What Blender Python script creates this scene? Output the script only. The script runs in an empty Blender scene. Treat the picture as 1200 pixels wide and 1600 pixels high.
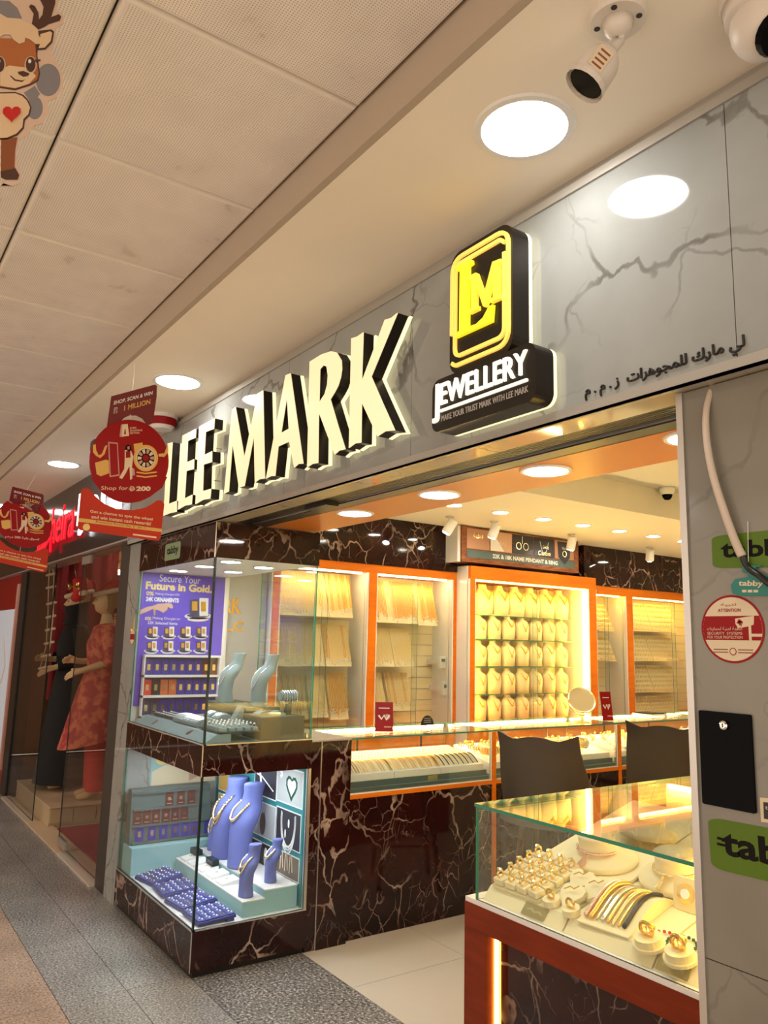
import bpy, bmesh, math, random
from mathutils import Vector, Matrix
from mathutils.geometry import tessellate_polygon
random.seed(7)
SC = bpy.context.scene
COL = SC.collection
PI = math.pi

# ------------------------------------------------------------------ camera
F_PX = 1213.3                       # focal length in pixels of a 1200x1600 frame
YAW, PITCH, ROLL = 0.96442, 0.16743, 0.02483
CAM = Vector((0.0, 0.0, 1.5))
_r0 = Vector((math.cos(YAW), math.sin(YAW), 0))
FWD = Vector((-math.sin(YAW) * math.cos(PITCH), math.cos(YAW) * math.cos(PITCH), math.sin(PITCH)))
_u0 = _r0.cross(FWD)
RIGHT = math.cos(ROLL) * _r0 + math.sin(ROLL) * _u0
UP = -math.sin(ROLL) * _r0 + math.cos(ROLL) * _u0
cd = bpy.data.cameras.new('camera')
cd.sensor_fit = 'VERTICAL'; cd.sensor_height = 24.0; cd.lens = F_PX / 1600 * 24.0
cd.clip_start = 0.02; cd.clip_end = 100
camo = bpy.data.objects.new('camera', cd); COL.objects.link(camo)
M = Matrix((RIGHT, UP, -FWD)).transposed().to_4x4(); M.translation = CAM
camo.matrix_world = M
SC.camera = camo

# ------------------------------------------------------------------ light of the place, exposure
wd = bpy.data.worlds.new('world'); SC.world = wd; wd.use_nodes = True
wb = wd.node_tree.nodes['Background']
wb.inputs[0].default_value = (1.0, 0.80, 0.62, 1); wb.inputs[1].default_value = 0.62
SC.view_settings.view_transform = 'Standard'; SC.view_settings.look = 'None'
SC.view_settings.gamma = 1.0; SC.view_settings.use_curve_mapping = False
SC.view_settings.exposure = 1.3
L_HALL = 15.0        # corridor downlights
L_SHOP = 36.0        # shop ceiling downlights
L_STRIP = 17.0       # yellow LED strips
L_CASE = 29.0        # cold lamps in the corner showcase
L_SIGN = 0.39

# ------------------------------------------------------------------ pixel -> point on a known plane
def _ray(p): return RIGHT * ((p[0] - 600) / F_PX) - UP * ((p[1] - 800) / F_PX) + FWD
def onx(p, x): d = _ray(p); return CAM + d * ((x - CAM.x) / d.x)
def ony(p, y): d = _ray(p); return CAM + d * ((y - CAM.y) / d.y)
def onz(p, z): d = _ray(p); return CAM + d * ((z - CAM.z) / d.z)

# ------------------------------------------------------------------ materials
MATS = {}
def _nt(name):
    m = bpy.data.materials.new(name); m.use_nodes = True
    nt = m.node_tree; b = nt.nodes['Principled BSDF']
    MATS[name] = m
    return m, nt, b
def mat(name, col, rough=0.5, metal=0.0, emit=None, es=0.0, spec=None, coat=0.0, bump=0.0, bscale=200.0, var=0.0, vscale=8.0):
    m, nt, b = _nt(name)
    b.inputs['Base Color'].default_value = (*col, 1); b.inputs['Roughness'].default_value = rough
    b.inputs['Metallic'].default_value = metal
    if coat: b.inputs['Coat Weight'].default_value = coat; b.inputs['Coat Roughness'].default_value = 0.05
    if spec is not None: b.inputs['Specular IOR Level'].default_value = spec
    if emit: b.inputs['Emission Color'].default_value = (*emit, 1); b.inputs['Emission Strength'].default_value = es
    if bump or var:
        tc = nt.nodes.new('ShaderNodeTexCoord')
    if bump:
        n = nt.nodes.new('ShaderNodeTexNoise'); n.inputs['Scale'].default_value = bscale
        nt.links.new(tc.outputs['Object'], n.inputs['Vector'])
        bp = nt.nodes.new('ShaderNodeBump'); bp.inputs['Strength'].default_value = bump; bp.inputs['Distance'].default_value = 0.002
        nt.links.new(n.outputs['Fac'], bp.inputs['Height']); nt.links.new(bp.outputs['Normal'], b.inputs['Normal'])
    if var:
        n2 = nt.nodes.new('ShaderNodeTexNoise'); n2.inputs['Scale'].default_value = vscale; n2.inputs['Detail'].default_value = 5
        nt.links.new(tc.outputs['Object'], n2.inputs['Vector'])
        mx = nt.nodes.new('ShaderNodeMix'); mx.data_type = 'RGBA'
        mx.inputs[6].default_value = (*[c * (1 - var) for c in col], 1); mx.inputs[7].default_value = (*[min(1, c * (1 + var)) for c in col], 1)
        nt.links.new(n2.outputs['Fac'], mx.inputs[0]); nt.links.new(mx.outputs[2], b.inputs['Base Color'])
    return m
def ramp(nt, fac, stops):
    r = nt.nodes.new('ShaderNodeValToRGB'); e = r.color_ramp.elements
    while len(e) < len(stops): e.new(0.5)
    for k, (p, c) in enumerate(stops): e[k].position = p; e[k].color = (*c, 1) if len(c) == 3 else c
    nt.links.new(fac, r.inputs[0]); return r.outputs[0]
def math_node(nt, op, a, b=None):
    n = nt.nodes.new('ShaderNodeMath'); n.operation = op
    for k, v in enumerate((a, b)):
        if v is None: continue
        if isinstance(v, (int, float)): n.inputs[k].default_value = v
        else: nt.links.new(v, n.inputs[k])
    return n.outputs[0]
def warped(nt, pos, nscale, amount, stretch=(1, 1, 1)):
    mp = nt.nodes.new('ShaderNodeMapping'); mp.inputs['Scale'].default_value = stretch
    nt.links.new(pos, mp.inputs[0])
    n = nt.nodes.new('ShaderNodeTexNoise'); n.inputs['Scale'].default_value = nscale; n.inputs['Detail'].default_value = 4
    nt.links.new(mp.outputs[0], n.inputs['Vector'])
    s = nt.nodes.new('ShaderNodeVectorMath'); s.operation = 'SUBTRACT'; s.inputs[1].default_value = (.5, .5, .5)
    nt.links.new(n.outputs['Color'], s.inputs[0])
    sc = nt.nodes.new('ShaderNodeVectorMath'); sc.operation = 'SCALE'; sc.inputs['Scale'].default_value = amount
    nt.links.new(s.outputs[0], sc.inputs[0])
    ad = nt.nodes.new('ShaderNodeVectorMath'); ad.operation = 'ADD'
    nt.links.new(mp.outputs[0], ad.inputs[0]); nt.links.new(sc.outputs[0], ad.inputs[1])
    return ad.outputs[0]
def vein_layer(nt, vec, vscale, width, pos, mscale, m0, m1):
    v = nt.nodes.new('ShaderNodeTexVoronoi'); v.feature = 'DISTANCE_TO_EDGE'; v.inputs['Scale'].default_value = vscale
    nt.links.new(vec, v.inputs['Vector'])
    wn = nt.nodes.new('ShaderNodeTexNoise'); wn.inputs['Scale'].default_value = mscale * 2.3; nt.links.new(pos, wn.inputs['Vector'])
    wv = math_node(nt, 'MULTIPLY', wn.outputs['Fac'], width * 2)
    d = math_node(nt, 'DIVIDE', v.outputs['Distance'], wv)
    line = ramp(nt, d, [(0.0, (1, 1, 1)), (0.55, (.8, .8, .8)), (1.0, (0, 0, 0))])
    mn = nt.nodes.new('ShaderNodeTexNoise'); mn.inputs['Scale'].default_value = mscale; mn.inputs['Detail'].default_value = 3
    nt.links.new(pos, mn.inputs['Vector'])
    mk = ramp(nt, mn.outputs['Fac'], [(m0, (0, 0, 0)), (m1, (1, 1, 1))])
    return math_node(nt, 'MULTIPLY', line, mk)
def marble_dark(name):
    m, nt, b = _nt(name)
    g = nt.nodes.new('ShaderNodeNewGeometry'); pos = g.outputs['Position']
    w = warped(nt, warped(nt, pos, 3.0, 0.30, (1.0, 1.0, 0.75)), 14.0, 0.045)
    a = vein_layer(nt, w, 4.6, 0.024, pos, 3.4, 0.41, 0.57)
    w2 = warped(nt, warped(nt, pos, 6.0, 0.14, (1.0, 1.0, 0.8)), 25.0, 0.02)
    c = vein_layer(nt, w2, 10.0, 0.022, pos, 4.6, 0.50, 0.62)
    d = vein_layer(nt, w2, 21.0, 0.030, pos, 7.0, 0.58, 0.68)
    tot = math_node(nt, 'MAXIMUM', a, math_node(nt, 'MAXIMUM', math_node(nt, 'MULTIPLY', c, 0.60), math_node(nt, 'MULTIPLY', d, 0.35)))
    n = nt.nodes.new('ShaderNodeTexNoise'); n.inputs['Scale'].default_value = 3.0; n.inputs['Detail'].default_value = 6; nt.links.new(pos, n.inputs['Vector'])
    base = ramp(nt, n.outputs['Fac'], [(0.3, (0.010, 0.003, 0.003)), (0.7, (0.034, 0.008, 0.007))])
    n3 = nt.nodes.new('ShaderNodeTexNoise'); n3.inputs['Scale'].default_value = 11.0; nt.links.new(pos, n3.inputs['Vector'])
    vc = ramp(nt, n3.outputs['Fac'], [(0.35, (0.20, 0.125, 0.095)), (0.65, (0.46, 0.35, 0.29))])
    mx = nt.nodes.new('ShaderNodeMix'); mx.data_type = 'RGBA'; nt.links.new(tot, mx.inputs[0]); nt.links.new(base, mx.inputs[6])
    nt.links.new(vc, mx.inputs[7]); nt.links.new(mx.outputs[2], b.inputs['Base Color'])
    b.inputs['Roughness'].default_value = 0.05; b.inputs['Specular IOR Level'].default_value = 0.38
    return m
def marble_light(name, base=(0.52, 0.51, 0.47), rough=0.06):
    m, nt, b = _nt(name)
    g = nt.nodes.new('ShaderNodeNewGeometry'); pos = g.outputs['Position']
    w = warped(nt, pos, 2.2, 0.55)
    w3 = warped(nt, w, 16.0, 0.05)
    a = vein_layer(nt, w3, 1.7, 0.017, pos, 2.1, 0.40, 0.55)
    c = vein_layer(nt, w3, 3.6, 0.018, pos, 3.3, 0.47, 0.62)
    tot = math_node(nt, 'MAXIMUM', math_node(nt, 'MULTIPLY', a, 0.8), math_node(nt, 'MULTIPLY', c, 0.45))
    n = nt.nodes.new('ShaderNodeTexNoise'); n.inputs['Scale'].default_value = 2.2; n.inputs['Detail'].default_value = 5; nt.links.new(w, n.inputs['Vector'])
    bs = ramp(nt, n.outputs['Fac'], [(0.35, tuple(x * 0.82 for x in base)), (0.65, base)])
    mx = nt.nodes.new('ShaderNodeMix'); mx.data_type = 'RGBA'; nt.links.new(tot, mx.inputs[0]); nt.links.new(bs, mx.inputs[6])
    mx.inputs[7].default_value = (0.10, 0.095, 0.085, 1); nt.links.new(mx.outputs[2], b.inputs['Base Color'])
    b.inputs['Roughness'].default_value = rough
    return m
def granite(name, c0, c1, c2, scale=95.0, rough=0.22):
    m, nt, b = _nt(name)
    g = nt.nodes.new('ShaderNodeNewGeometry'); pos = g.outputs['Position']
    n = nt.nodes.new('ShaderNodeTexNoise'); n.inputs['Scale'].default_value = scale; n.inputs['Detail'].default_value = 4; n.inputs['Roughness'].default_value = 0.7
    nt.links.new(pos, n.inputs['Vector'])
    col = ramp(nt, n.outputs['Fac'], [(0.36, c0), (0.47, c1), (0.53, c1), (0.62, c2)])
    n2 = nt.nodes.new('ShaderNodeTexNoise'); n2.inputs['Scale'].default_value = 3; nt.links.new(pos, n2.inputs['Vector'])
    f = ramp(nt, n2.outputs['Fac'], [(0.3, (.8, .8, .8)), (0.7, (1.1, 1.1, 1.1))])
    mx = nt.nodes.new('ShaderNodeMix'); mx.data_type = 'RGBA'; mx.blend_type = 'MULTIPLY'; mx.inputs[0].default_value = 1
    nt.links.new(col, mx.inputs[6]); nt.links.new(f, mx.inputs[7]); nt.links.new(mx.outputs[2], b.inputs['Base Color'])
    b.inputs['Roughness'].default_value = rough
    return m
def perforated(name):
    m, nt, b = _nt(name)
    g = nt.nodes.new('ShaderNodeNewGeometry')
    v = nt.nodes.new('ShaderNodeVectorMath'); v.operation = 'MULTIPLY'; v.inputs[1].default_value = (150, 150, 0); nt.links.new(g.outputs['Position'], v.inputs[0])
    fr = nt.nodes.new('ShaderNodeVectorMath'); fr.operation = 'FRACTION'; nt.links.new(v.outputs[0], fr.inputs[0])
    sb = nt.nodes.new('ShaderNodeVectorMath'); sb.operation = 'SUBTRACT'; sb.inputs[1].default_value = (.5, .5, 0); nt.links.new(fr.outputs[0], sb.inputs[0])
    ln = nt.nodes.new('ShaderNodeVectorMath'); ln.operation = 'LENGTH'; nt.links.new(sb.outputs[0], ln.inputs[0])
    col = ramp(nt, ln.outputs['Value'], [(0.20, (0.48, 0.435, 0.39)), (0.30, (0.88, 0.82, 0.75))])
    n2 = nt.nodes.new('ShaderNodeTexNoise'); n2.inputs['Scale'].default_value = 9; n2.inputs['Detail'].default_value = 8; nt.links.new(g.outputs['Position'], n2.inputs['Vector'])
    f = ramp(nt, n2.outputs['Fac'], [(0.30, (.8, .77, .74)), (0.33, (.95, .95, .95)), (0.7, (1.05, 1.05, 1.05))])
    mx = nt.nodes.new('ShaderNodeMix'); mx.data_type = 'RGBA'; mx.blend_type = 'MULTIPLY'; mx.inputs[0].default_value = 1
    nt.links.new(col, mx.inputs[6]); nt.links.new(f, mx.inputs[7]); nt.links.new(mx.outputs[2], b.inputs['Base Color'])
    b.inputs['Roughness'].default_value = 0.45
    return m
def wood(name, c0, c1, rough=0.3, axis=(18, 2, 2)):
    m, nt, b = _nt(name)
    g = nt.nodes.new('ShaderNodeNewGeometry')
    w = warped(nt, g.outputs['Position'], 2.0, 0.08, axis)
    n = nt.nodes.new('ShaderNodeTexNoise'); n.inputs['Scale'].default_value = 2.0; n.inputs['Detail'].default_value = 6; nt.links.new(w, n.inputs['Vector'])
    nt.links.new(ramp(nt, n.outputs['Fac'], [(0.3, c0), (0.7, c1)]), b.inputs['Base Color'])
    b.inputs['Roughness'].default_value = rough; b.inputs['Specular IOR Level'].default_value = 0.15
    return m
def glass(name, tint=(0.97, 0.99, 0.98), refl=1.0):
    m = bpy.data.materials.new(name); m.use_nodes = True; nt = m.node_tree; nt.nodes.clear(); MATS[name] = m
    o = nt.nodes.new('ShaderNodeOutputMaterial'); t = nt.nodes.new('ShaderNodeBsdfTransparent'); t.inputs[0].default_value = (*tint, 1)
    gl = nt.nodes.new('ShaderNodeBsdfGlossy'); gl.inputs['Roughness'].default_value = 0.0; gl.inputs[0].default_value = (1, 1, 1, 1)
    # Schlick reflectance from the angle between the view and the surface, the same on both faces of the sheet
    g = nt.nodes.new('ShaderNodeNewGeometry'); dt = nt.nodes.new('ShaderNodeVectorMath'); dt.operation = 'DOT_PRODUCT'
    nt.links.new(g.outputs['Incoming'], dt.inputs[0]); nt.links.new(g.outputs['Normal'], dt.inputs[1])
    c5 = math_node(nt, 'POWER', math_node(nt, 'SUBTRACT', 1.0, math_node(nt, 'ABSOLUTE', dt.outputs['Value'])), 5.0)
    f = math_node(nt, 'MULTIPLY', math_node(nt, 'ADD', math_node(nt, 'MULTIPLY', c5, 0.96), 0.04), refl)
    mx = nt.nodes.new('ShaderNodeMixShader'); nt.links.new(f, mx.inputs[0]); nt.links.new(t.outputs[0], mx.inputs[1]); nt.links.new(gl.outputs[0], mx.inputs[2])
    nt.links.new(mx.outputs[0], o.inputs[0])
    return m
def speckle(name, c0, c1, scale, rough=0.6, lo=0.45, hi=0.6):
    m, nt, b = _nt(name)
    g = nt.nodes.new('ShaderNodeNewGeometry')
    n = nt.nodes.new('ShaderNodeTexNoise'); n.inputs['Scale'].default_value = scale; n.inputs['Detail'].default_value = 5; nt.links.new(g.outputs['Position'], n.inputs['Vector'])
    nt.links.new(ramp(nt, n.outputs['Fac'], [(lo, c0), (hi, c1)]), b.inputs['Base Color']); b.inputs['Roughness'].default_value = rough
    return m

marble_dark('marble_dark'); marble_light('marble_light', (0.36, 0.38, 0.37)); marble_light('marble_cream', (0.60, 0.52, 0.38), 0.05)
marble_light('marble_pillar', (0.26, 0.245, 0.205), 0.12)
granite('granite_grey', (0.09, 0.085, 0.08), (0.30, 0.29, 0.275), (0.56, 0.54, 0.51))
granite('granite_pink', (0.20, 0.13, 0.10), (0.46, 0.33, 0.25), (0.62, 0.50, 0.41))
granite('granite_dark', (0.05, 0.045, 0.045), (0.19, 0.18, 0.175), (0.60, 0.57, 0.55), 78)
perforated('perforated'); wood('orange_wood', (0.70, 0.165, 0.008), (0.80, 0.215, 0.012), 0.35, (2, 2, 14))
wood('red_wood', (0.16, 0.022, 0.006), (0.235, 0.034, 0.009), 0.3, (2, 2, 14))
wood('frame_wood', (0.16, 0.05, 0.02), (0.34, 0.13, 0.05), 0.4, (30, 6, 30))
glass('glass'); glass('glass_front', (0.95, 0.98, 0.97), 1.0); glass('glass_shop', (0.90, 0.90, 0.89), 0.5)
mat('glass_edge', (0.03, 0.26, 0.17), 0.1); mat('glass_edge_dark', (0.01, 0.03, 0.03), 0.2)
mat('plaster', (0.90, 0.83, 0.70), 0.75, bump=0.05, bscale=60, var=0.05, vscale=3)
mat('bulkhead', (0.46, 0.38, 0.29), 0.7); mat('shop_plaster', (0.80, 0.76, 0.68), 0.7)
mat('tile_edge', (0.80, 0.74, 0.66), 0.4); mat('joint', (0.06, 0.05, 0.045), 0.8); mat('joint_light', (0.5, 0.45, 0.38), 0.8)
mat('orange_panel', (0.52, 0.155, 0.014), 0.35, spec=0.3); mat('steel', (0.62, 0.60, 0.57), 0.35, 0.9); mat('grey_trim', (0.42, 0.40, 0.36), 0.4, 0.3)
mat('chrome', (0.8, 0.8, 0.8), 0.08, 1.0); mat('black', (0.012, 0.011, 0.010), 0.35); mat('black_gloss', (0.003, 0.003, 0.004), 0.10, spec=0.05)
mat('brown_black', (0.030, 0.022, 0.018), 0.4); mat('dark_metal', (0.035, 0.028, 0.022), 0.35, 0.6)
mat('white', (0.80, 0.79, 0.76), 0.45); mat('white_gloss', (0.82, 0.81, 0.79), 0.2); mat('cream', (0.84, 0.73, 0.45), 0.6, bump=0.1, bscale=500)
mat('cream_dark', (0.60, 0.52, 0.34), 0.6); mat('white_tile', (0.62, 0.56, 0.48), 0.12)
mat('gold', (0.95, 0.62, 0.18), 0.22, 1.0); mat('gold_pale', (0.95, 0.78, 0.42), 0.2, 1.0); mat('silver', (0.85, 0.85, 0.88), 0.2, 1.0)
mat('rose_gold', (0.90, 0.55, 0.42), 0.2, 1.0); mat('gem', (0.92, 0.94, 0.97), 0.12); mat('chain_gold', (0.74, 0.36, 0.025), 0.35, 0.25); mat('chain_pale', (0.88, 0.62, 0.20), 0.35, 0.25); mat('cushion_blue', (0.055, 0.065, 0.30), 0.65)
mat('brass_plate', (0.55, 0.48, 0.22), 0.3, 0.8)
mat('sign_face', (0.9, 0.8, 0.55), 0.4, emit=(1.0, 0.80, 0.46), es=L_SIGN * 0.62); mat('halo', (0.9, 0.85, 0.6), 0.4, emit=(1.0, 0.85, 0.50), es=L_SIGN * 1.1)
mat('sign_side', (0.022, 0.017, 0.012), 0.3, 0.5); mat('sign_yellow', (0.9, 0.7, 0.02), 0.4, emit=(1.0, 0.76, 0.02), es=L_SIGN * 0.85)
mat('sign_amber', (0.9, 0.65, 0.05), 0.4, emit=(1.0, 0.62, 0.04), es=L_SIGN * 0.85); mat('sign_tube', (0.9, 0.6, 0.1), 0.4, emit=(1.0, 0.60, 0.12), es=L_SIGN * 0.75); mat('sign_white', (0.9, 0.88, 0.8), 0.4, emit=(1.0, 0.93, 0.75), es=L_SIGN * 0.8)
mat('sign_text', (0.45, 0.42, 0.38), 0.5); mat('lamp_hall', (1, 1, 1), 0.5, emit=(1.0, 0.97, 0.92), es=L_HALL)
mat('lamp_shop', (1, 1, 1), 0.5, emit=(1.0, 0.93, 0.78), es=L_SHOP); mat('lamp_shop_white', (1, 1, 1), 0.5, emit=(1.0, 0.95, 0.85), es=L_SHOP)
mat('led_yellow', (1, 0.8, 0.3), 0.5, emit=(1.0, 0.62, 0.12), es=L_STRIP); mat('led_counter', (1, 0.9, 0.6), 0.5, emit=(1.0, 0.74, 0.32), es=L_STRIP * 3.4); mat('led_bust', (1, 0.8, 0.3), 0.5, emit=(1.0, 0.64, 0.12), es=L_STRIP * 1.15); mat('led_warm', (1, 0.9, 0.6), 0.5, emit=(1.0, 0.80, 0.42), es=L_STRIP)
mat('lamp_case', (1, 1, 1), 0.5, emit=(0.86, 0.94, 1.0), es=L_CASE); mat('neon_red', (0.35, 0.002, 0.01), 0.5, emit=(1.0, 0.004, 0.025), es=0.36)
mat('neon_white', (0.9, 0.9, 0.9), 0.4, emit=(1, 1, 1), es=0.6)
mat('print_red', (0.30, 0.005, 0.007), 0.3, spec=0.2); mat('print_orange', (0.50, 0.035, 0.014), 0.35, spec=0.2); mat('print_gold', (0.70, 0.42, 0.10), 0.4); mat('print_maroon', (0.17, 0.02, 0.025), 0.10)
mat('print_white', (0.78, 0.76, 0.72), 0.5); mat('print_cream', (0.72, 0.60, 0.42), 0.5); mat('print_dark', (0.010, 0.008, 0.008), 0.6, spec=0.1); mat('print_pink', (0.55, 0.30, 0.24), 0.5)
mat('banner_blue', (0.115, 0.07, 0.56), 0.45, var=0.35, vscale=3); mat('banner_yellow', (0.80, 0.60, 0.22), 0.5); mat('skin', (0.46, 0.25, 0.16), 0.6); mat('skin_light', (0.62, 0.38, 0.26), 0.6)
mat('velvet_grey', (0.22, 0.30, 0.32), 0.75, bump=0.1, bscale=800); mat('velvet_dark', (0.045, 0.065, 0.062), 0.7); mat('velvet_blue', (0.135, 0.165, 0.46), 0.7, bump=0.1, bscale=800)
mat('velvet_navy', (0.030, 0.035, 0.20), 0.6); mat('teal_cloth', (0.28, 0.50, 0.52), 0.75); mat('rack_green', (0.085, 0.13, 0.125), 0.6)
mat('step_top', (0.70, 0.66, 0.66), 0.7); mat('poster_teal', (0.02, 0.20, 0.22), 0.4); mat('poster_grey', (0.42, 0.43, 0.44), 0.4); mat('poster_dark', (0.025, 0.028, 0.038), 0.4); mat('poster_brown', (0.14, 0.10, 0.07), 0.4)
mat('card_blue', (0.035, 0.04, 0.30), 0.4); mat('card_brown', (0.10, 0.025, 0.018), 0.4); mat('card_red', (0.62, 0.04, 0.03), 0.4); mat('card_orange', (0.60, 0.14, 0.05), 0.4); mat('card_black', (0.02, 0.018, 0.018), 0.4); mat('card_navy', (0.05, 0.055, 0.12), 0.4)
mat('chair', (0.072, 0.055, 0.038), 0.45, bump=0.05, bscale=300); mat('chair_leg', (0.10, 0.045, 0.02), 0.4)
mat('tabby_green', (0.095, 0.175, 0.012), 0.4, spec=0.25); mat('tabby_pale', (0.24, 0.36, 0.20), 0.4); mat('tabby_teal', (0.008, 0.20, 0.165), 0.4)
mat('plastic_white', (0.72, 0.66, 0.58), 0.4); mat('cable_white', (0.62, 0.52, 0.42), 0.5); mat('sticker_red', (0.30, 0.004, 0.006), 0.4, spec=0.2)
mat('deer_brown', (0.42, 0.13, 0.035), 0.45); mat('deer_dark', (0.07, 0.025, 0.015), 0.45); mat('deer_cream', (0.72, 0.52, 0.32), 0.45); mat('deer_heart', (0.55, 0.012, 0.01), 0.35); mat('deer_border', (0.66, 0.48, 0.36), 0.45); mat('deer_grey', (0.22, 0.21, 0.22), 0.45); mat('deer_mid', (0.25, 0.07, 0.02), 0.45)
mat('mannequin', (0.62, 0.43, 0.22), 0.45); mat('cloth_red', (0.45, 0.012, 0.012), 0.8); mat('fur', (0.62, 0.50, 0.33), 0.95, bump=0.6, bscale=120); mat('hair', (0.20, 0.11, 0.03), 0.7)
speckle('dress_red', (0.36, 0.03, 0.035), (0.62, 0.16, 0.08), 14, 0.7); speckle('shawl', (0.46, 0.10, 0.06), (0.58, 0.22, 0.10), 10, 0.7)
mat('cloth_black', (0.006, 0.006, 0.007), 0.8); mat('carpet_red', (0.30, 0.010, 0.014), 0.95, bump=0.5, bscale=300); mat('beige', (0.52, 0.40, 0.25), 0.4); mat('threshold', (0.62, 0.47, 0.30), 0.4)
speckle('shelf_goods', (0.10, 0.035, 0.01), (0.42, 0.21, 0.06), 22, 0.7); mat('wall_brown', (0.26, 0.14, 0.07), 0.6); mat('magenta', (0.50, 0.012, 0.06), 0.6); mat('curtain', (0.22, 0.010, 0.012), 0.8)
mat('rope', (0.55, 0.42, 0.26), 0.8); mat('panel_dark', (0.018, 0.016, 0.020), 0.15); mat('pale_screen', (0.35, 0.35, 0.36), 0.4, emit=(0.8, 0.85, 0.9), es=0.12)
mat('device', (0.75, 0.72, 0.66), 0.4); mat('bead_red', (0.5, 0.02, 0.02), 0.2); mat('bead_green', (0.02, 0.10, 0.07), 0.2); mat('mirror', (0.9, 0.9, 0.9), 0.02, 1.0)
MT = MATS

# ------------------------------------------------------------------ mesh builder
class MB:
    def __init__(s): s.v = []; s.f = []; s.m = []
    def add(s, vs, fs, mi=0):
        o = len(s.v); s.v += [Vector(v) for v in vs]
        for f in fs: s.f.append([i + o for i in f]); s.m.append(mi)
        return s
    def box(s, a, b, mi=0):
        x0, x1 = sorted((a[0], b[0])); y0, y1 = sorted((a[1], b[1])); z0, z1 = sorted((a[2], b[2]))
        return s.add([(x0, y0, z0), (x1, y0, z0), (x1, y1, z0), (x0, y1, z0), (x0, y0, z1), (x1, y0, z1), (x1, y1, z1), (x0, y1, z1)],
                     [(0, 3, 2, 1), (4, 5, 6, 7), (0, 1, 5, 4), (1, 2, 6, 5), (2, 3, 7, 6), (3, 0, 4, 7)], mi)
    def pane(s, a, b, axis):       # thin sheet: faces across `axis` take slot 0, the rim slot 1
        n = len(s.f); s.box(a, b)
        ax = {0: (3, 5), 1: (2, 4), 2: (0, 1)}[axis]
        for k in range(6): s.m[n + k] = 0 if k in ax else 1
        return s
    def bevbox(s, a, b, r, mi=0):
        bm = bmesh.new(); c = [(a[k] + b[k]) / 2 for k in range(3)]; d = [abs(b[k] - a[k]) for k in range(3)]
        bmesh.ops.create_cube(bm, size=1, matrix=Matrix.Translation(c) @ Matrix.Diagonal((*d, 1)))
        bmesh.ops.bevel(bm, geom=list(bm.edges), offset=r, segments=2, profile=0.6, affect='EDGES')
        bm.verts.ensure_lookup_table(); bm.verts.index_update()
        s.add([v.co.copy() for v in bm.verts], [[v.index for v in f.verts] for f in bm.faces], mi); bm.free(); return s
    def tube(s, pts, r, n=6, closed=False, mi=0, caps=True):
        pts = [Vector(p) for p in pts]; N = len(pts); rs = r if isinstance(r, (list, tuple)) else [r] * N
        o = len(s.v); T = []
        for i in range(N):
            a = pts[(i - 1) % N] if closed or i else pts[i]; b = pts[(i + 1) % N] if closed or i < N - 1 else pts[i]
            T.append((b - a).normalized())
        up = Vector((0, 0, 1)) if abs(T[0].z) < 0.9 else Vector((1, 0, 0))
        nrm = (up - T[0] * up.dot(T[0])).normalized()
        for i in range(N):
            nrm = (nrm - T[i] * nrm.dot(T[i])).normalized(); bi = T[i].cross(nrm)
            for k in range(n):
                t = 2 * PI * k / n; s.v.append(pts[i] + (nrm * math.cos(t) + bi * math.sin(t)) * rs[i])
        for i in range(N if closed else N - 1):
            j = (i + 1) % N
            for k in range(n):
                l = (k + 1) % n; s.f.append([o + i * n + k, o + i * n + l, o + j * n + l, o + j * n + k]); s.m.append(mi)
        if not closed and caps:
            s.f.append([o + k for k in range(n)][::-1]); s.m.append(mi); s.f.append([o + (N - 1) * n + k for k in range(n)]); s.m.append(mi)
        return s
    def lathe(s, prof, n=16, c=(0, 0, 0), axis=None, mi=0, sx=1.0, sy=1.0):     # prof: (radius, height)
        A = axis or Matrix.Identity(3); c = Vector(c); o = len(s.v)
        for r, h in prof:
            for k in range(n):
                t = 2 * PI * k / n; s.v.append(c + A @ Vector((r * math.cos(t) * sx, r * math.sin(t) * sy, h)))
        for i in range(len(prof) - 1):
            for k in range(n):
                l = (k + 1) % n; s.f.append([o + i * n + k, o + i * n + l, o + (i + 1) * n + l, o + (i + 1) * n + k]); s.m.append(mi)
        if prof[0][0] > 1e-6: s.f.append([o + k for k in range(n)][::-1]); s.m.append(mi)
        if prof[-1][0] > 1e-6: s.f.append([o + (len(prof) - 1) * n + k for k in range(n)]); s.m.append(mi)
        return s
    def prism(s, loops, fr, d0, d1, mi=0, side=None):   # loops of (u, v); fr = (origin, U, V, N); from depth d0 to d1 along N
        O, U, V, N = fr
        L3 = [[Vector((p[0], p[1], 0)) for p in lp] for lp in loops]
        flat = [p for lp in loops for p in lp]
        tri = tessellate_polygon(L3); side = mi if side is None else side
        o = len(s.v); n = len(flat)
        for d in (d0, d1):
            for p in flat: s.v.append(O + U * p[0] + V * p[1] + N * d)
        if abs(d1 - d0) < 1e-9:
            for t in tri: s.f.append([o + i for i in t]); s.m.append(mi)
            return s
        for t in tri:
            a, b_, c = [Vector((*flat[i], 0)) for i in t]
            if (b_ - a).cross(c - a).z < 0: t = t[::-1]
            s.f.append([o + i for i in t][::-1]); s.m.append(side); s.f.append([o + n + i for i in t]); s.m.append(mi)
        k0 = 0
        for lp in loops:
            m = len(lp)
            for k in range(m):
                l = (k + 1) % m; s.f.append([o + k0 + k, o + k0 + l, o + n + k0 + l, o + n + k0 + k]); s.m.append(side)
            k0 += m
        return s
    def grid(s, P, mi=0, closed_u=False):    # P[i][j] points
        o = len(s.v); a = len(P); b = len(P[0])
        for row in P: s.v += [Vector(p) for p in row]
        for i in range(a - 1):
            for j in range(b if closed_u else b - 1):
                l = (j + 1) % b; s.f.append([o + i * b + j, o + i * b + l, o + (i + 1) * b + l, o + (i + 1) * b + j]); s.m.append(mi)
        return s
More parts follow.
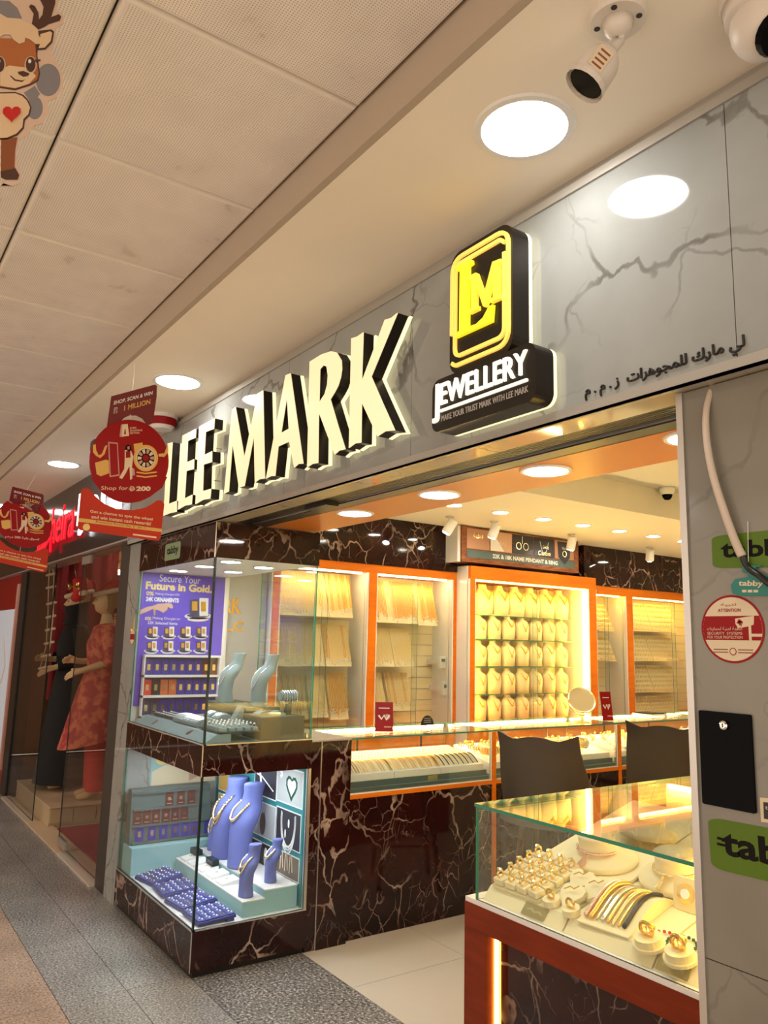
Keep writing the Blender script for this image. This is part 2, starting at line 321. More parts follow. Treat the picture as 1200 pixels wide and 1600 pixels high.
    def xf(s, Mx): s.v = [Mx @ v for v in s.v]; return s
    def mesh(s, name, mats, org=Vector((0, 0, 0)), smooth=False):
        me = bpy.data.meshes.new(name); me.from_pydata([v - org for v in s.v], [], s.f)
        for m in (mats if isinstance(mats, (list, tuple)) else [mats]): me.materials.append(MT[m])
        me.polygons.foreach_set('material_index', s.m)
        if smooth: me.polygons.foreach_set('use_smooth', [True] * len(me.polygons))
        me.validate(); me.update()
        return me
    def build(s, name, mats, parent=None, smooth=False, origin=None):
        # world-space coordinates in, object origin at the parent's origin (or at the base of the mesh)
        if parent is not None: org = WORG.get(parent.name, Vector((0, 0, 0)))
        elif origin is not None: org = Vector(origin)
        else:
            xs = [v.x for v in s.v]; ys = [v.y for v in s.v]; zs = [v.z for v in s.v]
            org = Vector(((min(xs) + max(xs)) / 2, (min(ys) + max(ys)) / 2, min(zs)))
        me = s.mesh(name, mats, org, smooth)
        o = bpy.data.objects.new(name, me); COL.objects.link(o)
        if parent is not None: o.parent = parent; WORG[o.name] = org
        else: o.location = org; WORG[o.name] = org
        return o
WORG = {}
def tag(o, label=None, cat=None, group=None, kind=None):
    if label: o['label'] = label
    if cat: o['category'] = cat
    if group: o['group'] = group
    if kind: o['kind'] = kind
    return o
def thing(name, label, cat, loc=(0, 0, 0), group=None, kind=None, rz=0.0):
    o = bpy.data.objects.new(name, None); COL.objects.link(o); o.empty_display_size = 0.05
    o.location = loc; o.rotation_euler = (0, 0, rz); WORG[o.name] = Vector(loc)
    return tag(o, label, cat, group, kind)
def proto(name, label, cat, group=None):            # a thing built in local coordinates, moved later
    return thing(name, label, cat, (0, 0, 0), group)
def dup(root, loc, rz=0.0, label=None, group=None, scale=None, rot=None):
    r = root.copy(); COL.objects.link(r); r.location = loc; r.rotation_euler = rot or (0, 0, rz)
    if scale: r.scale = scale
    if label: r['label'] = label
    if group: r['group'] = group
    for ch in list(root.children):
        c = ch.copy(); COL.objects.link(c); c.parent = r
        for g in list(ch.children):
            d = g.copy(); COL.objects.link(d); d.parent = c
    return r
def place(root, k, loc, rz=0.0, **kw):              # first placement moves the prototype itself
    if k == 0:
        root.location = loc; root.rotation_euler = kw.get('rot') or (0, 0, rz)
        if kw.get('scale'): root.scale = kw['scale']
        if kw.get('label'): root['label'] = kw['label']
        if kw.get('group'): root['group'] = kw['group']
        return root
    return dup(root, loc, rz, **kw)
ORD = ['first', 'second', 'third', 'fourth', 'fifth', 'sixth', 'seventh', 'eighth', 'ninth', 'tenth', 'eleventh', 'twelfth']

# frames: (origin, U, V, N)
X, Y, Z = Vector((1, 0, 0)), Vector((0, 1, 0)), Vector((0, 0, 1))
def fr_front(y): return (Vector((0, y, 0)), X, Z, -Y)      # plane facing the corridor: (u, v) = (x, z)
def fr_side(x): return (Vector((x, 0, 0)), Y, Z, X)        # plane facing +X: (u, v) = (y, z)
def fr_up(z): return (Vector((0, 0, z)), X, Y, Z)
def rrect(u0, v0, u1, v1, r, n=5):
    out = []
    for cx, cy, a0 in ((u1 - r, v0 + r, -90), (u1 - r, v1 - r, 0), (u0 + r, v1 - r, 90), (u0 + r, v0 + r, 180)):
        for k in range(n + 1):
            t = math.radians(a0 + 90 * k / n); out.append((cx + r * math.cos(t), cy + r * math.sin(t)))
    return out
def circ(u, v, r, n=24, ry=None): return [(u + r * math.cos(2 * PI * k / n), v + (ry or r) * math.sin(2 * PI * k / n)) for k in range(n)]
def pxl(pts, fr, plane, val):       # pixel outline -> (u, v) in a front/side frame
    out = []
    for p in pts:
        q = onx(p, val) if plane == 'x' else ony(p, val)
        out.append((q.y, q.z) if plane == 'x' else (q.x, q.z))
    return out
_TC = {}
def text_geo(body, bold=0.0, res=3):
    key = (body, bold, res)
    if key in _TC: return _TC[key]
    c = bpy.data.curves.new('lettering', 'FONT'); c.body = body; c.resolution_u = res; c.offset = bold; c.fill_mode = 'FRONT'
    o = bpy.data.objects.new('lettering', c); COL.objects.link(o)
    dg = bpy.context.evaluated_depsgraph_get(); dg.update()
    me = bpy.data.meshes.new_from_object(o.evaluated_get(dg))
    vs = [(v.co.x, v.co.y) for v in me.vertices]; fs = [list(p.vertices) for p in me.polygons]
    bpy.data.objects.remove(o); bpy.data.curves.remove(c); bpy.data.meshes.remove(me)
    x0 = min(v[0] for v in vs); x1 = max(v[0] for v in vs); y0 = min(v[1] for v in vs); y1 = max(v[1] for v in vs)
    _TC[key] = ([((v[0] - x0) / (x1 - x0), (v[1] - y0) / (y1 - y0)) for v in vs], fs)
    return _TC[key]
def text_mb(mb, body, fr, u0, v0, u1, v1, d, th=0.0, bold=0.0, shear=0.0, skew=0.0, mi=0, res=3):
    # lettering fitted into the box (u0,v0)-(u1,v1); skew raises the right end; th = thickness
    vs, fs = text_geo(body, bold, res); O, U, V, N = fr; P = []
    for a, b in vs:
        u = u0 + (u1 - u0) * a + shear * (v1 - v0) * b; v = v0 + (v1 - v0) * b + skew * a; P.append((u, v))
    top = [O + U * p[0] + V * p[1] + N * (d + th) for p in P]
    mb.add(top, fs, mi)
    if th > 0:
        cnt = {}
        for f in fs:
            for i in range(len(f)):
                e = (f[i], f[(i + 1) % len(f)]); cnt[tuple(sorted(e))] = cnt.get(tuple(sorted(e)), []) + [e]
        for k, es in cnt.items():
            if len(es) == 1:
                a, b = es[0]
                mb.add([top[a], top[b], top[b] - N * th, top[a] - N * th], [(0, 3, 2, 1)], mi)
    return mb
def text(name, body, fr, box, m, parent, d=0.001, **kw):
    mb = MB(); text_mb(mb, body, fr, *box, d, **kw); return mb.build(name, m, parent)
# ================================================================== THE SETTING
ZS, ZC = 2.725, 2.836            # soffit over the shopfronts, tiled corridor ceiling
YF, ZB = 1.45, 2.07              # face and underside of the sign fascia
YB = 0.94                        # bulkhead between tiled ceiling and soffit
# ---- floor
floor = tag(MB().box((-11, -3.3, -0.12), (1.2, 8.2, -0.008)).build('floor', 'joint', origin=(0, 0, 0)), kind='structure')
floor['label'] = 'granite corridor floor and pale shop floor tiles'
def tile_row(x0, x1, dx, y0, y1, m, name, z=0.0, gap=0.0015):
    me = None; n = int(round((x1 - x0) / dx)); out = []
    for k in range(n):
        if me is None:
            me = MB().box((gap, gap, -0.02), (dx - gap, (y1 - y0) - gap, 0)).mesh(name, m)
        o = bpy.data.objects.new(name, me); COL.objects.link(o); o.parent = floor; o.location = (x0 + k * dx, y0, z); out.append(o)
    return out
for k in range(7): tile_row(-10.8, 0.6, 0.6, 0.935 - 0.6 * (k + 1), 0.935 - 0.6 * k, 'granite_pink', 'granite_tile')
tile_row(-10.8, 0.6, 0.6, 0.935, 1.208, 'granite_grey', 'granite_tile')
tile_row(-10.8, 0.6, 0.6, 1.208, 1.488, 'granite_grey', 'granite_tile')
tile_row(-4.75, 0.65, 0.6, 1.488, 2.05, 'granite_dark', 'granite_tile')
for k in range(8): tile_row(-5.09, -0.47, 0.66, 2.05 + 0.66 * k, 2.71 + 0.66 * k, 'white_tile', 'floor_tile')
MB().box((-10.8, 1.49, -0.02), (-4.95, 6.2, 0.0)).build('shop_floor_slab', 'beige', floor)

# ---- corridor ceiling: metal panels, bulkhead, plaster soffit
ceiling = tag(MB().box((-11, -2.66, ZC + 0.02), (1.3, YB - .002, ZC + 0.06)).build('ceiling', 'joint', origin=(0, 0, 0)), 'perforated metal panel ceiling with plaster soffit', kind='structure')
DX = 0.596; me = None
def tile_mesh(w, h):
    b = 0.009; m = MB()
    m.add([(0.002, 0.002, .012), (w - .002, 0.002, .012), (w - .002, h - .002, .012), (.002, h - .002, .012), (b, b, 0), (w - b, b, 0), (w - b, h - b, 0), (b, h - b, 0),
           (b + .006, b + .006, -.0015), (w - b - .006, b + .006, -.0015), (w - b - .006, h - b - .006, -.0015), (b + .006, h - b - .006, -.0015)],
          [(0, 1, 5, 4), (1, 2, 6, 5), (2, 3, 7, 6), (3, 0, 4, 7), (4, 5, 9, 8), (5, 6, 10, 9), (6, 7, 11, 10), (7, 4, 8, 11)], 1)
    m.f.append([8, 9, 10, 11]); m.m.append(0)
    return m.mesh('ceiling_tile', ['perforated', 'tile_edge'])
me = tile_mesh(DX, DX)
for i in range(-16, 3):
    for j in range(6):
        o = bpy.data.objects.new('ceiling_tile', me); COL.objects.link(o); o.parent = ceiling
        o.location = (-1.508 + DX * i, YB - 0.002 - DX * (j + 1), ZC)
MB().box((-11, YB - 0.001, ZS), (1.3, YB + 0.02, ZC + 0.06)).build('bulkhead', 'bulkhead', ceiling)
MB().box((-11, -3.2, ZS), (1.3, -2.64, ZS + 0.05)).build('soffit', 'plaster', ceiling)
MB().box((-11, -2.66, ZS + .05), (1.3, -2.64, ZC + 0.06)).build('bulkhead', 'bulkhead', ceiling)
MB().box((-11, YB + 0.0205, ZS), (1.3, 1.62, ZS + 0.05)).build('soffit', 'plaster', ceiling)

# ---- sign fascia and stone-clad shopfront
wall = tag(MB().box((-4.90, YF + 0.012, ZB + 0.012), (0.9, 1.56, ZS)).build('wall_front', 'grey_trim', origin=(0, 0, 0)), 'stone clad shopfront wall with sign fascia', kind='structure')
seams = [-4.90, -4.02, -2.82, -1.95, -0.835, 0.30, 0.9]
for a, b in zip(seams[:-1], seams[1:]):
    MB().box((a + .001, YF, ZB + 0.022), (b - .001, YF + 0.015, ZS - 0.052)).build('marble_panel', 'marble_light', wall)
    MB().box((a + .001, YF + 0.012, ZB), (b - .001, 1.562, ZB + 0.014)).build('soffit_panel', 'marble_cream', wall)
MB().box((-4.905, YF - 0.006, ZS - 0.052), (0.9, YF + 0.02, ZS - 0.028)).build('metal_trim', 'grey_trim', wall)
MB().box((-4.905, YF + 0.03, ZS - 0.03), (0.9, YF + 0.04, ZS)).build('shadow_gap', 'black', wall)  # black strip stands in for the shade between trim and soffit
m = MB(); m.box((-4.905, YF - 0.008, ZB - 0.004), (0.9, YF + 0.004, ZB + 0.022)); m.box((-4.905, YF - 0.008, ZB - 0.004), (0.9, YF + 0.016, ZB)); m.build('metal_trim', 'grey_trim', wall)
MB().box((-4.905, YF - 0.008, ZB - 0.004), (-4.895, 1.57, ZS - 0.03)).build('metal_trim', 'grey_trim', wall)
# left pilaster, beside the showcase
for z0, z1 in ((0.0, 1.05), (1.052, ZB)):
    MB().box((-4.905, 1.468, z0), (-4.702, 1.60, z1)).build('marble_panel', 'marble_light', wall)
# right pillar with its steel corner strip
XPL = -1.005
for z0, z1 in ((0.0, 0.9), (0.902, ZB - 0.004)):
    MB().box((XPL + 0.016, 1.49, z0), (0.9, 1.62, z1)).build('marble_panel', 'marble_pillar', wall)
MB().box((XPL, 1.484, 0), (XPL + 0.016, 1.66, ZB - 0.004)).build('corner_strip', 'steel', wall)
# ---- inside of the lintel: orange soffit, shutter pocket
MB().box((-3.62, 1.742, ZB), (-0.95, 2.03, ZB + 0.02)).build('orange_soffit', 'orange_panel', wall)
MB().box((-4.70, 2.015, ZB + 0.003), (-0.95, 2.035, 2.62)).build('lintel_back', 'shop_plaster', wall)
MB().box((-3.7, 1.56, ZB + 0.11), (-0.95, 1.745, ZB + 0.12)).build('shutter_pocket', 'black', wall)
MB().box((-3.7, 1.735, ZB + 0.001), (-0.95, 1.745, ZB + 0.11)).build('shutter_pocket', 'black', wall)

# ---- shop room
XW = -4.95
wl = tag(MB().box((XW - 0.08, 1.60, 0), (XW, 7.7, 2.9)).build('wall_left', 'shop_plaster', origin=(0, 0, 0)), kind='structure')
tag(MB().box((XW, 7.6, 0), (-0.7, 7.7, 2.9)).build('wall_back', 'shop_plaster', origin=(0, 0, 0)), kind='structure')
tag(MB().box((-0.80, 1.62, 0), (-0.70, 7.6, 2.9)).build('wall_right', 'shop_plaster', origin=(0, 0, 0)), kind='structure')
sc_ = tag(MB().box((XW, 2.035, 2.60), (-0.7, 7.7, 2.64)).build('ceiling', 'shop_plaster', origin=(0, 0, 0)), 'white plaster shop ceiling with lowered border', kind='structure')
MB().box((XW, 2.035, 2.41), (-3.26, 7.6, 2.60)).build('lowered_border', 'shop_plaster', sc_)
MB().box((-3.26, 2.035, 2.41), (-0.8, 2.75, 2.60)).build('lowered_border', 'shop_plaster', sc_)
# dark marble band over the wall cabinets
for y0, y1 in ((2.05, 3.0), (3.002, 3.93), (5.40, 6.5), (6.502, 7.6)):
    MB().box((XW, y0, 2.06), (-4.64, y1, 2.41)).build('marble_panel', 'marble_dark', wl)

# ---- roller shutter tucked in its pocket
rs = thing('roller_shutter', 'black ribbed roller shutter rolled up under the sign fascia', 'shutter', (-2.3, 1.65, ZB))
for k in range(7):
    MB().box((-3.68, 1.567 + k * 0.0135, ZB + 0.006), (-1.005, 1.577 + k * 0.0135, ZB + 0.05)).build('slat', 'dark_metal', rs)
MB().box((-3.68, 1.668, ZB - 0.002), (-1.005, 1.728, ZB + 0.03)).build('bottom_rail', 'black', rs)
MB().box((-3.68, 1.664, ZB + 0.002), (-1.005, 1.667, ZB + 0.05)).build('edge_strip', 'steel', rs)
p = onz((490, 788), ZB)
MB().box((p.x - 0.09, 1.60, ZB - 0.012), (p.x + 0.09, 1.66, ZB + 0.01)).build('latch', 'black', rs)

# ---- recessed downlights
def downlight(name, label, x, y, z, r, ring, lampmat, group, cat='ceiling light'):
    t = thing(name, label, cat, (x, y, z - 0.006), group)
    MB().lathe([(r * 0.84, 0.012), (r * 0.84, 0.0), (r * 0.97, 0.0), (r, 0.004), (r, 0.012)], 40, (x, y, z - 0.006)).build('trim_ring', ring, t, smooth=False)
    MB().lathe([(r * 0.84, 0.010), (r * 0.84, 0.004)], 40, (x, y, z - 0.006)).build('diffuser', lampmat, t)
    return t
for k, p in enumerate([(819, 200), (278, 596), (99, 725)]):
    q = onz(p, ZS); downlight('downlight', ['large round downlight glowing beside the bullet camera', 'round downlight above the hanging promotion sign', 'round downlight over the red letter shop sign'][k], q.x, q.y, ZS, 0.122, 'white', 'lamp_hall', 'corridor soffit downlights')
downlight('downlight', 'round downlight at the near end of the corridor soffit', 1.05, 1.21, ZS, 0.122, 'white', 'lamp_hall', 'corridor soffit downlights')
downlight('downlight', 'round downlight at the far end of the corridor soffit', -8.2, 1.21, ZS, 0.122, 'white', 'lamp_hall', 'corridor soffit downlights')
for k in range(5): downlight('downlight', 'added unseen downlight in the opposite corridor soffit, %s from the near end' % ORD[k], 0.6 - 2.3 * k, -2.92, ZS, 0.122, 'white', 'lamp_hall', 'added opposite soffit downlights')  # unseen lamp row across the corridor, added to brighten it
for k, p in enumerate([(835, 731), (668, 769), (537, 799), (1062, 675)]):
    q = onz(p, ZB)
    downlight('downlight', ['warm downlight in the orange panel below the oval logo board', 'bright downlight in the orange panel, middle of three', 'bright downlight in the orange panel nearest the showcase', 'downlight in the orange panel cut by the stone pillar'][k],
              q.x, 1.842, ZB, 0.085, 'white', 'lamp_shop' if k == 0 else 'lamp_shop_white', 'entrance panel downlights')
for k in range(9):
    y = 2.82 + 0.42 * k if k < 8 else 6.6
    downlight('downlight', 'small warm downlight, %s from the entrance in the shop ceiling row' % ORD[k], -3.87, y, 2.41, 0.062, 'white', 'lamp_shop', 'shop ceiling downlights')
for k in range(4):
    downlight('downlight', 'small downlight in the raised part of the shop ceiling, %s from the entrance' % ORD[k], -1.9, 3.2 + 1.1 * k, 2.60, 0.062, 'white', 'lamp_shop', 'raised ceiling downlights')
# ================================================================== SIGN LETTERS
YL0, YL1 = 1.38, 1.422
sg = thing('shop_sign', 'illuminated cream LEE MARK channel letters with black sides on marble fascia', 'sign', (-3.0, YL0, 2.13))
LET = {
 'letter_l': [[(262.5, 693), (270, 691), (264, 787.5), (276.7, 782.5), (276.5, 799.7), (266, 802), (256, 806)]],
 'letter_e': [[(285.8, 680.8), (307, 670), (306, 684), (294, 689), (292.5, 722.5), (303.7, 717.5), (303.3, 733), (291.7, 736), (289, 779), (301, 773), (300, 788), (290, 790), (278.7, 796.5)]],
 'letter_e2': [[(312, 666.7), (336, 654), (335, 670), (322, 675), (320, 711), (332, 705), (331.7, 722), (318.8, 726), (317.5, 767.5), (330.5, 763.7), (329, 779), (318, 781), (306, 788)]],
 'letter_m': [[(363.3, 640), (368.7, 636), (382.5, 715), (403.5, 615), (411.7, 610), (414.5, 747.5), (406, 749), (399, 754), (397.5, 680), (382.5, 759.5), (374, 762), (364, 692), (358, 768), (350.8, 771.5)]],
 'letter_a': [[(447, 586.5), (454.7, 583.4), (474.6, 724.5), (467, 725), (460.4, 731), (452.7, 690), (435.5, 697.7), (430.5, 743.7), (424, 744), (416.3, 748)], [(449, 620), (440, 676.6), (452, 670)]],
 'letter_r': [[(484.6, 565.4), (503, 554), (518, 549), (527, 551), (534.4, 563.5), (535, 577), (533, 590), (529, 603), (523.7, 613), (517, 624), (529, 665), (540.5, 702), (531, 704), (523.7, 710.5), (498.8, 644), (497.6, 723.5), (489, 725), (480.7, 730.5)], [(500.7, 577), (506, 571), (511, 573), (513, 586.5), (512, 601), (508, 616), (499.5, 628.7)]],
 'letter_k': [[(549.7, 529), (559, 526), (568.5, 519.4), (566, 596), (602, 500), (612, 497), (622, 489), (581, 588.4), (599, 630), (618, 672.5), (603, 674), (590.7, 682), (566, 628.7), (565, 691.5), (556, 693), (546, 700)]],
}
fl = fr_front(YL0)
def inset(loop, d):
    n = len(loop); A = sum(loop[i][0] * loop[(i + 1) % n][1] - loop[(i + 1) % n][0] * loop[i][1] for i in range(n)); sgn = 1 if A > 0 else -1
    out = []
    for i in range(n):
        a = Vector(loop[i - 1]); b = Vector(loop[i]); c = Vector(loop[(i + 1) % n])
        e1 = (b - a).normalized(); e2 = (c - b).normalized(); n1 = Vector((-e1.y, e1.x)) * sgn; n2 = Vector((-e2.y, e2.x)) * sgn
        k = n1 + n2; q = b + k * (d / max(0.35, k.dot(k) / 2)) if k.length > 1e-6 else b
        out.append((q.x, q.y))
    return out
for nm, loops in LET.items():
    uv = [pxl(lp, fl, 'y', YL0) for lp in loops]
    L = MB().prism(uv, (fl[0] + Y * (YL1 - YL0), X, Z, -Y), 0.0, YL1 - YL0 - 0.001).build('letter', 'sign_side', sg)
    L['label'] = 'black sided channel letter ' + nm.split('_')[1][0].upper()
    MB().prism(uv, (fl[0], X, Z, -Y), 0.0, 0.003).build('face', 'sign_face', L)
    back = [inset(uv[0], -0.0015)] + uv[1:]
    MB().prism(back, (fl[0] + Y * (YL1 - YL0 + 0.016), X, Z, -Y), 0.0, 0.012).build('halo_plate', 'halo', L)
    c = [sum(p[0] for p in uv[0]) / len(uv[0]), sum(p[1] for p in uv[0]) / len(uv[0])]
    for s in (-0.08, 0.08): MB().tube([(c[0], YL1, c[1] + s), (c[0], YF, c[1] + s)], 0.003).build('stand_off', 'steel', L)

# ================================================================== LOGO BOARD
YM0, YM1 = 1.365, 1.425
fm = fr_front(YM0)
lg = thing('logo_sign', 'black rounded logo board with glowing yellow LM monogram above JEWELLERY plate', 'sign', (-1.5, YM0, 2.10))
def c5(pts): return pxl([(660 + a * 0.2312, 330 + b * 0.2312) for a, b in pts], fm, 'y', YM0)
q = c5([(192, 300), (608, 60), (612, 900), (183, 1075)]); u0 = (q[0][0] + q[3][0]) / 2; u1 = (q[1][0] + q[2][0]) / 2; v0 = (q[2][1] + q[3][1]) / 2 - 0.02; v1 = (q[0][1] + q[1][1]) / 2
tall = rrect(u0, v0, u1, v1, 0.045, 6)
fmb = (fm[0] + Y * (YM1 - YM0), X, Z, -Y)
bt = MB().prism([tall], fmb, 0, YM1 - YM0).build('upper_board', 'sign_side', lg)
MB().prism([rrect(u0, v0, u1, v1, 0.045, 6)], (fm[0] + Y * (YM1 - YM0 + 0.013), X, Z, -Y), 0, 0.010).build('halo_plate', 'halo', bt)
q2 = c5([(72, 1150), (772, 880), (772, 1265), (75, 1515)]); a0 = (q2[0][0] + q2[3][0]) / 2; a1 = (q2[1][0] + q2[2][0]) / 2; b0 = (q2[2][1] + q2[3][1]) / 2; b1 = (q2[0][1] + q2[1][1]) / 2
bl = MB().prism([rrect(a0, b0, a1, b1, 0.03, 6)], fmb, -0.001, YM1 - YM0 + 0.004).build('lower_board', 'sign_side', lg)
MB().prism([rrect(a0, b0, a1, b1, 0.03, 6)], (fm[0] + Y * (YM1 - YM0 + 0.013), X, Z, -Y), 0, 0.010).build('halo_plate', 'halo', bl)
for (u, v) in ((u0 + .08, v1 - .08), (u1 - .08, v1 - .08), (a0 + .08, b0 + .05), (a1 - .08, b0 + .05)):
    MB().tube([(u, YM1, v), (u, YF, v)], 0.004).build('stand_off', 'steel', lg)
Lp = [(246, 388), (262, 372), (350, 335), (353, 362), (330, 380), (325, 790), (385, 768), (430, 725), (468, 652), (495, 636), (485, 752), (242, 862), (243, 838), (268, 815), (273, 405), (248, 410)]
Mp = [(328, 448), (376, 424), (436, 572), (494, 352), (549, 330), (549, 354), (533, 366), (533, 574), (549, 570), (549, 596), (477, 627), (477, 602), (497, 590), (499, 440), (446, 648), (432, 653), (373, 498), (373, 650), (388, 645), (388, 671), (327, 700), (327, 678), (345, 668), (345, 470), (328, 475)]
MB().prism([c5(Lp)], fm, 0.0, 0.012).build('monogram_letter', 'sign_yellow', lg)['label'] = 'glowing yellow serif letter L'
Mp = [(a + (9 if a < 400 else 3), b) for a, b in Mp]
MB().prism([c5(Mp)], fm, 0.0, 0.014).build('monogram_letter', 'sign_amber', lg)['label'] = 'glowing yellow serif letter M'
W, H = u1 - u0, v1 - v0
def path_round(pts, r, n=6):
    out = [pts[0]]; r0 = r
    for i in range(1, len(pts) - 1):
        r = min(r0, .45 * min((Vector(pts[i]) - Vector(pts[i - 1])).length, (Vector(pts[i]) - Vector(pts[i + 1])).length))
        a, b, c = Vector(pts[i - 1]), Vector(pts[i]), Vector(pts[i + 1]); d1 = (a - b).normalized(); d2 = (c - b).normalized()
        p0, p2 = b + d1 * r, b + d2 * r
        for k in range(n + 1):
            t = k / n; p = p0 * (1 - t) ** 2 + b * 2 * t * (1 - t) + p2 * t * t; out.append((p.x, p.y))
    return out + [pts[-1]]
def strip(path, w):         # flat ribbon outline
    P = [Vector(p) for p in path]; Lf, Rt = [], []
    for i in range(len(P)):
        t = (P[min(i + 1, len(P) - 1)] - P[max(i - 1, 0)]).normalized(); nn = Vector((-t.y, t.x)) * (w / 2)
        Lf.append(tuple(P[i] + nn)); Rt.append(tuple(P[i] - nn))
    return Lf + Rt[::-1]
tw = 0.0105
outer = path_round([(u0 + .014, v0 + 0.12), (u0 + .014, v1 - .022), (u1 - .012, v1 - .022), (u1 - .012, v0 + 0.024), (u0 + 0.030, v0 + 0.024), (u0 + .016, v0 + .036)], 0.045)
inner = path_round([(u1 - .026, v1 - .058), (u1 - .040, v1 - .043), (u0 + .028, v1 - .043), (u0 + .028, v0 + 0.050), (u1 - .027, v0 + 0.050), (u1 - .027, v1 - 0.085)], 0.028)
for pth in (outer, inner): MB().prism([strip(pth, tw)], fm, 0.0, 0.008).build('glowing_tube', 'sign_tube', lg)
fb = (fm[0] - Y * 0.004, X, Z, -Y); BW, BH = a1 - a0, b1 - b0
jl = MB(); text_mb(jl, 'EWELLERY', fb, a0 + 0.10 * BW, b0 + 0.48 * BH, a1 - 0.06 * BW, b0 + 0.88 * BH, 0.0, th=0.008, bold=0.006); jl.build('lettering', 'sign_white', lg)
jl = MB(); jl.prism([strip(path_round([(a0 + 0.025 * BW, b0 + 0.22 * BH), (a0 + 0.072 * BW, b0 + 0.22 * BH), (a0 + 0.072 * BW, b0 + 0.90 * BH)], 0.01), 0.013)], fb, 0, 0.008); jl.build('lettering', 'sign_white', lg)
MB().prism([rrect(a0 + 0.10 * BW, b0 + 0.345 * BH, a1 - 0.06 * BW, b0 + 0.395 * BH, 0.002)], fb, 0, 0.006).build('underline', 'sign_white', lg)
text('tagline', 'MAKE YOUR TRUST MARK WITH LEE MARK', fb, (a0 + 0.11 * BW, b0 + 0.17 * BH, a1 - 0.06 * BW, b0 + 0.28 * BH), 'sign_text', lg, d=0.0, th=0.002, bold=0.0)

# ---- Arabic lettering on the fascia (presentation forms in visual order)
q = [ony(p, YF) for p in ((915, 620), (1166, 560), (1166, 522), (915, 596))]
ar = thing('arabic_lettering', 'black arabic shop name lettering fixed on the marble fascia', 'lettering', (q[0].x, YF, q[0].z))
AR1 = '\uFEE1 . \uFEE1 . \u0632  \uFE95\uFE8D\u0631\uFEEB\uFEEE\uFEA0\uFEE4\uFEE0\uFEDF \uFEDA\u0631\uFE8E\uFEE3 \uFEF2\uFEDF'
text('lettering', AR1, fr_front(YF), (q[0].x, q[0].z - 0.012, q[1].x, q[2].z), 'black', ar, d=0.0, th=0.004, bold=0.018)
# ================================================================== CORNER SHOWCASE (two glazed tiers)
CX0, CX1, CY0, CY1 = -3.547, -4.70, 1.468, 2.053
cs = thing('corner_showcase', 'two tier corner showcase of dark veined marble and glass', 'showcase', (-4.12, 1.76, 0))
MB().box((CX1, CY0 + .02, 0), (CX0 - .02, CY1, 0.035)).build('kick_plate', 'black', cs)
def clad(z0, z1, nm):
    MB().box((CX1, CY0, z0), (CX0 - 0.012, CY0 + 0.012, z1)).build(nm, 'marble_dark', cs)
    MB().box((CX0 - 0.012, CY0, z0), (CX0, CY1, z1)).build(nm, 'marble_dark', cs)
    MB().box((CX0 - 0.002, CY0 - 0.002, z0), (CX0 + 0.002, CY0 + 0.002, z1)).build('corner_strip', 'steel', cs)
clad(0.03, 0.200, 'plinth_panel'); clad(0.868, 1.008, 'shelf_panel'); clad(1.893, 2.066, 'header_panel')
MB().box((CX1, CY0 + .012, 0.19), (CX0 - .012, CY1, 0.203)).build('lower_deck', 'step_top', cs)
MB().box((CX1, CY0 + .012, 0.872), (CX0 - .012, CY1, 1.006)).build('shelf_core', 'white', cs)
MB().box((CX1, CY0 + .006, 1.006), (CX0 - .004, CY1, 1.013)).build('upper_deck', 'velvet_grey', cs)
MB().box((CX1, CY0 + .012, 1.893), (CX0 - .012, CY1, 2.06)).build('header_core', 'white', cs)
for z in (0.2, 1.008):      # bright metal edging that carries the glass
    m = MB(); m.box((CX1, CY0 - .002, z), (CX0 + .002, CY0 + .016, z + .005)); m.box((CX0 - .016, CY0, z), (CX0 + .002, CY1, z + .005)); m.build('glass_channel', 'steel', cs)
MB().box((CX1 - .001, CY0 + .01, .2), (CX1 + .012, CY1, .868)).build('end_panel', 'marble_light', cs)
MB().box((CX1 - .001, CY0 + .01, 1.01), (CX1 + .012, CY1, 1.893)).build('end_panel', 'white', cs)
MB().box((CX1, CY1 - .012, .203), (CX0 - .02, CY1, .868)).build('back_board', 'poster_teal', cs)
G = ['glass_front', 'glass_edge']
for z0, z1 in ((.205, .868), (1.013, 1.893)):
    MB().pane((CX1 + .012, CY0 + .004, z0), (CX0 - .004, CY0 + .012, z1), 1).build('glass_pane', G, cs)
    MB().pane((CX0 - .012, CY0 + .013, z0), (CX0 - .004, CY1 - .014, z1), 0).build('glass_pane', G, cs)
    MB().box((CX0 - .013, CY0 + .003, z0), (CX0 - .003, CY0 + .0125, z1)).build('glass_joint', 'glass_edge_dark', cs)
MB().pane((CX1 + .5, CY1 - .012, 1.013), (CX0 - .004, CY1 - .004, 1.893), 1).build('glass_pane', G, cs)
MB().box((CX0 - .03, CY1 - .03, 1.013), (CX0 - .012, CY1 - .014, 1.04)).build('glass_clip', 'chrome', cs)
m = MB()
MB().box((CX0 - .025, CY1 - .014, .203), (CX0, CY1, .868)).build('frame_post', 'steel', cs)
for (zc, rows) in ((1.893, ((-4.45, 1.62), (-4.05, 1.62), (-3.70, 1.62), (-4.25, 1.88), (-3.85, 1.88))), (.872, ((-4.4, 1.6), (-4.0, 1.6), (-3.7, 1.6), (-3.7, 1.85), (-4.1, 1.85)))):
    for x, y in rows:
        ln = MB().lathe([(.050, 0), (.050, -.004), (.058, -.004), (.060, 0)], 24, (x, y, zc)).build('spot_ring', 'steel', cs)
        MB().lathe([(.049, -.001), (.049, -.003)], 24, (x, y, zc)).build('spot_lens', 'lamp_case', ln)

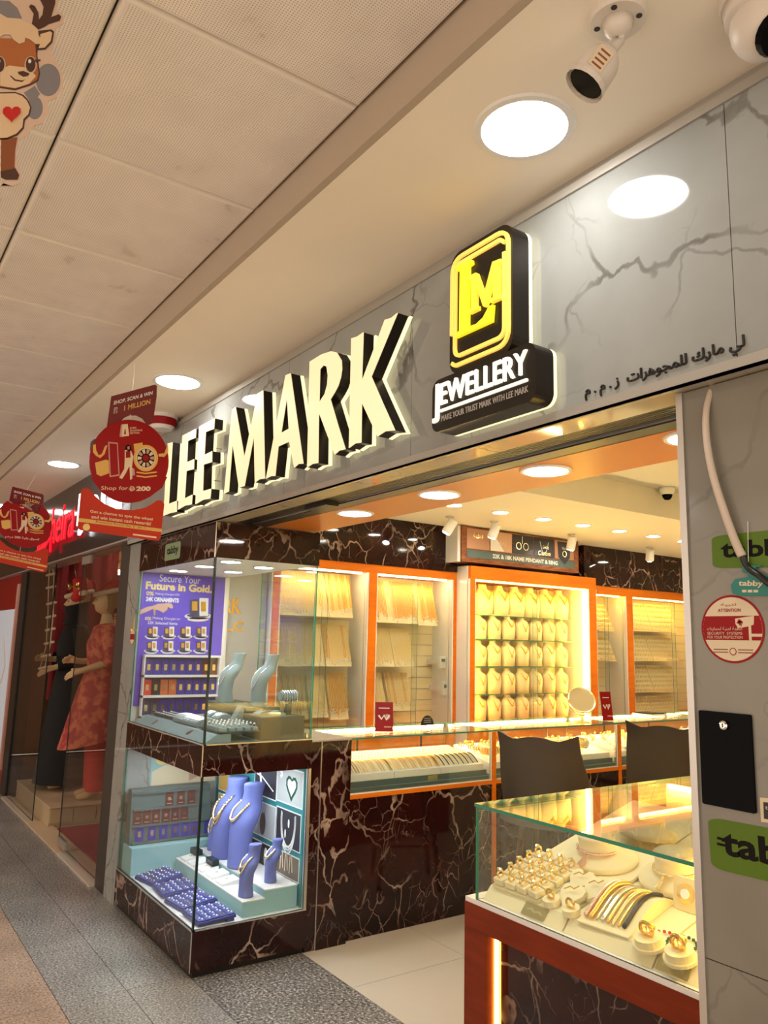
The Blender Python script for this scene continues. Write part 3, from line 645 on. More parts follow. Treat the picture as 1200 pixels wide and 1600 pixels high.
# ---- marble block that joins the showcase to the counter
bk = thing('marble_block', 'dark veined marble block between showcase and long glass counter', 'counter block', (-3.8, 2.18, 0))
MB().box((-4.05, 2.056, 0), (-3.562, 2.115, 0.992)).build('stone_face', 'marble_dark', bk)
MB().box((-4.05, 2.118, 0), (-3.555, 2.296, 0.995)).build('stone_face', 'marble_dark', bk)
MB().bevbox((-4.05, 2.056, 0.994), (-3.553, 2.296, 1.004), .004).build('stone_top', 'grey_trim', bk)
MB().box((-3.563, 2.1145, 0), (-3.555, 2.1185, 0.993)).build('joint_strip', 'steel', bk)

# ---- tabby sticker on the header
def tabby_sticker(label, fr, u0, v0, u1, v1, m, skew=0.0, ink='print_dark', sub=False):
    O, U, V, N = fr; r = min(u1 - u0, v1 - v0) * 0.18
    lp = [(a, b + skew * (a - u0) / (u1 - u0)) for a, b in rrect(u0, v0, u1, v1, r)]
    c = O + U * (u0 + u1) / 2 + V * v0
    t = thing('brand_sticker', label, 'sticker', c, 'green payment stickers')
    MB().prism([lp], fr, 0, 0.0012).build('backing', m, t)
    w, h = u1 - u0, v1 - v0
    text('lettering', 'tabby', fr, (u0 + .14 * w, v0 + .22 * h, u1 - .12 * w, v0 + .82 * h), ink, t, d=0.0016, bold=0.03, skew=skew)
    return t
fh = fr_front(CY0)
q = [ony(p, CY0) for p in ((257, 877), (283, 845), (283, 870), (257, 851))]
tabby_sticker('pale green payment sticker on the dark marble header above the showcase', fh, q[0].x, q[0].z, q[1].x, q[1].z - .0, 'tabby_pale')

# ---- banner and bar rack at the left end of the upper tier
XBN = CX1 + 0.018
fs = fr_side(XBN + .004)
def sb(p0, p1, x=XBN):
    xm = (p0[0] + p1[0]) / 2; return (onx(p0, x).y, onx((xm, p0[1]), x).z, onx(p1, x).y, onx((xm, p1[1]), x).z)
bn = thing('promotion_banner', 'violet banner reading Secure Your Future in Gold at end of showcase', 'banner', (XBN, 1.76, 1.27))
MB().box((XBN, 1.487, 1.10), (XBN + .004, 2.035, 1.888)).build('sheet', 'banner_blue', bn)
MB().box((XBN, 2.018, 1.10), (XBN + .008, 2.036, 1.888)).build('white_edge', 'white_gloss', bn)
def bc(a, b): return (170 + a * .14167, 820 + b * .14167)
for body, p0, p1, mt, bo in (('Secure Your', (555, 640), (1010, 562), 'print_white', 0.0), ('Future in Gold.', (400, 733), (1140, 645), 'banner_yellow', .045), ('0%', (408, 780), (497, 735), 'banner_yellow', .03),
                             ('Making Charges ON', (510, 782), (775, 755), 'print_white', 0), ('24K ORNAMENTS', (405, 852), (772, 802), 'print_white', .05), ('0%', (395, 1052), (468, 1015), 'banner_yellow', .03),
                             ('Making Charges on', (480, 1055), (785, 1018), 'print_white', 0), ('22K Selected Items', (425, 1100), (755, 1068), 'print_white', 0.01)):
    text('lettering', body, fs, sb(bc(*p0), bc(*p1)), mt, bn, d=.0006, bold=bo)
def bpoly(pts): return pxl([bc(*p) for p in pts], fs, 'x', XBN)
MB().prism([bpoly([(345, 940), (420, 905), (480, 895), (540, 870), (600, 868), (655, 858), (700, 880), (706, 915), (690, 925), (650, 905), (640, 940), (600, 970), (540, 940), (480, 930), (400, 965), (340, 990)])], fs, 0, .0006).build('printed_hand', 'skin_light', bn)
MB().prism([bpoly([(488, 930), (515, 925), (508, 1000), (495, 1000)])], fs, 0, .0008).build('printed_bracelet', 'gold_pale', bn)
pw, pg, pb = MB(), MB(), MB()
def pedestal(cx, cy, s, fm_=fs):
    for (rx, ry, dy) in ((1.0, .24, 0), (.78, .17, .22)):
        pw.prism([bpoly([(cx + s * rx * math.cos(t * PI / 8), cy + s * (dy + ry * math.sin(t * PI / 8))) for t in range(16)])], fs, 0, .0006)
    pb.prism([bpoly([(cx + s * .82 * math.cos(t * PI / 8), cy - s * .05 + s * .15 * math.sin(t * PI / 8)) for t in range(16)])], fs, 0, .0008)
    pb.prism([bpoly([(cx - .62 * s, cy - s * .02), (cx + .08 * s, cy - s * .0), (cx + .08 * s, cy - 1.25 * s), (cx - .62 * s, cy - 1.2 * s)])], fs, 0, .001)
    pw.prism([bpoly([(cx + .10 * s, cy), (cx + .72 * s, cy - .02 * s), (cx + .75 * s, cy - 1.3 * s), (cx + .10 * s, cy - 1.32 * s)])], fs, 0, .001)
    MB().prism([bpoly([(cx - .45 * s, cy - .4 * s), (cx - .05 * s, cy - .4 * s), (cx - .05 * s, cy - 1.08 * s), (cx - .45 * s, cy - 1.08 * s)])], fs, 0, .0014).build('printed_bar', 'gold', bn)
    MB().prism([bpoly([(cx + .2 * s, cy - .35 * s), (cx + .56 * s, cy - .35 * s), (cx + .56 * s, cy - 1.05 * s), (cx + .2 * s, cy - 1.05 * s)])], fs, 0, .0014).build('printed_bar', 'gold', bn)
pedestal(982, 1008, 152)
for cx in (475, 657, 838, 1012): pedestal(cx, 1232, 82)
for cx in (465, 648, 832, 1008): pedestal(cx, 1390, 82)
pw.build('printed_pedestal', 'print_white', bn); pb.build('printed_card', 'card_navy', bn)

XR = XBN + 0.012
rk = thing('bar_card_rack', 'white three shelf rack of carded gold bars under the violet banner', 'rack', (XR, 1.76, 1.02))
ra = sb((219, 1110), (343, 1026), XR + .03); ry0, rz0, ry1, rz1 = ra[0], 1.035, 2.0, ra[3]
MB().box((XR, ry0, rz0), (XR + .006, ry1, rz1)).build('back_panel', 'card_navy', rk)
sh = (rz1 - rz0) / 3
for k in range(4): MB().box((XR, ry0, rz0 + sh * k - .004), (XR + .04, ry1, rz0 + sh * k + .010)).build('shelf', 'white_gloss', rk)
for y in (ry0, ry1 - .008): MB().box((XR, y, rz0), (XR + .04, y + .008, rz1)).build('side_panel', 'white_gloss', rk)
cw = (ry1 - ry0 - .02) / 9
def card(x, y, z, w, h, mc, mi_, label, grp, coin=False, tilt=0.004):
    t = thing('gold_card', label, 'gold card', (x, y, z), grp)
    fcs = (Vector((x, y, z)), Y, (Z * h - X * tilt).normalized(), X)
    MB().prism([[(-w / 2, 0), (w / 2, 0), (w / 2, h), (-w / 2, h)]], fcs, 0, .002).build('card', mc, t)
    if coin: MB().prism([circ(0, h * .48, w * .22, 14)], fcs, .002, .004).build('coin', mi_, t)
    else: MB().prism([rrect(-w * .2, h * .28, w * .2, h * .68, w * .05, 2)], fcs, .002, .004).build('bar', mi_, t)
    if coin: MB().box((x + .003, y - w * .3, z + h * .13), (x + .0036, y + w * .3, z + h * .18)).build('print', 'print_pink', t)
    return t
rows = [['card_blue'] * 7 + ['card_brown'] * 2, ['card_red', 'card_black', 'card_orange', 'card_orange'] + ['card_blue'] * 5, ['card_navy'] * 2 + ['card_blue'] * 7]
CN = {'card_blue': 'blue', 'card_brown': 'brown', 'card_red': 'red', 'card_black': 'black', 'card_orange': 'orange', 'card_navy': 'navy'}
for r, row in enumerate(rows):
    for k, mc in enumerate(row):
        y = ry0 + .012 + cw * (k + .5)
        card(XR + .012, y, rz0 + sh * (2 - r) + .0105, cw * .90, sh * .76, mc, 'gold_pale', '%s carded gold bar, %s from left on the %s shelf of white rack' % (CN[mc], ORD[k], ('top', 'middle', 'bottom')[r]), 'gold bar cards on the white rack')

# ---- jewellery stands
def loft(mb, secs, n=14, mi=0):
    P = []
    for cx, cy, cz, hw, hd in secs:
        P.append([(cx + hw * math.cos(2 * PI * k / n), cy + hd * math.sin(2 * PI * k / n), cz) for k in range(n)])
    mb.grid(P, mi, True); a = len(mb.v)
    mb.f.append([a - n + k for k in range(n)]); mb.m.append(mi); b = a - n * len(secs); mb.f.append([b + k for k in range(n)][::-1]); mb.m.append(mi)
    return mb
BS = [(0, 0, .20, .155), (0, .03, .20, .155), (-.01, .22, .195, .14), (.0, .45, .22, .145), (.035, .58, .262, .165), (.07, .67, .25, .165), (.10, .74, .18, .145), (.115, .80, .138, .130), (.13, .89, .130, .126), (.14, .98, .145, .140), (.142, 1.0, .138, .134)]
def bsec(zz, wf, lf):
    for (c0, z0, w0, d0), (c1, z1, w1, d1) in zip(BS[:-1], BS[1:]):
        if zz <= z1: k = (zz - z0) / (z1 - z0); return ((c0 + (c1 - c0) * k) * lf, (w0 + (w1 - w0) * k) * wf, d0 + (d1 - d0) * k)
    return (BS[-1][0] * lf, BS[-1][2] * wf, BS[-1][3])
def tall_bust(loc, h, wf, m, label, cat='display bust', grp=None, lean=1.0, rz=0.0):
    t = thing('display_bust', label, cat, loc, grp, rz=rz); WORG[t.name] = Vector((0, 0, 0))
    S = [(0, c * lean * h, z * h, w * wf * h, d * h) for c, z, w, d in BS]
    loft(MB(), S, 16).build('form', m, t, smooth=True)
    return t
def necklace(name, label, loc, h, wf, m, drop=.32, r=.003, beads=False, rz=0.0, grp='necklaces on display busts', lean=1.0):
    t = thing(name, label, 'necklace', loc, grp, rz=rz); WORG[t.name] = Vector((0, 0, 0))
    pts = []
    for k in range(19):
        s_ = -1 + k / 9; a = abs(s_); zz = .79 - drop * (1 - a ** 1.9)
        cy, hw, hd = bsec(zz, wf, lean); x = s_ * min(hw * .97, .135 * wf + .10 * wf * (1 - a * a))
        y = cy - hd * math.sqrt(max(0.0, 1 - (x / hw) ** 2)); pts.append((x * h, y * h - r * .9, zz * h))
    if beads:
        mb = MB()
        for p0, p1 in zip(pts[:-1], pts[1:]):
            for tt in (0.0, .5):
                c = Vector(p0).lerp(Vector(p1), tt); mb.lathe([(0, -r), (r * .8, -r * .6), (r, 0), (r * .8, r * .6), (0, r)], 6, c)
        mb.build('chain', m, t, smooth=True)
    else: MB().tube(pts, r, 6).build('chain', m, t, smooth=True)
    return t, pts
rz_top = 1.15
rs1 = tag(MB().bevbox((-4.36, 1.80, 1.0135), (-3.81, 2.0, rz_top), .004).build('display_riser', 'velvet_dark'), 'dark green display riser under the two grey busts', 'display riser')
for k, (px, xx) in enumerate((((352, 1100), -4.18), ((407, 1102), -3.87))):
    q = onx(px, xx); loc = (xx, min(q.y, 1.90), rz_top)
    tall_bust(loc, .275, .85, 'velvet_grey', ['grey leather necklace bust nearest the violet banner', 'grey leather necklace bust beside the bangle bar'][k], grp='grey busts in the upper tier', lean=1.9)
    necklace('necklace', ['thin silver chain on the bust nearest the violet banner', 'silver drop necklace on the bust beside the bangle bar'][k], loc, .275, .85, 'silver', drop=.45, r=.003, lean=1.9)
# dark block at the right end with small pads and a bangle bar
b1 = onx((472, 1118), -3.60)
tag(MB().bevbox((-3.80, 1.78, 1.0135), (-3.585, 2.025, b1.z), .003).build('display_block', 'velvet_dark'), 'dark green display block at the inner corner of upper tier', 'display block')
zb = b1.z + .0005
t = thing('bangle_bar', 'grey padded bangle bar on a post hung with silver bangles', 'bangle stand', (-3.66, 1.965, zb))
MB().box((-3.675, 1.952, zb), (-3.645, 1.978, zb + .075)).build('post', 'velvet_dark', t)
A = Matrix.Rotation(PI / 2, 3, 'X')
MB().lathe([(.022, -.05), (.024, -.046), (.024, .046), (.022, .05)], 16, (-3.66, 1.965, zb + .095), A).build('bar', 'velvet_grey', t, smooth=False)
for k in range(6):
    y = 1.93 + k * .014
    tag(MB().tube([(-3.66 + .032 * math.cos(a * PI / 8), y, zb + .088 + .034 * math.sin(a * PI / 8)) for a in range(16)], .0016, 5, True).build('bangle', 'silver'), 'thin silver bangle on the grey bangle bar, %s from the left' % ORD[k], 'bangle', 'silver bangles on the bar')
def pad(loc, l, w, h, m, label, rz=0.0, grp=None, item=None):
    t = thing('display_pad', label, 'display pad', loc, grp, rz=rz); WORG[t.name] = Vector((0, 0, 0))
    P = []
    for i in range(7):
        s = i / 6; P.append([(-w / 2, -l / 2 + l * s, 0), (-w / 2, -l / 2 + l * s, .004 + h * math.sin(PI * min(1, s * .75 + .12))), (w / 2, -l / 2 + l * s, .004 + h * math.sin(PI * min(1, s * .75 + .12))), (w / 2, -l / 2 + l * s, 0)])
    mb = MB().grid(P); n = len(mb.v); mb.f.append([0, 1, 2, 3]); mb.m.append(0); mb.f.append([n - 1, n - 2, n - 3, n - 4]); mb.m.append(0)
    mb.build('pad', m, t)
    return t, [(0, -l / 2 + l * i / 6, .006 + h * math.sin(PI * min(1, i / 6 * .75 + .12))) for i in range(7)]
for k, (x, y, z0, l, w, h, rz) in enumerate(((-3.70, 1.84, zb, .085, .05, .016, .3), (-3.64, 1.89, zb, .08, .05, .016, .0), (-3.72, 1.94, zb, .08, .045, .014, -.2))):
    pad((x, y, z0), l, w, h, 'velvet_grey', 'small grey curved pad on the dark block, %s from the front' % ORD[k], rz, 'small pads on the dark block')
def draped(name, label, pts, loc, rz, off, m, r, grp, cat='bracelet'):
    t = MB().tube([(p[0] + off, p[1], p[2] + r * .6) for p in pts], r, 5).build(name, m, origin=(0, 0, 0)); t.location = loc; t.rotation_euler = (0, 0, rz)
    return tag(t, label, cat, grp)
for k, (x, y) in enumerate(((-4.10, 1.79), (-3.98, 1.79))):
    z0 = 1.0135; tag(MB().bevbox((x - .05, y - .09, z0), (x + .05, y + .005, z0 + .06), .003).build('pad_base', 'velvet_dark'), 'dark base carrying a curved grey pad, %s from the banner' % ORD[k], 'pad base', 'dark pad bases')
    pt, pts = pad((x, y - .045, z0 + .0605), .09, .085, .03, 'velvet_grey', 'curved grey bracelet pad on a dark base, %s from the banner' % ORD[k], 0, 'bracelet pads on dark bases')
    for j in range(3): draped('bracelet', 'silver bracelet, %s of three draped on the %s raised pad' % (ORD[j], ORD[k]), pts, (x, y - .045, z0 + .0605), 0, -.024 + .024 * j, 'silver', .003, 'bracelets on raised pads')
# slim upright pad with a pendant, in front of the right bust
t = thing('pendant_stand', 'slim grey sloping stand with a silver pendant chain', 'pendant stand', (-3.86, 1.77, 1.0135))
MB().prism([[(1.70, 1.0135), (1.80, 1.0135), (1.80, 1.15), (1.785, 1.155)]], (Vector((-3.885, 0, 0)), Y, Z, X), 0, .05).build('stand', 'velvet_grey', t)
MB().tube([(-3.852, 1.785, 1.158), (-3.858, 1.74, 1.088), (-3.860, 1.725, 1.062), (-3.862, 1.74, 1.088), (-3.868, 1.785, 1.158)], .0018, 5).build('chain', 'silver', t)
# long flat tray: sloped front boards with brown tags, ring tray, bracelet pad
for k, (x0, x1) in enumerate(((-4.66, -4.14), (-4.137, -3.58))):
    t = thing('sloped_board', 'grey sloped display board behind the front glass, %s half' % ('banner side', 'corner side')[k], 'display board', ((x0 + x1) / 2, 1.52, 1.0135), 'sloped boards of the upper tier')
    MB().prism([[(1.488, 1.0135), (1.62, 1.0135), (1.62, 1.055), (1.545, 1.05)]], (Vector((x0, 0, 0)), Y, Z, X), 0, x1 - x0).build('board', 'velvet_grey', t)
    MB().prism([[(1.505, 1.0248), (1.535, 1.0440), (1.535, 1.0446), (1.505, 1.0254)]], (Vector((x0 + .26, 0, 0)), Y, Z, X), 0, .035).build('name_tag', 'card_brown', t)
zt = 1.0575
ringp = proto('ring_clip', 'x', 'ring', 'silver rings in the upper tier tray')
MB().box((-.016, -.014, 0), (.016, .014, .014)).build('slot_pad', 'velvet_grey', ringp)
MB().tube([(0, .011 * math.cos(a * PI / 6), .018 + .011 * math.sin(a * PI / 6)) for a in range(12)], .0016, 5, True).build('band', 'silver', ringp)
MB().lathe([(0, .026), (.005, .030), (.004, .034), (0, .036)], 6).build('stone', 'gem', ringp)
tag(MB().bevbox((-3.84, 1.56, 1.056), (-3.575, 1.77, 1.064), .002).build('ring_tray', 'velvet_dark'), 'dark ring tray at the glass corner of upper tier', 'ring tray')
k = 0
for i in range(6):
    for j in range(5):
        place(ringp, k, (-3.595 - .042 * i, 1.583 + .041 * j, 1.0645), label='silver ring in a grey pad, column %s row %s of corner tray' % (ORD[i], ORD[j])); k += 1
pt, pts = pad((-4.06, 1.63, zt - .001), .13, .34, .03, 'velvet_grey', 'wide curved grey pad carrying rows of silver bracelets', 0)
for j in range(11): draped('bracelet', 'silver tennis bracelet on the wide curved pad, %s from the banner' % ORD[j], pts, (-4.06, 1.63, zt - .001), 0, -.155 + .031 * j, 'silver', .0042, 'bracelets on the wide pad')
stp = proto('stud_pad', 'x', 'earring pad', 'stud pads beside the bar rack')
MB().box((-.018, -.018, 0), (.018, .018, .010)).build('pad', 'velvet_dark', stp)
for a, b in ((-.008, 0), (.008, 0)): MB().lathe([(0, .010), (.005, .013), (0, .017)], 6, (a, b, 0)).build('stud', 'gem', stp)
k = 0
for i in range(8):
    for j in range(3):
        place(stp, k, (-4.30 - .042 * i, 1.60 + .045 * j, zt), label='dark pad with a pair of sparkling studs, column %s row %s beside bar rack' % (ORD[i], ORD[j])); k += 1

# ================================================================== LOWER TIER
# poster of jewellery photographs on the back board
YP = CY1 - .012
fp = fr_front(YP)
def cp(pts): return pxl([(310 + a * .1687, 1190 + b * .1687) for a, b in pts], fp, 'y', YP)
po = thing('jewellery_poster', 'teal poster of jewellery photographs at the back of lower tier', 'poster', (-4.0, YP, .21))
MB().box((-4.55, YP - .003, .21), (-3.58, YP, .866)).build('sheet', 'poster_teal', po)
def pic(quad, m, nm='picture'):
    uv = cp(quad)
    us = sorted(p[0] for p in uv); vs = sorted(p[1] for p in uv); u0 = (us[0] + us[1]) / 2; u1 = (us[2] + us[3]) / 2; v0 = (vs[0] + vs[1]) / 2; v1 = (vs[2] + vs[3]) / 2
    MB().prism([[(u0 - .006, v0 - .006), (u1 + .006, v0 - .006), (u1 + .006, v1 + .006), (u0 - .006, v1 + .006)]], fp, .003, .0034).build('picture_border', 'print_white', po)
    MB().prism([[(u0, v0), (u1, v0), (u1, v1), (u0, v1)]], fp, .0034, .004).build(nm, m, po)
    return u0, v0, u1, v1
def ribbon(uv, w, m, dd=.004): MB().prism([strip(uv, w)], fp, dd, dd + .0004).build('printed_jewellery', m, po)
A1 = pic([(745, 60), (975, 80), (965, 440), (735, 345)], 'poster_grey')
A2 = pic([(735, 425), (955, 495), (940, 840), (722, 735)], 'poster_dark')
A3 = pic([(745, 825), (940, 900), (925, 1110), (715, 1010)], 'poster_brown')
A4 = pic([(535, 30), (735, 60), (720, 350), (525, 290)], 'poster_dark')
A5 = pic([(500, 360), (722, 410), (705, 735), (495, 640)], 'poster_grey')
A6 = pic([(495, 700), (740, 825), (710, 1005), (490, 900)], 'poster_dark')
A7 = pic([(200, 120), (370, 150), (360, 300), (195, 260)], 'print_gold')
A8 = pic([(190, 300), (340, 340), (330, 600), (185, 520)], 'print_cream')
def hrt(c, s, n=18): return [(c[0] + s * .9 * math.sin(t) ** 3 * 1.0, c[1] + s * (.8125 * math.cos(t) - .3125 * math.cos(2 * t) - .125 * math.cos(3 * t) - .0625 * math.cos(4 * t))) for t in [2 * PI * k / n for k in range(n + 1)]]
c = (A1[0] + (A1[2] - A1[0]) * .58, (A1[1] + A1[3]) / 2)
ribbon(hrt(c, .062), .016, 'bead_green'); MB().prism([hrt(c, .048)[:-1]], fp, .004, .0045).build('printed_jewellery', 'print_white', po)
ribbon([(A1[0] + .03 + .02 * math.sin(k * 1.2), A1[1] + .12 + .012 * k) for k in range(8)], .02, 'print_white')
for s in (0, 1, 2): ribbon([((A2[0] + A2[2]) / 2 + (.078 - .004 * s) * math.cos(t), A2[3] - .045 + (.16 - .016 * s) * math.sin(t)) for t in [PI * .93 + PI * 1.14 * k / 18 for k in range(19)]], .009, 'print_white')
for dx, dz_ in ((-.028, .115), (.006, .060)): MB().prism([circ((A2[0] + A2[2]) / 2 + dx, A2[3] - dz_, .009, 10, .022)], fp, .004, .0044).build('printed_jewellery', 'print_white', po)
ribbon([(A4[0] + .05 + .05 * k / 8, A4[3] - .02 - .16 * (k / 8) ** 1.4) for k in range(9)], .02, 'print_white'); ribbon([(A4[0] + .02, A4[3] - .05), (A4[0] + .09, A4[3] - .06), (A4[2] - .03, A4[1] + .04)], .008, 'print_white')
MB().prism([circ((A5[0] + A5[2]) / 2, (A5[1] + A5[3]) / 2 - .02, .035, 16, .06)], fp, .004, .0044).build('printed_jewellery', 'poster_brown', po)
ribbon([((A5[0] + A5[2]) / 2 + .02, A5[3] - .01), ((A5[0] + A5[2]) / 2, (A5[1] + A5[3]) / 2 + .03)], .004, 'print_white')
for k in range(3): ribbon([(A3[0] + .04 + .05 * k, A3[1] + .02), (A3[0] + .045 + .05 * k, A3[1] + .10), (A3[0] + .06 + .05 * k, A3[1] + .11), (A3[0] + .07 + .05 * k, A3[1] + .03)], .008, 'print_cream')
MB().prism([circ((A6[0] + A6[2]) / 2 + .03, (A6[1] + A6[3]) / 2 - .01, .022, 12, .05)], fp, .004, .0044).build('printed_jewellery', 'print_white', po)

# steps
tag(MB().bevbox((-4.66, 1.484, .2035), (-4.50, 1.99, .345), .003).build('display_step', 'teal_cloth'), 'teal fabric step carrying the green card rack', 'display step', 'steps in the lower tier')
t = thing('display_step', 'low teal step with white top behind the navy trays', 'display step', (-4.04, 1.79, .2035), 'steps in the lower tier')
MB().box((-4.48, 1.732, .2035), (-3.592, 1.848, .270)).build('front', 'teal_cloth', t); MB().box((-4.48, 1.731, .270), (-3.591, 1.849, .275)).build('top', 'step_top', t)
t = thing('display_step', 'tall teal step with white top at the back of lower tier', 'display step', (-4.04, 1.94, .2035), 'steps in the lower tier')
MB().box((-4.48, 1.852, .2035), (-3.600, 2.028, .304)).build('front', 'teal_cloth', t); MB().box((-4.48, 1.851, .304), (-3.599, 2.029, .3095)).build('top', 'step_top', t)
# green card rack leaning at the left end
XG = -4.60
rk = thing('card_rack', 'dark green tiered rack holding brown and blue gold cards', 'rack', (XG, 1.73, .3455))
gz0, gz1, gy0, gy1 = .3455, .640, 1.492, 1.965
MB().prism([[(-4.66, gz0), (-4.575, gz0), (-4.60, gz1), (-4.66, gz1)]], (Vector((0, gy0, 0)), X, Z, Y), 0, gy1 - gy0).build('board', 'rack_green', rk)
for k in range(4):
    z = gz0 + .004 + (gz1 - gz0 - .03) / 3 * k; xx = -4.575 - (z - gz0) / (gz1 - gz0) * .025
    MB().box((xx - .004, gy0 + .012, z), (xx + .012, gy1 - .012, z + .012)).build('ledge', 'rack_green', rk)
def cg(a, b): return (180 + a * .1624, 1200 + b * .1624)
for r, (xs, zrow, mc, coin) in enumerate((((525, 635, 738), 2, 'card_brown', True), ((212, 302, 390, 484, 573, 660), 1, 'card_brown', True), ((225, 345, 455, 567, 660, 745, 880), 0, 'card_blue', False))):
    z = gz0 + .0165 + (gz1 - gz0 - .03) / 3 * zrow
    for k, cx in enumerate(xs):
        q = onx(cg(cx, (290, 480, 660)[r]), -4.585); xx = -4.572 - (z - gz0) / (gz1 - gz0) * .025
        card(xx, q.y, z, .046, .080, mc, 'gold_pale', '%s gold card, %s from left on the %s ledge of green rack' % (CN[mc], ORD[k], ('top', 'middle', 'bottom')[r]), 'gold cards on the green rack', coin, .007)
# yellow petal picture over the rack (end wall print)
t = thing('end_picture', 'pale picture with yellow petals on the end wall above green rack', 'picture', (CX1 + .014, 1.75, .64))
MB().box((CX1 + .013, 1.62, .64), (CX1 + .016, 2.03, .866)).build('sheet', 'teal_cloth', t)
fe = fr_side(CX1 + .0162)
MB().prism([[(1.63, .64), (2.03, .64), (2.03, .74), (1.85, .78), (1.70, .75), (1.63, .72)]], fe, 0, .0004).build('print', 'print_cream', t)
MB().prism([circ(1.69, .79, .045, 16, .035)], fe, .0004, .0008).build('print', 'banner_yellow', t)
MB().prism([[(1.86, .60 + .05), (1.98, .70), (1.86, .74)]], fe, .0004, .0008).build('print', 'print_pink', t)
# navy earring trays on the floor of the tier
tps = []
for m_ in ('gem', 'gold_pale'):
    tp = proto('earring_pair', 'x', 'earrings', 'earring pairs in the navy trays')
    MB().bevbox((-.0215, -.0165, 0), (.0215, .0165, .006), .0015).build('cushion', 'cushion_blue', tp)
    MB().lathe([(0, .005), (.0055, .009), (0, .015)], 6, (-.008, -.003, 0)).build('stud', m_, tp); MB().lathe([(0, .005), (.0055, .009), (0, .015)], 6, (.009, .004, 0)).build('stud', m_, tp)
    tps.append(tp)
kk = [0, 0]
for n_, (xc, yc, rz, tilt) in enumerate(((-4.365, 1.60, .16, .10), (-4.13, 1.605, -.06, .06), (-3.90, 1.60, .13, .09), (-3.675, 1.602, .02, .05))):
    t = thing('navy_tray', 'navy velvet earring tray, %s from the left on the showcase floor' % ORD[n_], 'tray', (xc, yc, .2125), 'navy trays on the showcase floor', rz=rz); WORG[t.name] = Vector((0, 0, 0))
    t.rotation_euler = (tilt, 0, rz)
    MB().bevbox((-.098, -.094, 0), (.098, .094, .014), .004).build('base', 'velvet_navy', t); MB().box((-.094, .05, -.014), (.094, .085, 0)).build('foot', 'velvet_navy', t)
    Rm = t.rotation_euler.to_matrix()
    for i in range(4):
        for j in range(5):
            v = Vector((xc, yc, .2125)) + Rm @ Vector((-.070 + .0465 * i, -.073 + .0365 * j, .0145)); q_ = 1 if random.random() < .25 else 0
            place(tps[q_], kk[q_], v, rot=(tilt, 0, rz), label='pair of %s earrings, row %s column %s of %s navy tray' % (('silver', 'gold')[q_], ORD[j], ORD[i], ORD[n_])); kk[q_] += 1
# white boxes with small jewels on the low step
for k, x in enumerate((-4.40, -4.29, -4.17, -4.03, -3.90)):
    t = thing('jewel_box', 'white sloped jewel box on the low step, %s from the green rack' % ORD[k], 'jewel box', (x, 1.785, .2755), 'white jewel boxes on the low step')
    MB().prism([[(1.742, .2755), (1.838, .2755), (1.838, .300), (1.742, .286)]], (Vector((x - .045, 0, 0)), Y, Z, X), 0, .09).build('box', 'white', t)
    MB().lathe([(0, 0), (.007, .004), (0, .010)], 6, (x, 1.785, .293)).build('jewel', 'rose_gold' if k > 1 else 'gold_pale', t)
    if k in (0, 2): MB().pane((x - .045, 1.80, .300), (x + .045, 1.838, .33), 1).build('lid', ['glass', 'glass_edge_dark'], t)
# blue velvet busts
zT = .310
for k, (x, y, h, w) in enumerate(((-4.24, 1.912, .42, .85), (-4.02, 1.910, .42, .85))):
    tall_bust((x, y, zT), h, w, 'velvet_blue', ['tall blue velvet bust left of the pair in lower tier', 'tall blue velvet bust with beaded collar in lower tier'][k], grp='tall blue busts', lean=1.1)
    necklace('necklace', ['gold multi strand necklace on the left tall blue bust', 'pale gold beaded collar on the right tall blue bust'][k], (x, y, zT), h, w, 'gold_pale', drop=.30 if k == 0 else .22, r=.0085, beads=True, lean=1.1)
necklace('necklace', 'second gold strand lower on the left tall blue bust', (-4.24, 1.912, zT), .42, .85, 'gold', drop=.36, r=.0045, lean=1.1)
for k, (x, y, z0, h, w) in enumerate(((-3.665, 1.782, .2755, .235, .8), (-3.70, 1.93, zT, .20, .8), (-4.41, 1.93, zT, .25, .8))):
    tall_bust((x, y, z0), h, w, 'velvet_blue', ['small blue velvet bust with two pearl strands at right front', 'small blue velvet bust at back right of lower tier', 'small blue velvet bust beside the green rack'][k], grp='small blue busts', lean=1.2)
for k, d in enumerate((.22, .34)): necklace('necklace', '%s pearl strand on the small right front bust' % ('upper', 'lower')[k], (-3.665, 1.782, .2755), .235, .8, 'gold_pale', drop=d, r=.0045, lean=1.2)
necklace('necklace', 'gold rope strand on the back right small bust', (-3.70, 1.93, zT), .20, .8, 'gold_pale', drop=.2, r=.006, beads=True, lean=1.2)
for k, d in enumerate((.3, .42)): necklace('necklace', '%s gold strand on the small bust beside green rack' % ('upper', 'lower')[k], (-4.41, 1.93, zT), .25, .8, 'gold_pale', drop=d, r=.003, lean=1.2)

u_ = ony((207, 995), CY0)
t = thing('security_sticker', 'small red and white oval sticker on the left marble pilaster', 'sticker', (u_.x, CY0, u_.z - .045))
MB().prism([circ(u_.x, u_.z, .045, 24)], fh, 0, .0008).build('rim', 'sticker_red', t); MB().prism([circ(u_.x, u_.z, .042, 24)], fh, .0008, .0011).build('field', 'print_cream', t); MB().prism([[(u_.x - .040, u_.z - .017), (u_.x + .040, u_.z - .017), (u_.x + .040, u_.z + .017), (u_.x - .040, u_.z + .017)]], fh, .0011, .0014).build('band', 'sticker_red', t)
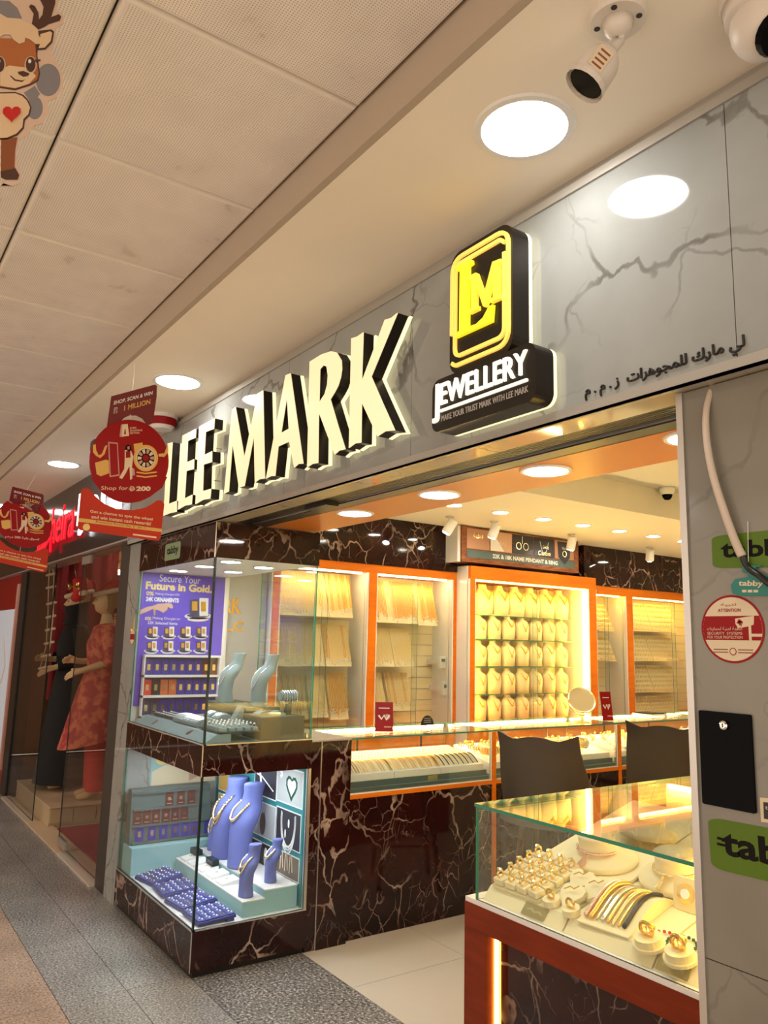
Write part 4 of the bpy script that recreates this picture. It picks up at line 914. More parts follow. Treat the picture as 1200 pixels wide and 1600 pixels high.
# ================================================================== WALL END PANEL with gold lettering (behind the showcase glass)
ep = MB().box((XW + .001, 1.62, 0), (-4.725, 2.34, 2.05)).build('end_board', 'poster_grey', wl)
fn = fr_side(-4.725)
text('lettering', 'LEE MARK', fn, (1.72, 1.665, 2.16, 1.765), 'gold', ep, d=.0, th=.004, bold=.03)
text('lettering', 'JEWELLERY L.L.C', fn, (1.45, 1.535, 2.18, 1.615), 'gold', ep, d=.0, th=.004, bold=.03)

# ================================================================== WALL CABINETS
def ypx(px, x, py=1000): return onx((px, py), x).y
def cabinet(label, xf, y0, y1, posts, zt, side=None, led='led_warm', leds=(), slat=True):
    t = thing('wall_cabinet', label, 'cabinet', (xf, (y0 + y1) / 2, 0), 'glazed wall cabinets')
    xb = XW + .012
    MB().box((xb, y0, 0), (xf, y1, .90)).build('base_unit', 'orange_wood', t)
    MB().box((xb, y0, zt - .10), (xf, y1, zt)).build('top_rail', 'orange_wood', t)
    MB().box((xb, y0, .90), (xb + .012, y1, zt - .10)).build('back_panel', 'cream_dark', t)
    if slat:
        n = 13; h = (zt - .10 - .905) / n
        me = MB().box((0, 0, .003), (.008, y1 - y0 - .01, h - .003)).mesh('slat', 'cream')
        for k in range(n):
            o = bpy.data.objects.new('slat', me); COL.objects.link(o); o.parent = t
            o.location = Vector((xb + .012, y0 + .005, .905 + h * k)) - Vector(t.location)
    for a, b in posts:
        MB().box((xf - .02, a, .90), (xf, b, zt - .10)).build('post', 'orange_wood', t)
        MB().box((xb + .021, a + .006, .90), (xf - .0201, b - .006, zt - .10)).build('divider', 'white', t)
        MB().box((xf - .0195, a - .010, .90), (xf - .004, a - .0002, zt - .1)).build('white_lining', 'white_gloss', t)
        MB().box((xf - .0195, b + .0002, .90), (xf - .004, b + .010, zt - .1)).build('white_lining', 'white_gloss', t)
    if side is not None:
        MB().box((xb, y0 - .012, .0), (xf - .03, y0, zt)).build('side_panel', 'white_gloss', t)
    for a, b in zip(posts[:-1], posts[1:]):
        MB().box((xf - .075, a[1] + .03, zt - .108), (xf - .055, b[0] - .03, zt - .101)).build('led_strip', led, t)
        mid = a[1] + (b[0] - a[1]) * .52
        MB().pane((xf - .034, a[1] + .012, .905), (xf - .030, mid + .02, zt - .105), 0).build('glass_door', ['glass', 'glass_edge'], t)
        MB().pane((xf - .044, mid - .02, .905), (xf - .040, b[0] - .012, zt - .105), 0).build('glass_door', ['glass', 'glass_edge'], t)
    for y in leds: MB().box((xf - .055, y, .92), (xf - .035, y + .012, zt - .11)).build('led_strip', led, t)
    return t
XA, XBm = -4.65, -4.50
A = [(ypx(423, XA), ypx(434, XA)), (ypx(575, XA), ypx(587, XA)), (ypx(708.5, XA), ypx(716, XA))]
cabinet('orange framed glass cabinet hung with rows of gold chains', XA, A[0][0], A[2][1], A, 2.100, slat=True)
Bp = [(3.945, 3.99), (5.30, 5.385)]
cabinet('orange framed centre cabinet filled with cream necklace busts', XBm, 3.945, 5.385, Bp, 2.105, side=1, led='led_bust', leds=(4.005, 5.27))
Cp = [(5.40, 5.47), (ypx(981, XA), ypx(990, XA)), (7.35, 7.42)]
cabinet('orange framed glass cabinet with ring boards at the back of shop', XA, 5.40, 7.42, Cp, 2.085, led='led_yellow')

# ---- chains on sloped boards
chains = []
def chain_proto(L, w, r, m):
    t = proto('gold_chain', 'x', 'chain')
    pts = [(.004, -w / 2, 0), (.006, -w / 2, -.02)] + [(.006, -w / 2 + .001 * math.sin(k), -.02 - (L - .04) * k / 5) for k in range(1, 6)] + [(.008, 0, -L + .008)] + [(.006, w / 2, -.02 - (L - .04) * k / 5) for k in range(5, 0, -1)] + [(.006, w / 2, -.02), (.004, w / 2, 0)]
    MB().tube(pts, r, 4, caps=False).build('chain', m, t)
    MB().lathe([(0, -.012), (.006, -.004), (.005, .004), (0, .006)], 5, (.010, 0, -L)).build('pendant', 'white_gloss', t)
    return t
cproto = [chain_proto(.255, .010, .0022, 'chain_pale'), chain_proto(.255, .012, .0034, 'chain_gold'), chain_proto(.25, .011, .0028, 'chain_gold')]
ccount = [0, 0, 0]
def chain_board(ya, yb, pyt, pyb, n, kinds, lab, grp, x=-4.80, cols=None, bm='cream'):
    zt = onx((550, pyt), x).z; zb = onx((550, pyb), x).z; H = zt - zb
    t = thing('chain_board', 'sloped cream board, ' + lab, 'display board', (x, (ya + yb) / 2, zb), 'sloped chain boards')
    MB().prism([[(x - .045, zt), (x - .040, zt + .004), (x + .055, zb), (x - .06, zb)]], (Vector((0, ya, 0)), X, Z, Y), 0, yb - ya).build('board', bm, t)
    tilt = math.atan2(.095, H)
    for k in range(n):
        y = ya + (yb - ya) * (k + .5) / n; c = random.choice(kinds)
        s = (H * random.uniform(.80, .95)) / .255 / math.cos(tilt)
        place(cproto[c], ccount[c], (x - .037, y, zt + .002), rot=(0, -tilt, 0), scale=(1, 1, s), label='%s gold chain on the %s' % (('thin pale', 'thick', 'medium')[c], lab), group='gold chains on ' + grp); ccount[c] += 1
ya, yb = A[0][1] + .03, A[1][0] - .02; yc, yd = A[1][1] + .02, A[2][0] - .03
w1 = (yb - ya)
chain_board(ya, ya + w1 * .62, 900, 966, 17, [0, 0, 2], 'top row board behind the showcase glass', 'the top row')
chain_board(ya + w1 * .63, yb - .05, 900, 966, 10, [1, 1, 0], 'top row board left of the orange post', 'the top row')
chain_board(ya, ya + w1 * .60, 978, 1041, 16, [0], 'middle row board behind the showcase glass', 'the middle row')
chain_board(ya + w1 * .61, yb - .05, 978, 1041, 11, [0, 0, 2], 'middle row board left of the orange post', 'the middle row')
chain_board(ya + .04, ya + w1 * .42, 1056, 1120, 10, [0, 2], 'bottom row board behind the showcase glass', 'the bottom row')
chain_board(ya + w1 * .45, ya + w1 * .66, 1056, 1118, 7, [0], 'bottom row narrow board left of the orange post', 'the bottom row')
chain_board(ya + w1 * .69, yb - .06, 1052, 1122, 11, [1, 2], 'bottom row board of thick chains by the post', 'the bottom row')
w2 = yd - yc
chain_board(yc, yc + w2 * .35, 903, 971, 9, [1, 0], 'top row first board right of the orange post', 'the top row')
chain_board(yc + w2 * .36, yc + w2 * .64, 903, 971, 8, [1], 'top row second board right of the orange post', 'the top row')
chain_board(yc + w2 * .65, yd - .05, 904, 973, 9, [1, 0], 'top row third board right of the orange post', 'the top row')
chain_board(yc, yc + w2 * .33, 980, 1041, 9, [0], 'middle row first board right of the orange post', 'the middle row')
chain_board(yc + w2 * .34, yc + w2 * .60, 980, 1041, 7, [0], 'middle row second board right of the orange post', 'the middle row')
chain_board(yc, yc + w2 * .24, 1052, 1108, 6, [0, 2], 'bottom row first board right of the orange post', 'the bottom row')
chain_board(yc + w2 * .28, yc + w2 * .60, 1052, 1112, 9, [0, 2], 'bottom row second board right of the orange post', 'the bottom row')
for k, (p, hh) in enumerate((((692, 1035), .09), ((696, 1076), .10))):
    q = onx(p, -4.74); t = thing('wall_device', ['slim white keypad inside the chain cabinet', 'white thermostat box inside the chain cabinet'][k], 'device', (-4.76, q.y, q.z - hh / 2))
    MB().bevbox((-4.77, q.y - .028, q.z - hh / 2), (-4.735, q.y + .028, q.z + hh / 2), .004).build('body', 'white', t)
    MB().box((-4.7352, q.y - .018, q.z + hh * .05), (-4.734, q.y + .018, q.z + hh * .3)).build('display', 'rack_green', t)
    MB().box((XW + .033, q.y - .02, q.z - .02), (-4.771, q.y + .02, q.z + .02)).build('bracket', 'white', t)

# ---- necklace busts in the centre cabinet
nbp = proto('necklace_bust', 'x', 'necklace bust', 'cream busts in the centre cabinet')
S = [(0, 0, 0, .060, .038), (0, 0, .05, .068, .042), (0, 0, .10, .072, .044), (0, .004, .135, .070, .042), (0, .012, .155, .054, .036), (0, .018, .168, .034, .030), (0, .020, .190, .028, .026), (0, .022, .200, .031, .028)]
loft(MB(), S, 12).build('form', 'cream', nbp, smooth=True)
def nk_proto(depth, w, r, drop):
    t = proto('gold_necklace', 'x', 'necklace', 'necklaces in the centre cabinet'); pts = []
    for k in range(11):
        s = -1 + k / 5; a = abs(s); z = .160 - depth * (1 - a ** 1.3); x = s * (.036 + .012 * (1 - a)); pts.append((x, -.046 + .012 * a ** 2 + (.010 if a > .9 else 0), z))
    MB().tube(pts, [r * (1 + 1.2 * (1 - abs(-1 + k / 5))) for k in range(11)], 5).build('chain', 'chain_gold', t)
    if drop: MB().lathe([(0, -.014), (.012, -.004), (.010, .004), (0, .010)], 6, (0, -.048, .160 - depth - .006), sy=.4).build('pendant', 'chain_gold', t)
    return t
nkp = [nk_proto(.055, 0, .0024, False), nk_proto(.075, 0, .0016, True), nk_proto(.045, 0, .0035, True)]; nkc = [0, 0, 0]
C8 = lambda c: 740 + c * .1667
RW = [([70, 230, 395, 560, 690, 835, 970], 966, 1.25), ([45, 180, 305, 450, 585, 735, 850, 980], 1001, 1.0), ([45, 190, 325, 480, 600, 735, 855, 970], 1041, 1.0), ([40, 195, 335, 460, 580, 745, 880, 985], 1082, 1.0), ([50, 190, 320, 460, 600, 750, 880, 970], 1121, 1.0)]
xs_ = -4.72; k = 0
for r, (cols, pyb, s) in enumerate(RW):
    zs = onx((840, pyb), xs_).z
    tag(MB().pane((XW + .034, 4.03, zs - .006), (xs_ + .07, 5.26, zs), 2).build('glass_shelf', ['glass', 'glass_edge']), 'glass shelf of the centre cabinet, %s from the top' % ORD[r], 'shelf', 'glass shelves of the centre cabinet')
    for c, cx in enumerate(cols):
        y = (4.105 + .178 * c) if r == 0 else (4.075 + .1575 * c)
        place(nbp, k, (xs_, y, zs + .0005), PI / 2, scale=(s, s * 1.0, s), label='cream necklace bust, %s from left in the %s row of centre cabinet' % (ORD[c], ORD[r])); k += 1
        j = (2 if r == 0 else random.choice([0, 1, 1]))
        place(nkp[j], nkc[j], (xs_, y, zs + .0005), PI / 2, scale=(s, s, s), label='gold necklace on the %s bust of the %s row in centre cabinet' % (ORD[c], ORD[r])); nkc[j] += 1

# ---- ring boards in the far cabinet
def ring_board(ya, yb, pyt, pyb, rows, cols, lab, x=-4.80):
    zt = onx((960, pyt), x).z; zb = onx((960, pyb), x).z
    t = thing('ring_board', 'sloped cream ring board, ' + lab, 'display board', (x, (ya + yb) / 2, zb), 'ring boards in the far cabinet')
    MB().prism([[(x - .05, zt), (x - .045, zt + .004), (x + .06, zb), (x - .06, zb)]], (Vector((0, ya, 0)), X, Z, Y), 0, yb - ya).build('board', 'cream', t)
    mb = MB()
    for i in range(rows):
        for j in range(cols):
            f = (i + .5) / rows; c = Vector((x - .045 + .105 * f + .006, ya + (yb - ya) * (j + .5) / cols, zt + (zb - zt) * f))
            mb.tube([c + Vector((.004, .011 * math.cos(a * PI / 3), .011 * math.sin(a * PI / 3))) for a in range(6)], .003, 3, True)
    tag(mb.build('ring_rows', 'chain_pale', t), kind='stuff')
c1, c2 = Cp[0][1] + .02, Cp[1][0] - .02
ring_board(c1, c1 + (c2 - c1) * .42, 944, 985, 6, 9, 'upper left of far cabinet'); ring_board(c1 + (c2 - c1) * .43, c2 - .06, 946, 987, 6, 9, 'upper right of far cabinet')
ring_board(c1, c1 + (c2 - c1) * .42, 994, 1031, 5, 9, 'lower left of far cabinet'); ring_board(c1 + (c2 - c1) * .43, c2 - .03, 995, 1033, 5, 9, 'lower right of far cabinet')
d1, d2 = Cp[1][1] + .02, Cp[2][0] - .02
for r, (a, b) in enumerate(((940, 985), (992, 1032), (1040, 1082), (1090, 1122))):
    for j in range(2): ring_board(d1 + (d2 - d1) * .33 * j, d1 + (d2 - d1) * .33 * (j + .97), a, b, 6, 10, '%s row, %s from left in the last bay' % (ORD[r], ORD[j]))

# ---- pendant banner over the centre cabinet
bn = thing('pendant_banner', 'framed banner of name pendants reading 22K and 18K NAME PENDANT and RING', 'banner', (-4.5, 4.5, 2.11))
q = [onx(p, -4.48) for p in ((722, 884), (905, 897))]; y0, y1 = q[0].y, q[1].y; z0 = 2.130
MB().box((-4.64, y0, z0), (-4.485, y1, 2.405)).build('box_frame', 'frame_wood', bn)
MB().box((-4.64, y0 - .03, z0 - .004), (-4.50, y0 - .001, 2.405)).build('side_edge', 'white_gloss', bn)
fbn = fr_side(-4.484); ww = y1 - y0
MB().prism([[(y0 + .05, z0 + .035), (y1 - .05, z0 + .035), (y1 - .05, z0 + .095), (y0 + .05, z0 + .095)]], fbn, 0, .002).build('caption_strip', 'rack_green', bn)
text('lettering', '22K & 18K NAME PENDANT & RING', fbn, (y0 + .24 * ww, z0 + .048, y0 + .80 * ww, z0 + .082), 'print_white', bn, d=.0026, bold=.04)
for k, mm in enumerate(('skin', 'skin_light', 'poster_dark', 'poster_dark', 'skin')):
    a = y0 + .05 + (ww - .1) * k / 5; b = a + (ww - .1) / 5 - .012
    MB().prism([[(a, z0 + .105), (b, z0 + .105), (b, 2.39), (a, 2.39)]], fbn, 0, .002).build('picture', mm, bn)
    c = (a + b) / 2
    if k == 0: text('lettering', '\uFE94\uFEE4\uFEC3\uFE8E\uFED3', fbn, (c - .05, z0 + .19, c + .05, z0 + .235), 'gold_pale', bn, d=.0026)
    if k == 1:
        MB().prism([[(a, 2.34), (a + .02, 2.39), (c + .03, z0 + .11), (a, z0 + .105)]], fbn, .002, .003).build('picture', 'print_white', bn); text('lettering', '\u0621\u0627\u0631\u0647\u0632', fbn, (c - .03, z0 + .155, c + .05, z0 + .195), 'print_white', bn, d=.0034)
    if k == 2:
        for s in (-.05, .03): MB().prism([strip(circ(c + s, z0 + .17, .028, 14) + [circ(c + s, z0 + .17, .028, 14)[0]], .007)], fbn, .002, .003).build('picture', 'gold_pale', bn)
        MB().prism([strip([(c - .01, 2.38), (c - .01, z0 + .19)], .006)], fbn, .002, .003).build('picture', 'print_white', bn)
    if k == 3:
        text('lettering', 'Custom', fbn, (c - .02, z0 + .175, c + .05, z0 + .20), 'gold_pale', bn, d=.003, shear=.2); text('lettering', 'Custom', fbn, (c - .075, z0 + .115, c + .07, z0 + .155), 'gold_pale', bn, d=.003, bold=.02, shear=.2)
        MB().prism([strip([(c - .05 + .1 * t / 8, 2.36 - .10 * (1 - ((t - 4) / 4) ** 2)) for t in range(9)], .005)], fbn, .002, .003).build('picture', 'print_white', bn)
    if k == 4:
        MB().prism([[(a + .03, 2.38), (b - .04, 2.38), (b - .05, 2.25), (c, 2.19), (a + .04, 2.25)]], fbn, .002, .0028).build('picture', 'poster_dark', bn)
        MB().prism([strip(circ(c, z0 + .15, .024, 14) + [circ(c, z0 + .15, .024, 14)[0]], .006)], fbn, .0028, .0034).build('picture', 'gold_pale', bn); text('lettering', 'Name', fbn, (c - .03, 2.315, c + .04, 2.34), 'print_white', bn, d=.0034, shear=.2)
# ---- swivel spotlights hanging from the lowered border
for k, (p, xx, m_) in enumerate((((703, 812), -4.25, 'a'), ((772, 824), -4.20, 'b'), ((893, 846), -4.25, 'c'), ((1015, 850), -4.30, 'd'))):
    q = onx(p, xx); y = q.y
    t = thing('spotlight', 'white cylinder spotlight under the shop ceiling, %s from the entrance' % ORD[k], 'spotlight', (xx, y, 2.27), 'swivel spotlights')
    MB().lathe([(.030, 2.41 - .008), (.030, 2.41)], 16, (xx, y, 0)).build('ceiling_plate', 'white_gloss', t)
    MB().tube([(xx, y, 2.405), (xx, y, 2.36)], .008).build('stem', 'white_gloss', t)
    R_ = Matrix.Rotation(math.radians(-25 + 14 * k), 3, 'X') @ Matrix.Rotation(math.radians(18), 3, 'Y')
    MB().lathe([(.030, -.055), (.036, -.05), (.036, .05), (.030, .055)], 18, (xx, y, 2.335), R_).build('head', 'white_gloss', t)
    MB().lathe([(.026, -.056), (.026, -.057)], 18, (xx, y, 2.335), R_).build('lens', 'lamp_shop', t)
q = onz((1042, 762), 2.60)
t = thing('dome_camera', 'small white dome camera with dark lens on the shop ceiling', 'security camera', (q.x, q.y, 2.52))
MB().lathe([(.052, 2.60), (.055, 2.585), (.050, 2.565), (.040, 2.55)][::-1], 20, (q.x, q.y, 0)).build('base', 'white_gloss', t, smooth=True)
MB().lathe([(0, 2.512), (.018, 2.516), (.030, 2.53), (.036, 2.55)], 18, (q.x, q.y, 0)).build('dome', 'black_gloss', t, smooth=True)

# ================================================================== LONG GLASS COUNTER
KX0, KX1 = -4.055, -3.58
PY = [2.30, 3.327, 4.487, 5.65, 6.80]
for b in range(4):
    y0, y1 = PY[b] + (.0155 if b else 0), PY[b + 1]
    t = thing('glass_counter', 'long glass jewellery counter bay with dark marble base, %s from the showcase' % ORD[b], 'counter', ((KX0 + KX1) / 2, (y0 + y1) / 2, 0), 'bays of the long counter')
    MB().box((KX0, y0, 0), (KX1 - .014, y1, .690)).build('carcass', 'orange_wood', t)
    MB().box((KX1 - .0138, y0 + (.015 if b else 0), .0), (KX1, y1 - .015, .690)).build('stone_panel', 'marble_dark', t)
    MB().box((KX0, y0, .690), (KX1 + .006, y1, .712)).build('bottom_rail', 'orange_wood', t)
    MB().box((KX1 - .012, y0 + (.015 if b else 0), .712), (KX1 + .003, y1 - .015, .718)).build('white_lining', 'white_gloss', t)
    MB().box((KX1 - .018, y1 - .015, .0), (KX1 + .008, y1 + .015, .99)).build('post', 'orange_wood', t)
    MB().box((KX1 - .012, y1 - .024, .712), (KX1 + .002, y1 - .0155, .99)).build('white_lining', 'white_gloss', t)
    MB().box((KX0, y0, .712), (KX1 - .02, y1, .735)).build('deck', 'rack_green', t)
    MB().box((KX1 - .055, y0 + .002, .735), (KX1 - .045, y1 - .016, .765)).build('front_board', 'rack_green', t)
    MB().pane((KX1 - .008, y0, .718), (KX1 - .002, y1 - .024, .991), 0).build('glass_front', G, t)
    MB().pane((KX0, y0, .992), (KX1 + .006, y1 + .0145, 1.0), 2).build('glass_top', ['glass_front', 'glass_edge'], t)
    MB().box((KX0, y0 + .01, .972), (KX0 + .014, y1 - .01, .991)).build('back_rail', 'white_gloss', t)
    MB().box((KX0 + .0145, y0 + .02, .975), (KX0 + .022, y1 - .02, .989)).build('led_strip', 'led_counter', t)
    MB().pane((KX0, y0, .735), (KX0 + .004, y1, .972), 0).build('glass_back', ['glass', 'glass_edge'], t)
    for yy in ((y0 + .33 * (y1 - y0)), (y0 + .8 * (y1 - y0))): MB().box((KX0 + .02, yy, .735), (KX0 + .028, yy + .008, .972)).build('upright', 'black' if b % 2 == 0 else 'chrome', t)
    # sloped white trays
    for s in range(3):
        ya, yb = y0 + (y1 - y0 - .03) * s / 3 + .008, y0 + (y1 - y0 - .03) * (s + 1) / 3 + .004
        u = thing('counter_tray', 'white sloped tray, %s of three in the %s counter bay' % (ORD[s], ORD[b]), 'tray', (KX1 - .2, (ya + yb) / 2, .735), 'white trays in the long counter')
        MB().prism([[(KX1 - .060, .7655), (KX1 - .060, .800), (KX1 - .075, .800), (KX1 - .40, .868), (KX1 - .40, .736), (KX1 - .062, .736)]], (Vector((0, ya, 0)), X, Z, Y), 0, yb - ya).build('tray', 'white', u)
        if b == 0:
            P = [[(KX1 - .08 - .15 * k / 6, yy, .802 + .14 * .208 * k / 6 + .030 * math.sin(PI * k / 6)) for k in range(7)] for yy in (ya + .004, yb - .004)]
            MB().grid(P).build('curved_pad', 'white', u, smooth=True)
    tag(MB().box((KX1 - .0445, (y0 + y1) / 2 + .05, .737), (KX1 - .0435, (y0 + y1) / 2 + .12, .762)).build('price_plate', 'brass_plate'), 'small brass plate in the front of %s counter bay' % ORD[b], 'name plate', 'brass plates in the counter')
def arc_proto(m, r):
    pts = [(KX1 - .08 - .15 * k / 8, 0, .8045 + .14 * .208 * k / 8 + .030 * math.sin(PI * k / 8) + r * .5) for k in range(9)]
    o = MB().tube(pts, r, 4, caps=False).build('gold_bracelet', m, origin=(0, 0, 0)); return tag(o, 'x', 'bracelet', 'bracelets draped in the first counter bay')
ap = [arc_proto('chain_gold', .0042), arc_proto('chain_pale', .0036), arc_proto('dark_metal', .0036)]; ac = [0, 0, 0]
for k in range(52):
    j = (0 if k % 3 else 1) if k < 37 else (2 if k % 2 else 1)
    place(ap[j], ac[j], (0, 2.325 + .0186 * k, 0), label=['thick gold bracelet among many on the white curved pads', 'thin pale gold bracelet among many on the curved pads', 'black and gold bracelet among several at the orange post'][j]); ac[j] += 1
rp = tag(MB().tube([(0, .007 * math.cos(a * PI / 4), .008 + .007 * math.sin(a * PI / 4)) for a in range(8)], .0018, 4, True).build('gold_ring', 'chain_gold', origin=(0, 0, 0)), 'small gold ring among many behind the draped bracelets', 'ring', 'small rings in the first counter bay')
k = 0
for i in range(4):
    for j in range(44):
        x = KX1 - .255 - .036 * i; z = .800 + (-.075 - (x - KX1)) * .2092 + .0005
        if k == 0: rp.location = (x, 2.33 + .0222 * j, z)
        else:
            o = rp.copy(); COL.objects.link(o); o.location = (x, 2.33 + .0222 * j + random.uniform(-.002, .002), z)
        k += 1
# second bay: bangle rolls and rings; third: sloped earring strips
brp = proto('bangle_roll', 'x', 'bangle roll', 'bangle rolls in the counter')
MB().lathe([(.020, -.06), (.020, .06)], 12, (0, 0, .034), Matrix.Rotation(PI / 2, 3, 'Y')).build('roll', 'cream', brp)
for k in range(8): MB().tube([(-.049 + .014 * k, .032 * math.cos(a * PI / 7), .034 + .032 * math.sin(a * PI / 7)) for a in range(14)], .0035, 5, True).build('bangle', 'gold', brp)
for k in range(9):
    y = 3.42 + .105 * k
    place(brp, k, (KX1 - .145, y, .830), .0, label='roll of gold bangles, %s from the left in the second counter bay' % ORD[k])
def scatter(b, n, name, lab, xa, xb, m, group):
    mb = MB()
    for _ in range(n):
        x = KX1 - random.uniform(xa, xb); y = random.uniform(PY[b] + .04, PY[b + 1] - .05); z = .800 + (-.075 - (x - KX1)) * .2092 + .007
        mb.tube([(x, y + .011 * math.cos(a * PI / 3), z + .009 + .011 * math.sin(a * PI / 3)) for a in range(6)], .003, 3, True)
    tag(mb.build(name, m), lab, 'rings', kind='stuff')
scatter(1, 170, 'ring_rows', 'crowded rows of small gold rings in the second counter bay', .23, .39, 'chain_gold', None)
scatter(2, 150, 'ring_rows', 'crowded small gold rings in the third counter bay', .25, .39, 'chain_pale', None)
scatter(3, 150, 'ring_rows', 'crowded small gold rings in the last counter bay', .10, .39, 'chain_pale', None)
for k in range(9):
    y = 4.56 + .115 * k
    t = thing('earring_strip', 'white sloped earring strip, %s from the left in the third bay' % ORD[k], 'earring strip', (KX1 - .155, y, .812), 'earring strips in the third counter bay')
    MB().prism([[(KX1 - .085, .8035), (KX1 - .24, .8365), (KX1 - .24, .872), (KX1 - .085, .822)]], (Vector((0, y - .02, 0)), X, Z, Y), 0, .04).build('strip', 'white', t)
    for j in range(5):
        x = KX1 - .10 - .03 * j; MB().lathe([(0, 0), (.006, .004), (0, .009)], 6, (x, y, .8225 + (KX1 - .085 - x) * .322)).build('earring', 'gold', t)
# ---- things standing on the counter
def leaflet(label, px, h, w, yaw=0.0):
    q = onz(px, 1.001)
    t = thing('leaflet_stand', label, 'leaflet', (q.x, q.y, 1.0008), 'red promotion leaflets', rz=yaw); WORG[t.name] = Vector((0, 0, 0))
    F = (Vector((0, 0, 0)), Y, (Z * h - X * .03).normalized(), X)
    MB().prism([[(-w / 2, 0), (w / 2, 0), (w / 2, h), (-w / 2, h)]], F, 0, .002).build('card', 'print_red', t)
    MB().box((-.05, -w / 2, 0), (.0, w / 2, .003)).build('foot', 'white', t)
    MB().prism([strip([(-w * .3, h * .55), (-w * .15, h * .42), (0, h * .55), (w * .12, h * .40), (w * .3, h * .56)], .010)], F, .002, .0026).build('print', 'print_white', t)
    MB().prism([circ(w * .18, h * .50, w * .15, 12)], F, .002, .0024).build('print', 'print_pink', t)
    MB().prism([[(-w * .3, h * .78), (w * .3, h * .78), (w * .3, h * .81), (-w * .3, h * .81)]], F, .002, .0024).build('print', 'print_white', t)
    MB().prism([[(w * .0, h * .14), (w * .4, h * .14), (w * .4, h * .18), (w * .0, h * .18)]], F, .002, .0024).build('print', 'print_pink', t)
leaflet('red leaflet stand on the counter in front of the chain cabinet', (600, 1143), .165, .105, -.5)
leaflet('red leaflet stand on the counter beside the round mirror', (950, 1126), .20, .09, -.25)
q = onz((622, 1132), 1.001)
t = thing('counter_sign', 'black arched notice on the counter behind the red leaflet', 'notice', (-3.95, q.y + .15, 1.0008))
MB().prism([[(q.y + .15 + .05 * math.cos(a * PI / 10), 1.0008 + .06 * math.sin(a * PI / 10)) for a in range(11)]], fr_side(-3.95), 0, .004).build('board', 'black', t)
for j in range(3): MB().prism([[(q.y + .122, 1.018 + .012 * j), (q.y + .178, 1.018 + .012 * j), (q.y + .178, 1.021 + .012 * j), (q.y + .122, 1.021 + .012 * j)]], fr_side(-3.95), .004, .0045).build('print', 'sign_text', t)
q = onz((910, 1129), 1.001); mx_, my_ = q.x, q.y
t = thing('table_mirror', 'round tilting table mirror on a gilt stand', 'mirror', (mx_, my_, 1.0008))
MB().lathe([(.050, 1.0008), (.052, 1.005), (.030, 1.012), (.010, 1.018), (.006, 1.05)], 20, (mx_, my_, 0)).build('base', 'gold_pale', t, smooth=True)
cc = Vector((mx_, my_, 1.150)); n_ = Vector((.75, -.45, .50)).normalized(); s1 = n_.cross(Z).normalized(); s2 = s1.cross(n_)
MB().tube([Vector((mx_, my_, 1.05))] + [cc + s1 * .098 * math.cos(a) - Z * .10 * abs(math.sin(a)) * 1.0 for a in [PI * .5 + PI * .5 * k / 6 for k in range(7)]], .004).build('yoke', 'gold_pale', t)
MB().tube([Vector((mx_, my_, 1.05))] + [cc + s1 * .098 * math.cos(a) - Z * .10 * abs(math.sin(a)) for a in [PI * .5 - PI * .5 * k / 6 for k in range(7)]], .004).build('yoke', 'gold_pale', t)
MB().tube([cc + (s1 * math.cos(a * PI / 12) + s2 * math.sin(a * PI / 12)) * .092 for a in range(24)], .006, 6, True).build('rim', 'gold_pale', t)
MB().prism([circ(0, 0, .09, 28)], (cc, s1, s2, n_), -.003, .002).build('glass', 'mirror', t)
q = onz((1016, 1117), 1.001)
t = thing('tablet', 'dark tablet lying on a white pad on the counter', 'tablet', (q.x, q.y, 1.0008))
MB().bevbox((q.x - .10, q.y - .09, 1.0008), (q.x + .08, q.y + .09, 1.012), .003).build('pad', 'white', t); MB().bevbox((q.x - .09, q.y - .08, 1.0122), (q.x + .07, q.y + .08, 1.019), .002).build('screen', 'black_gloss', t)

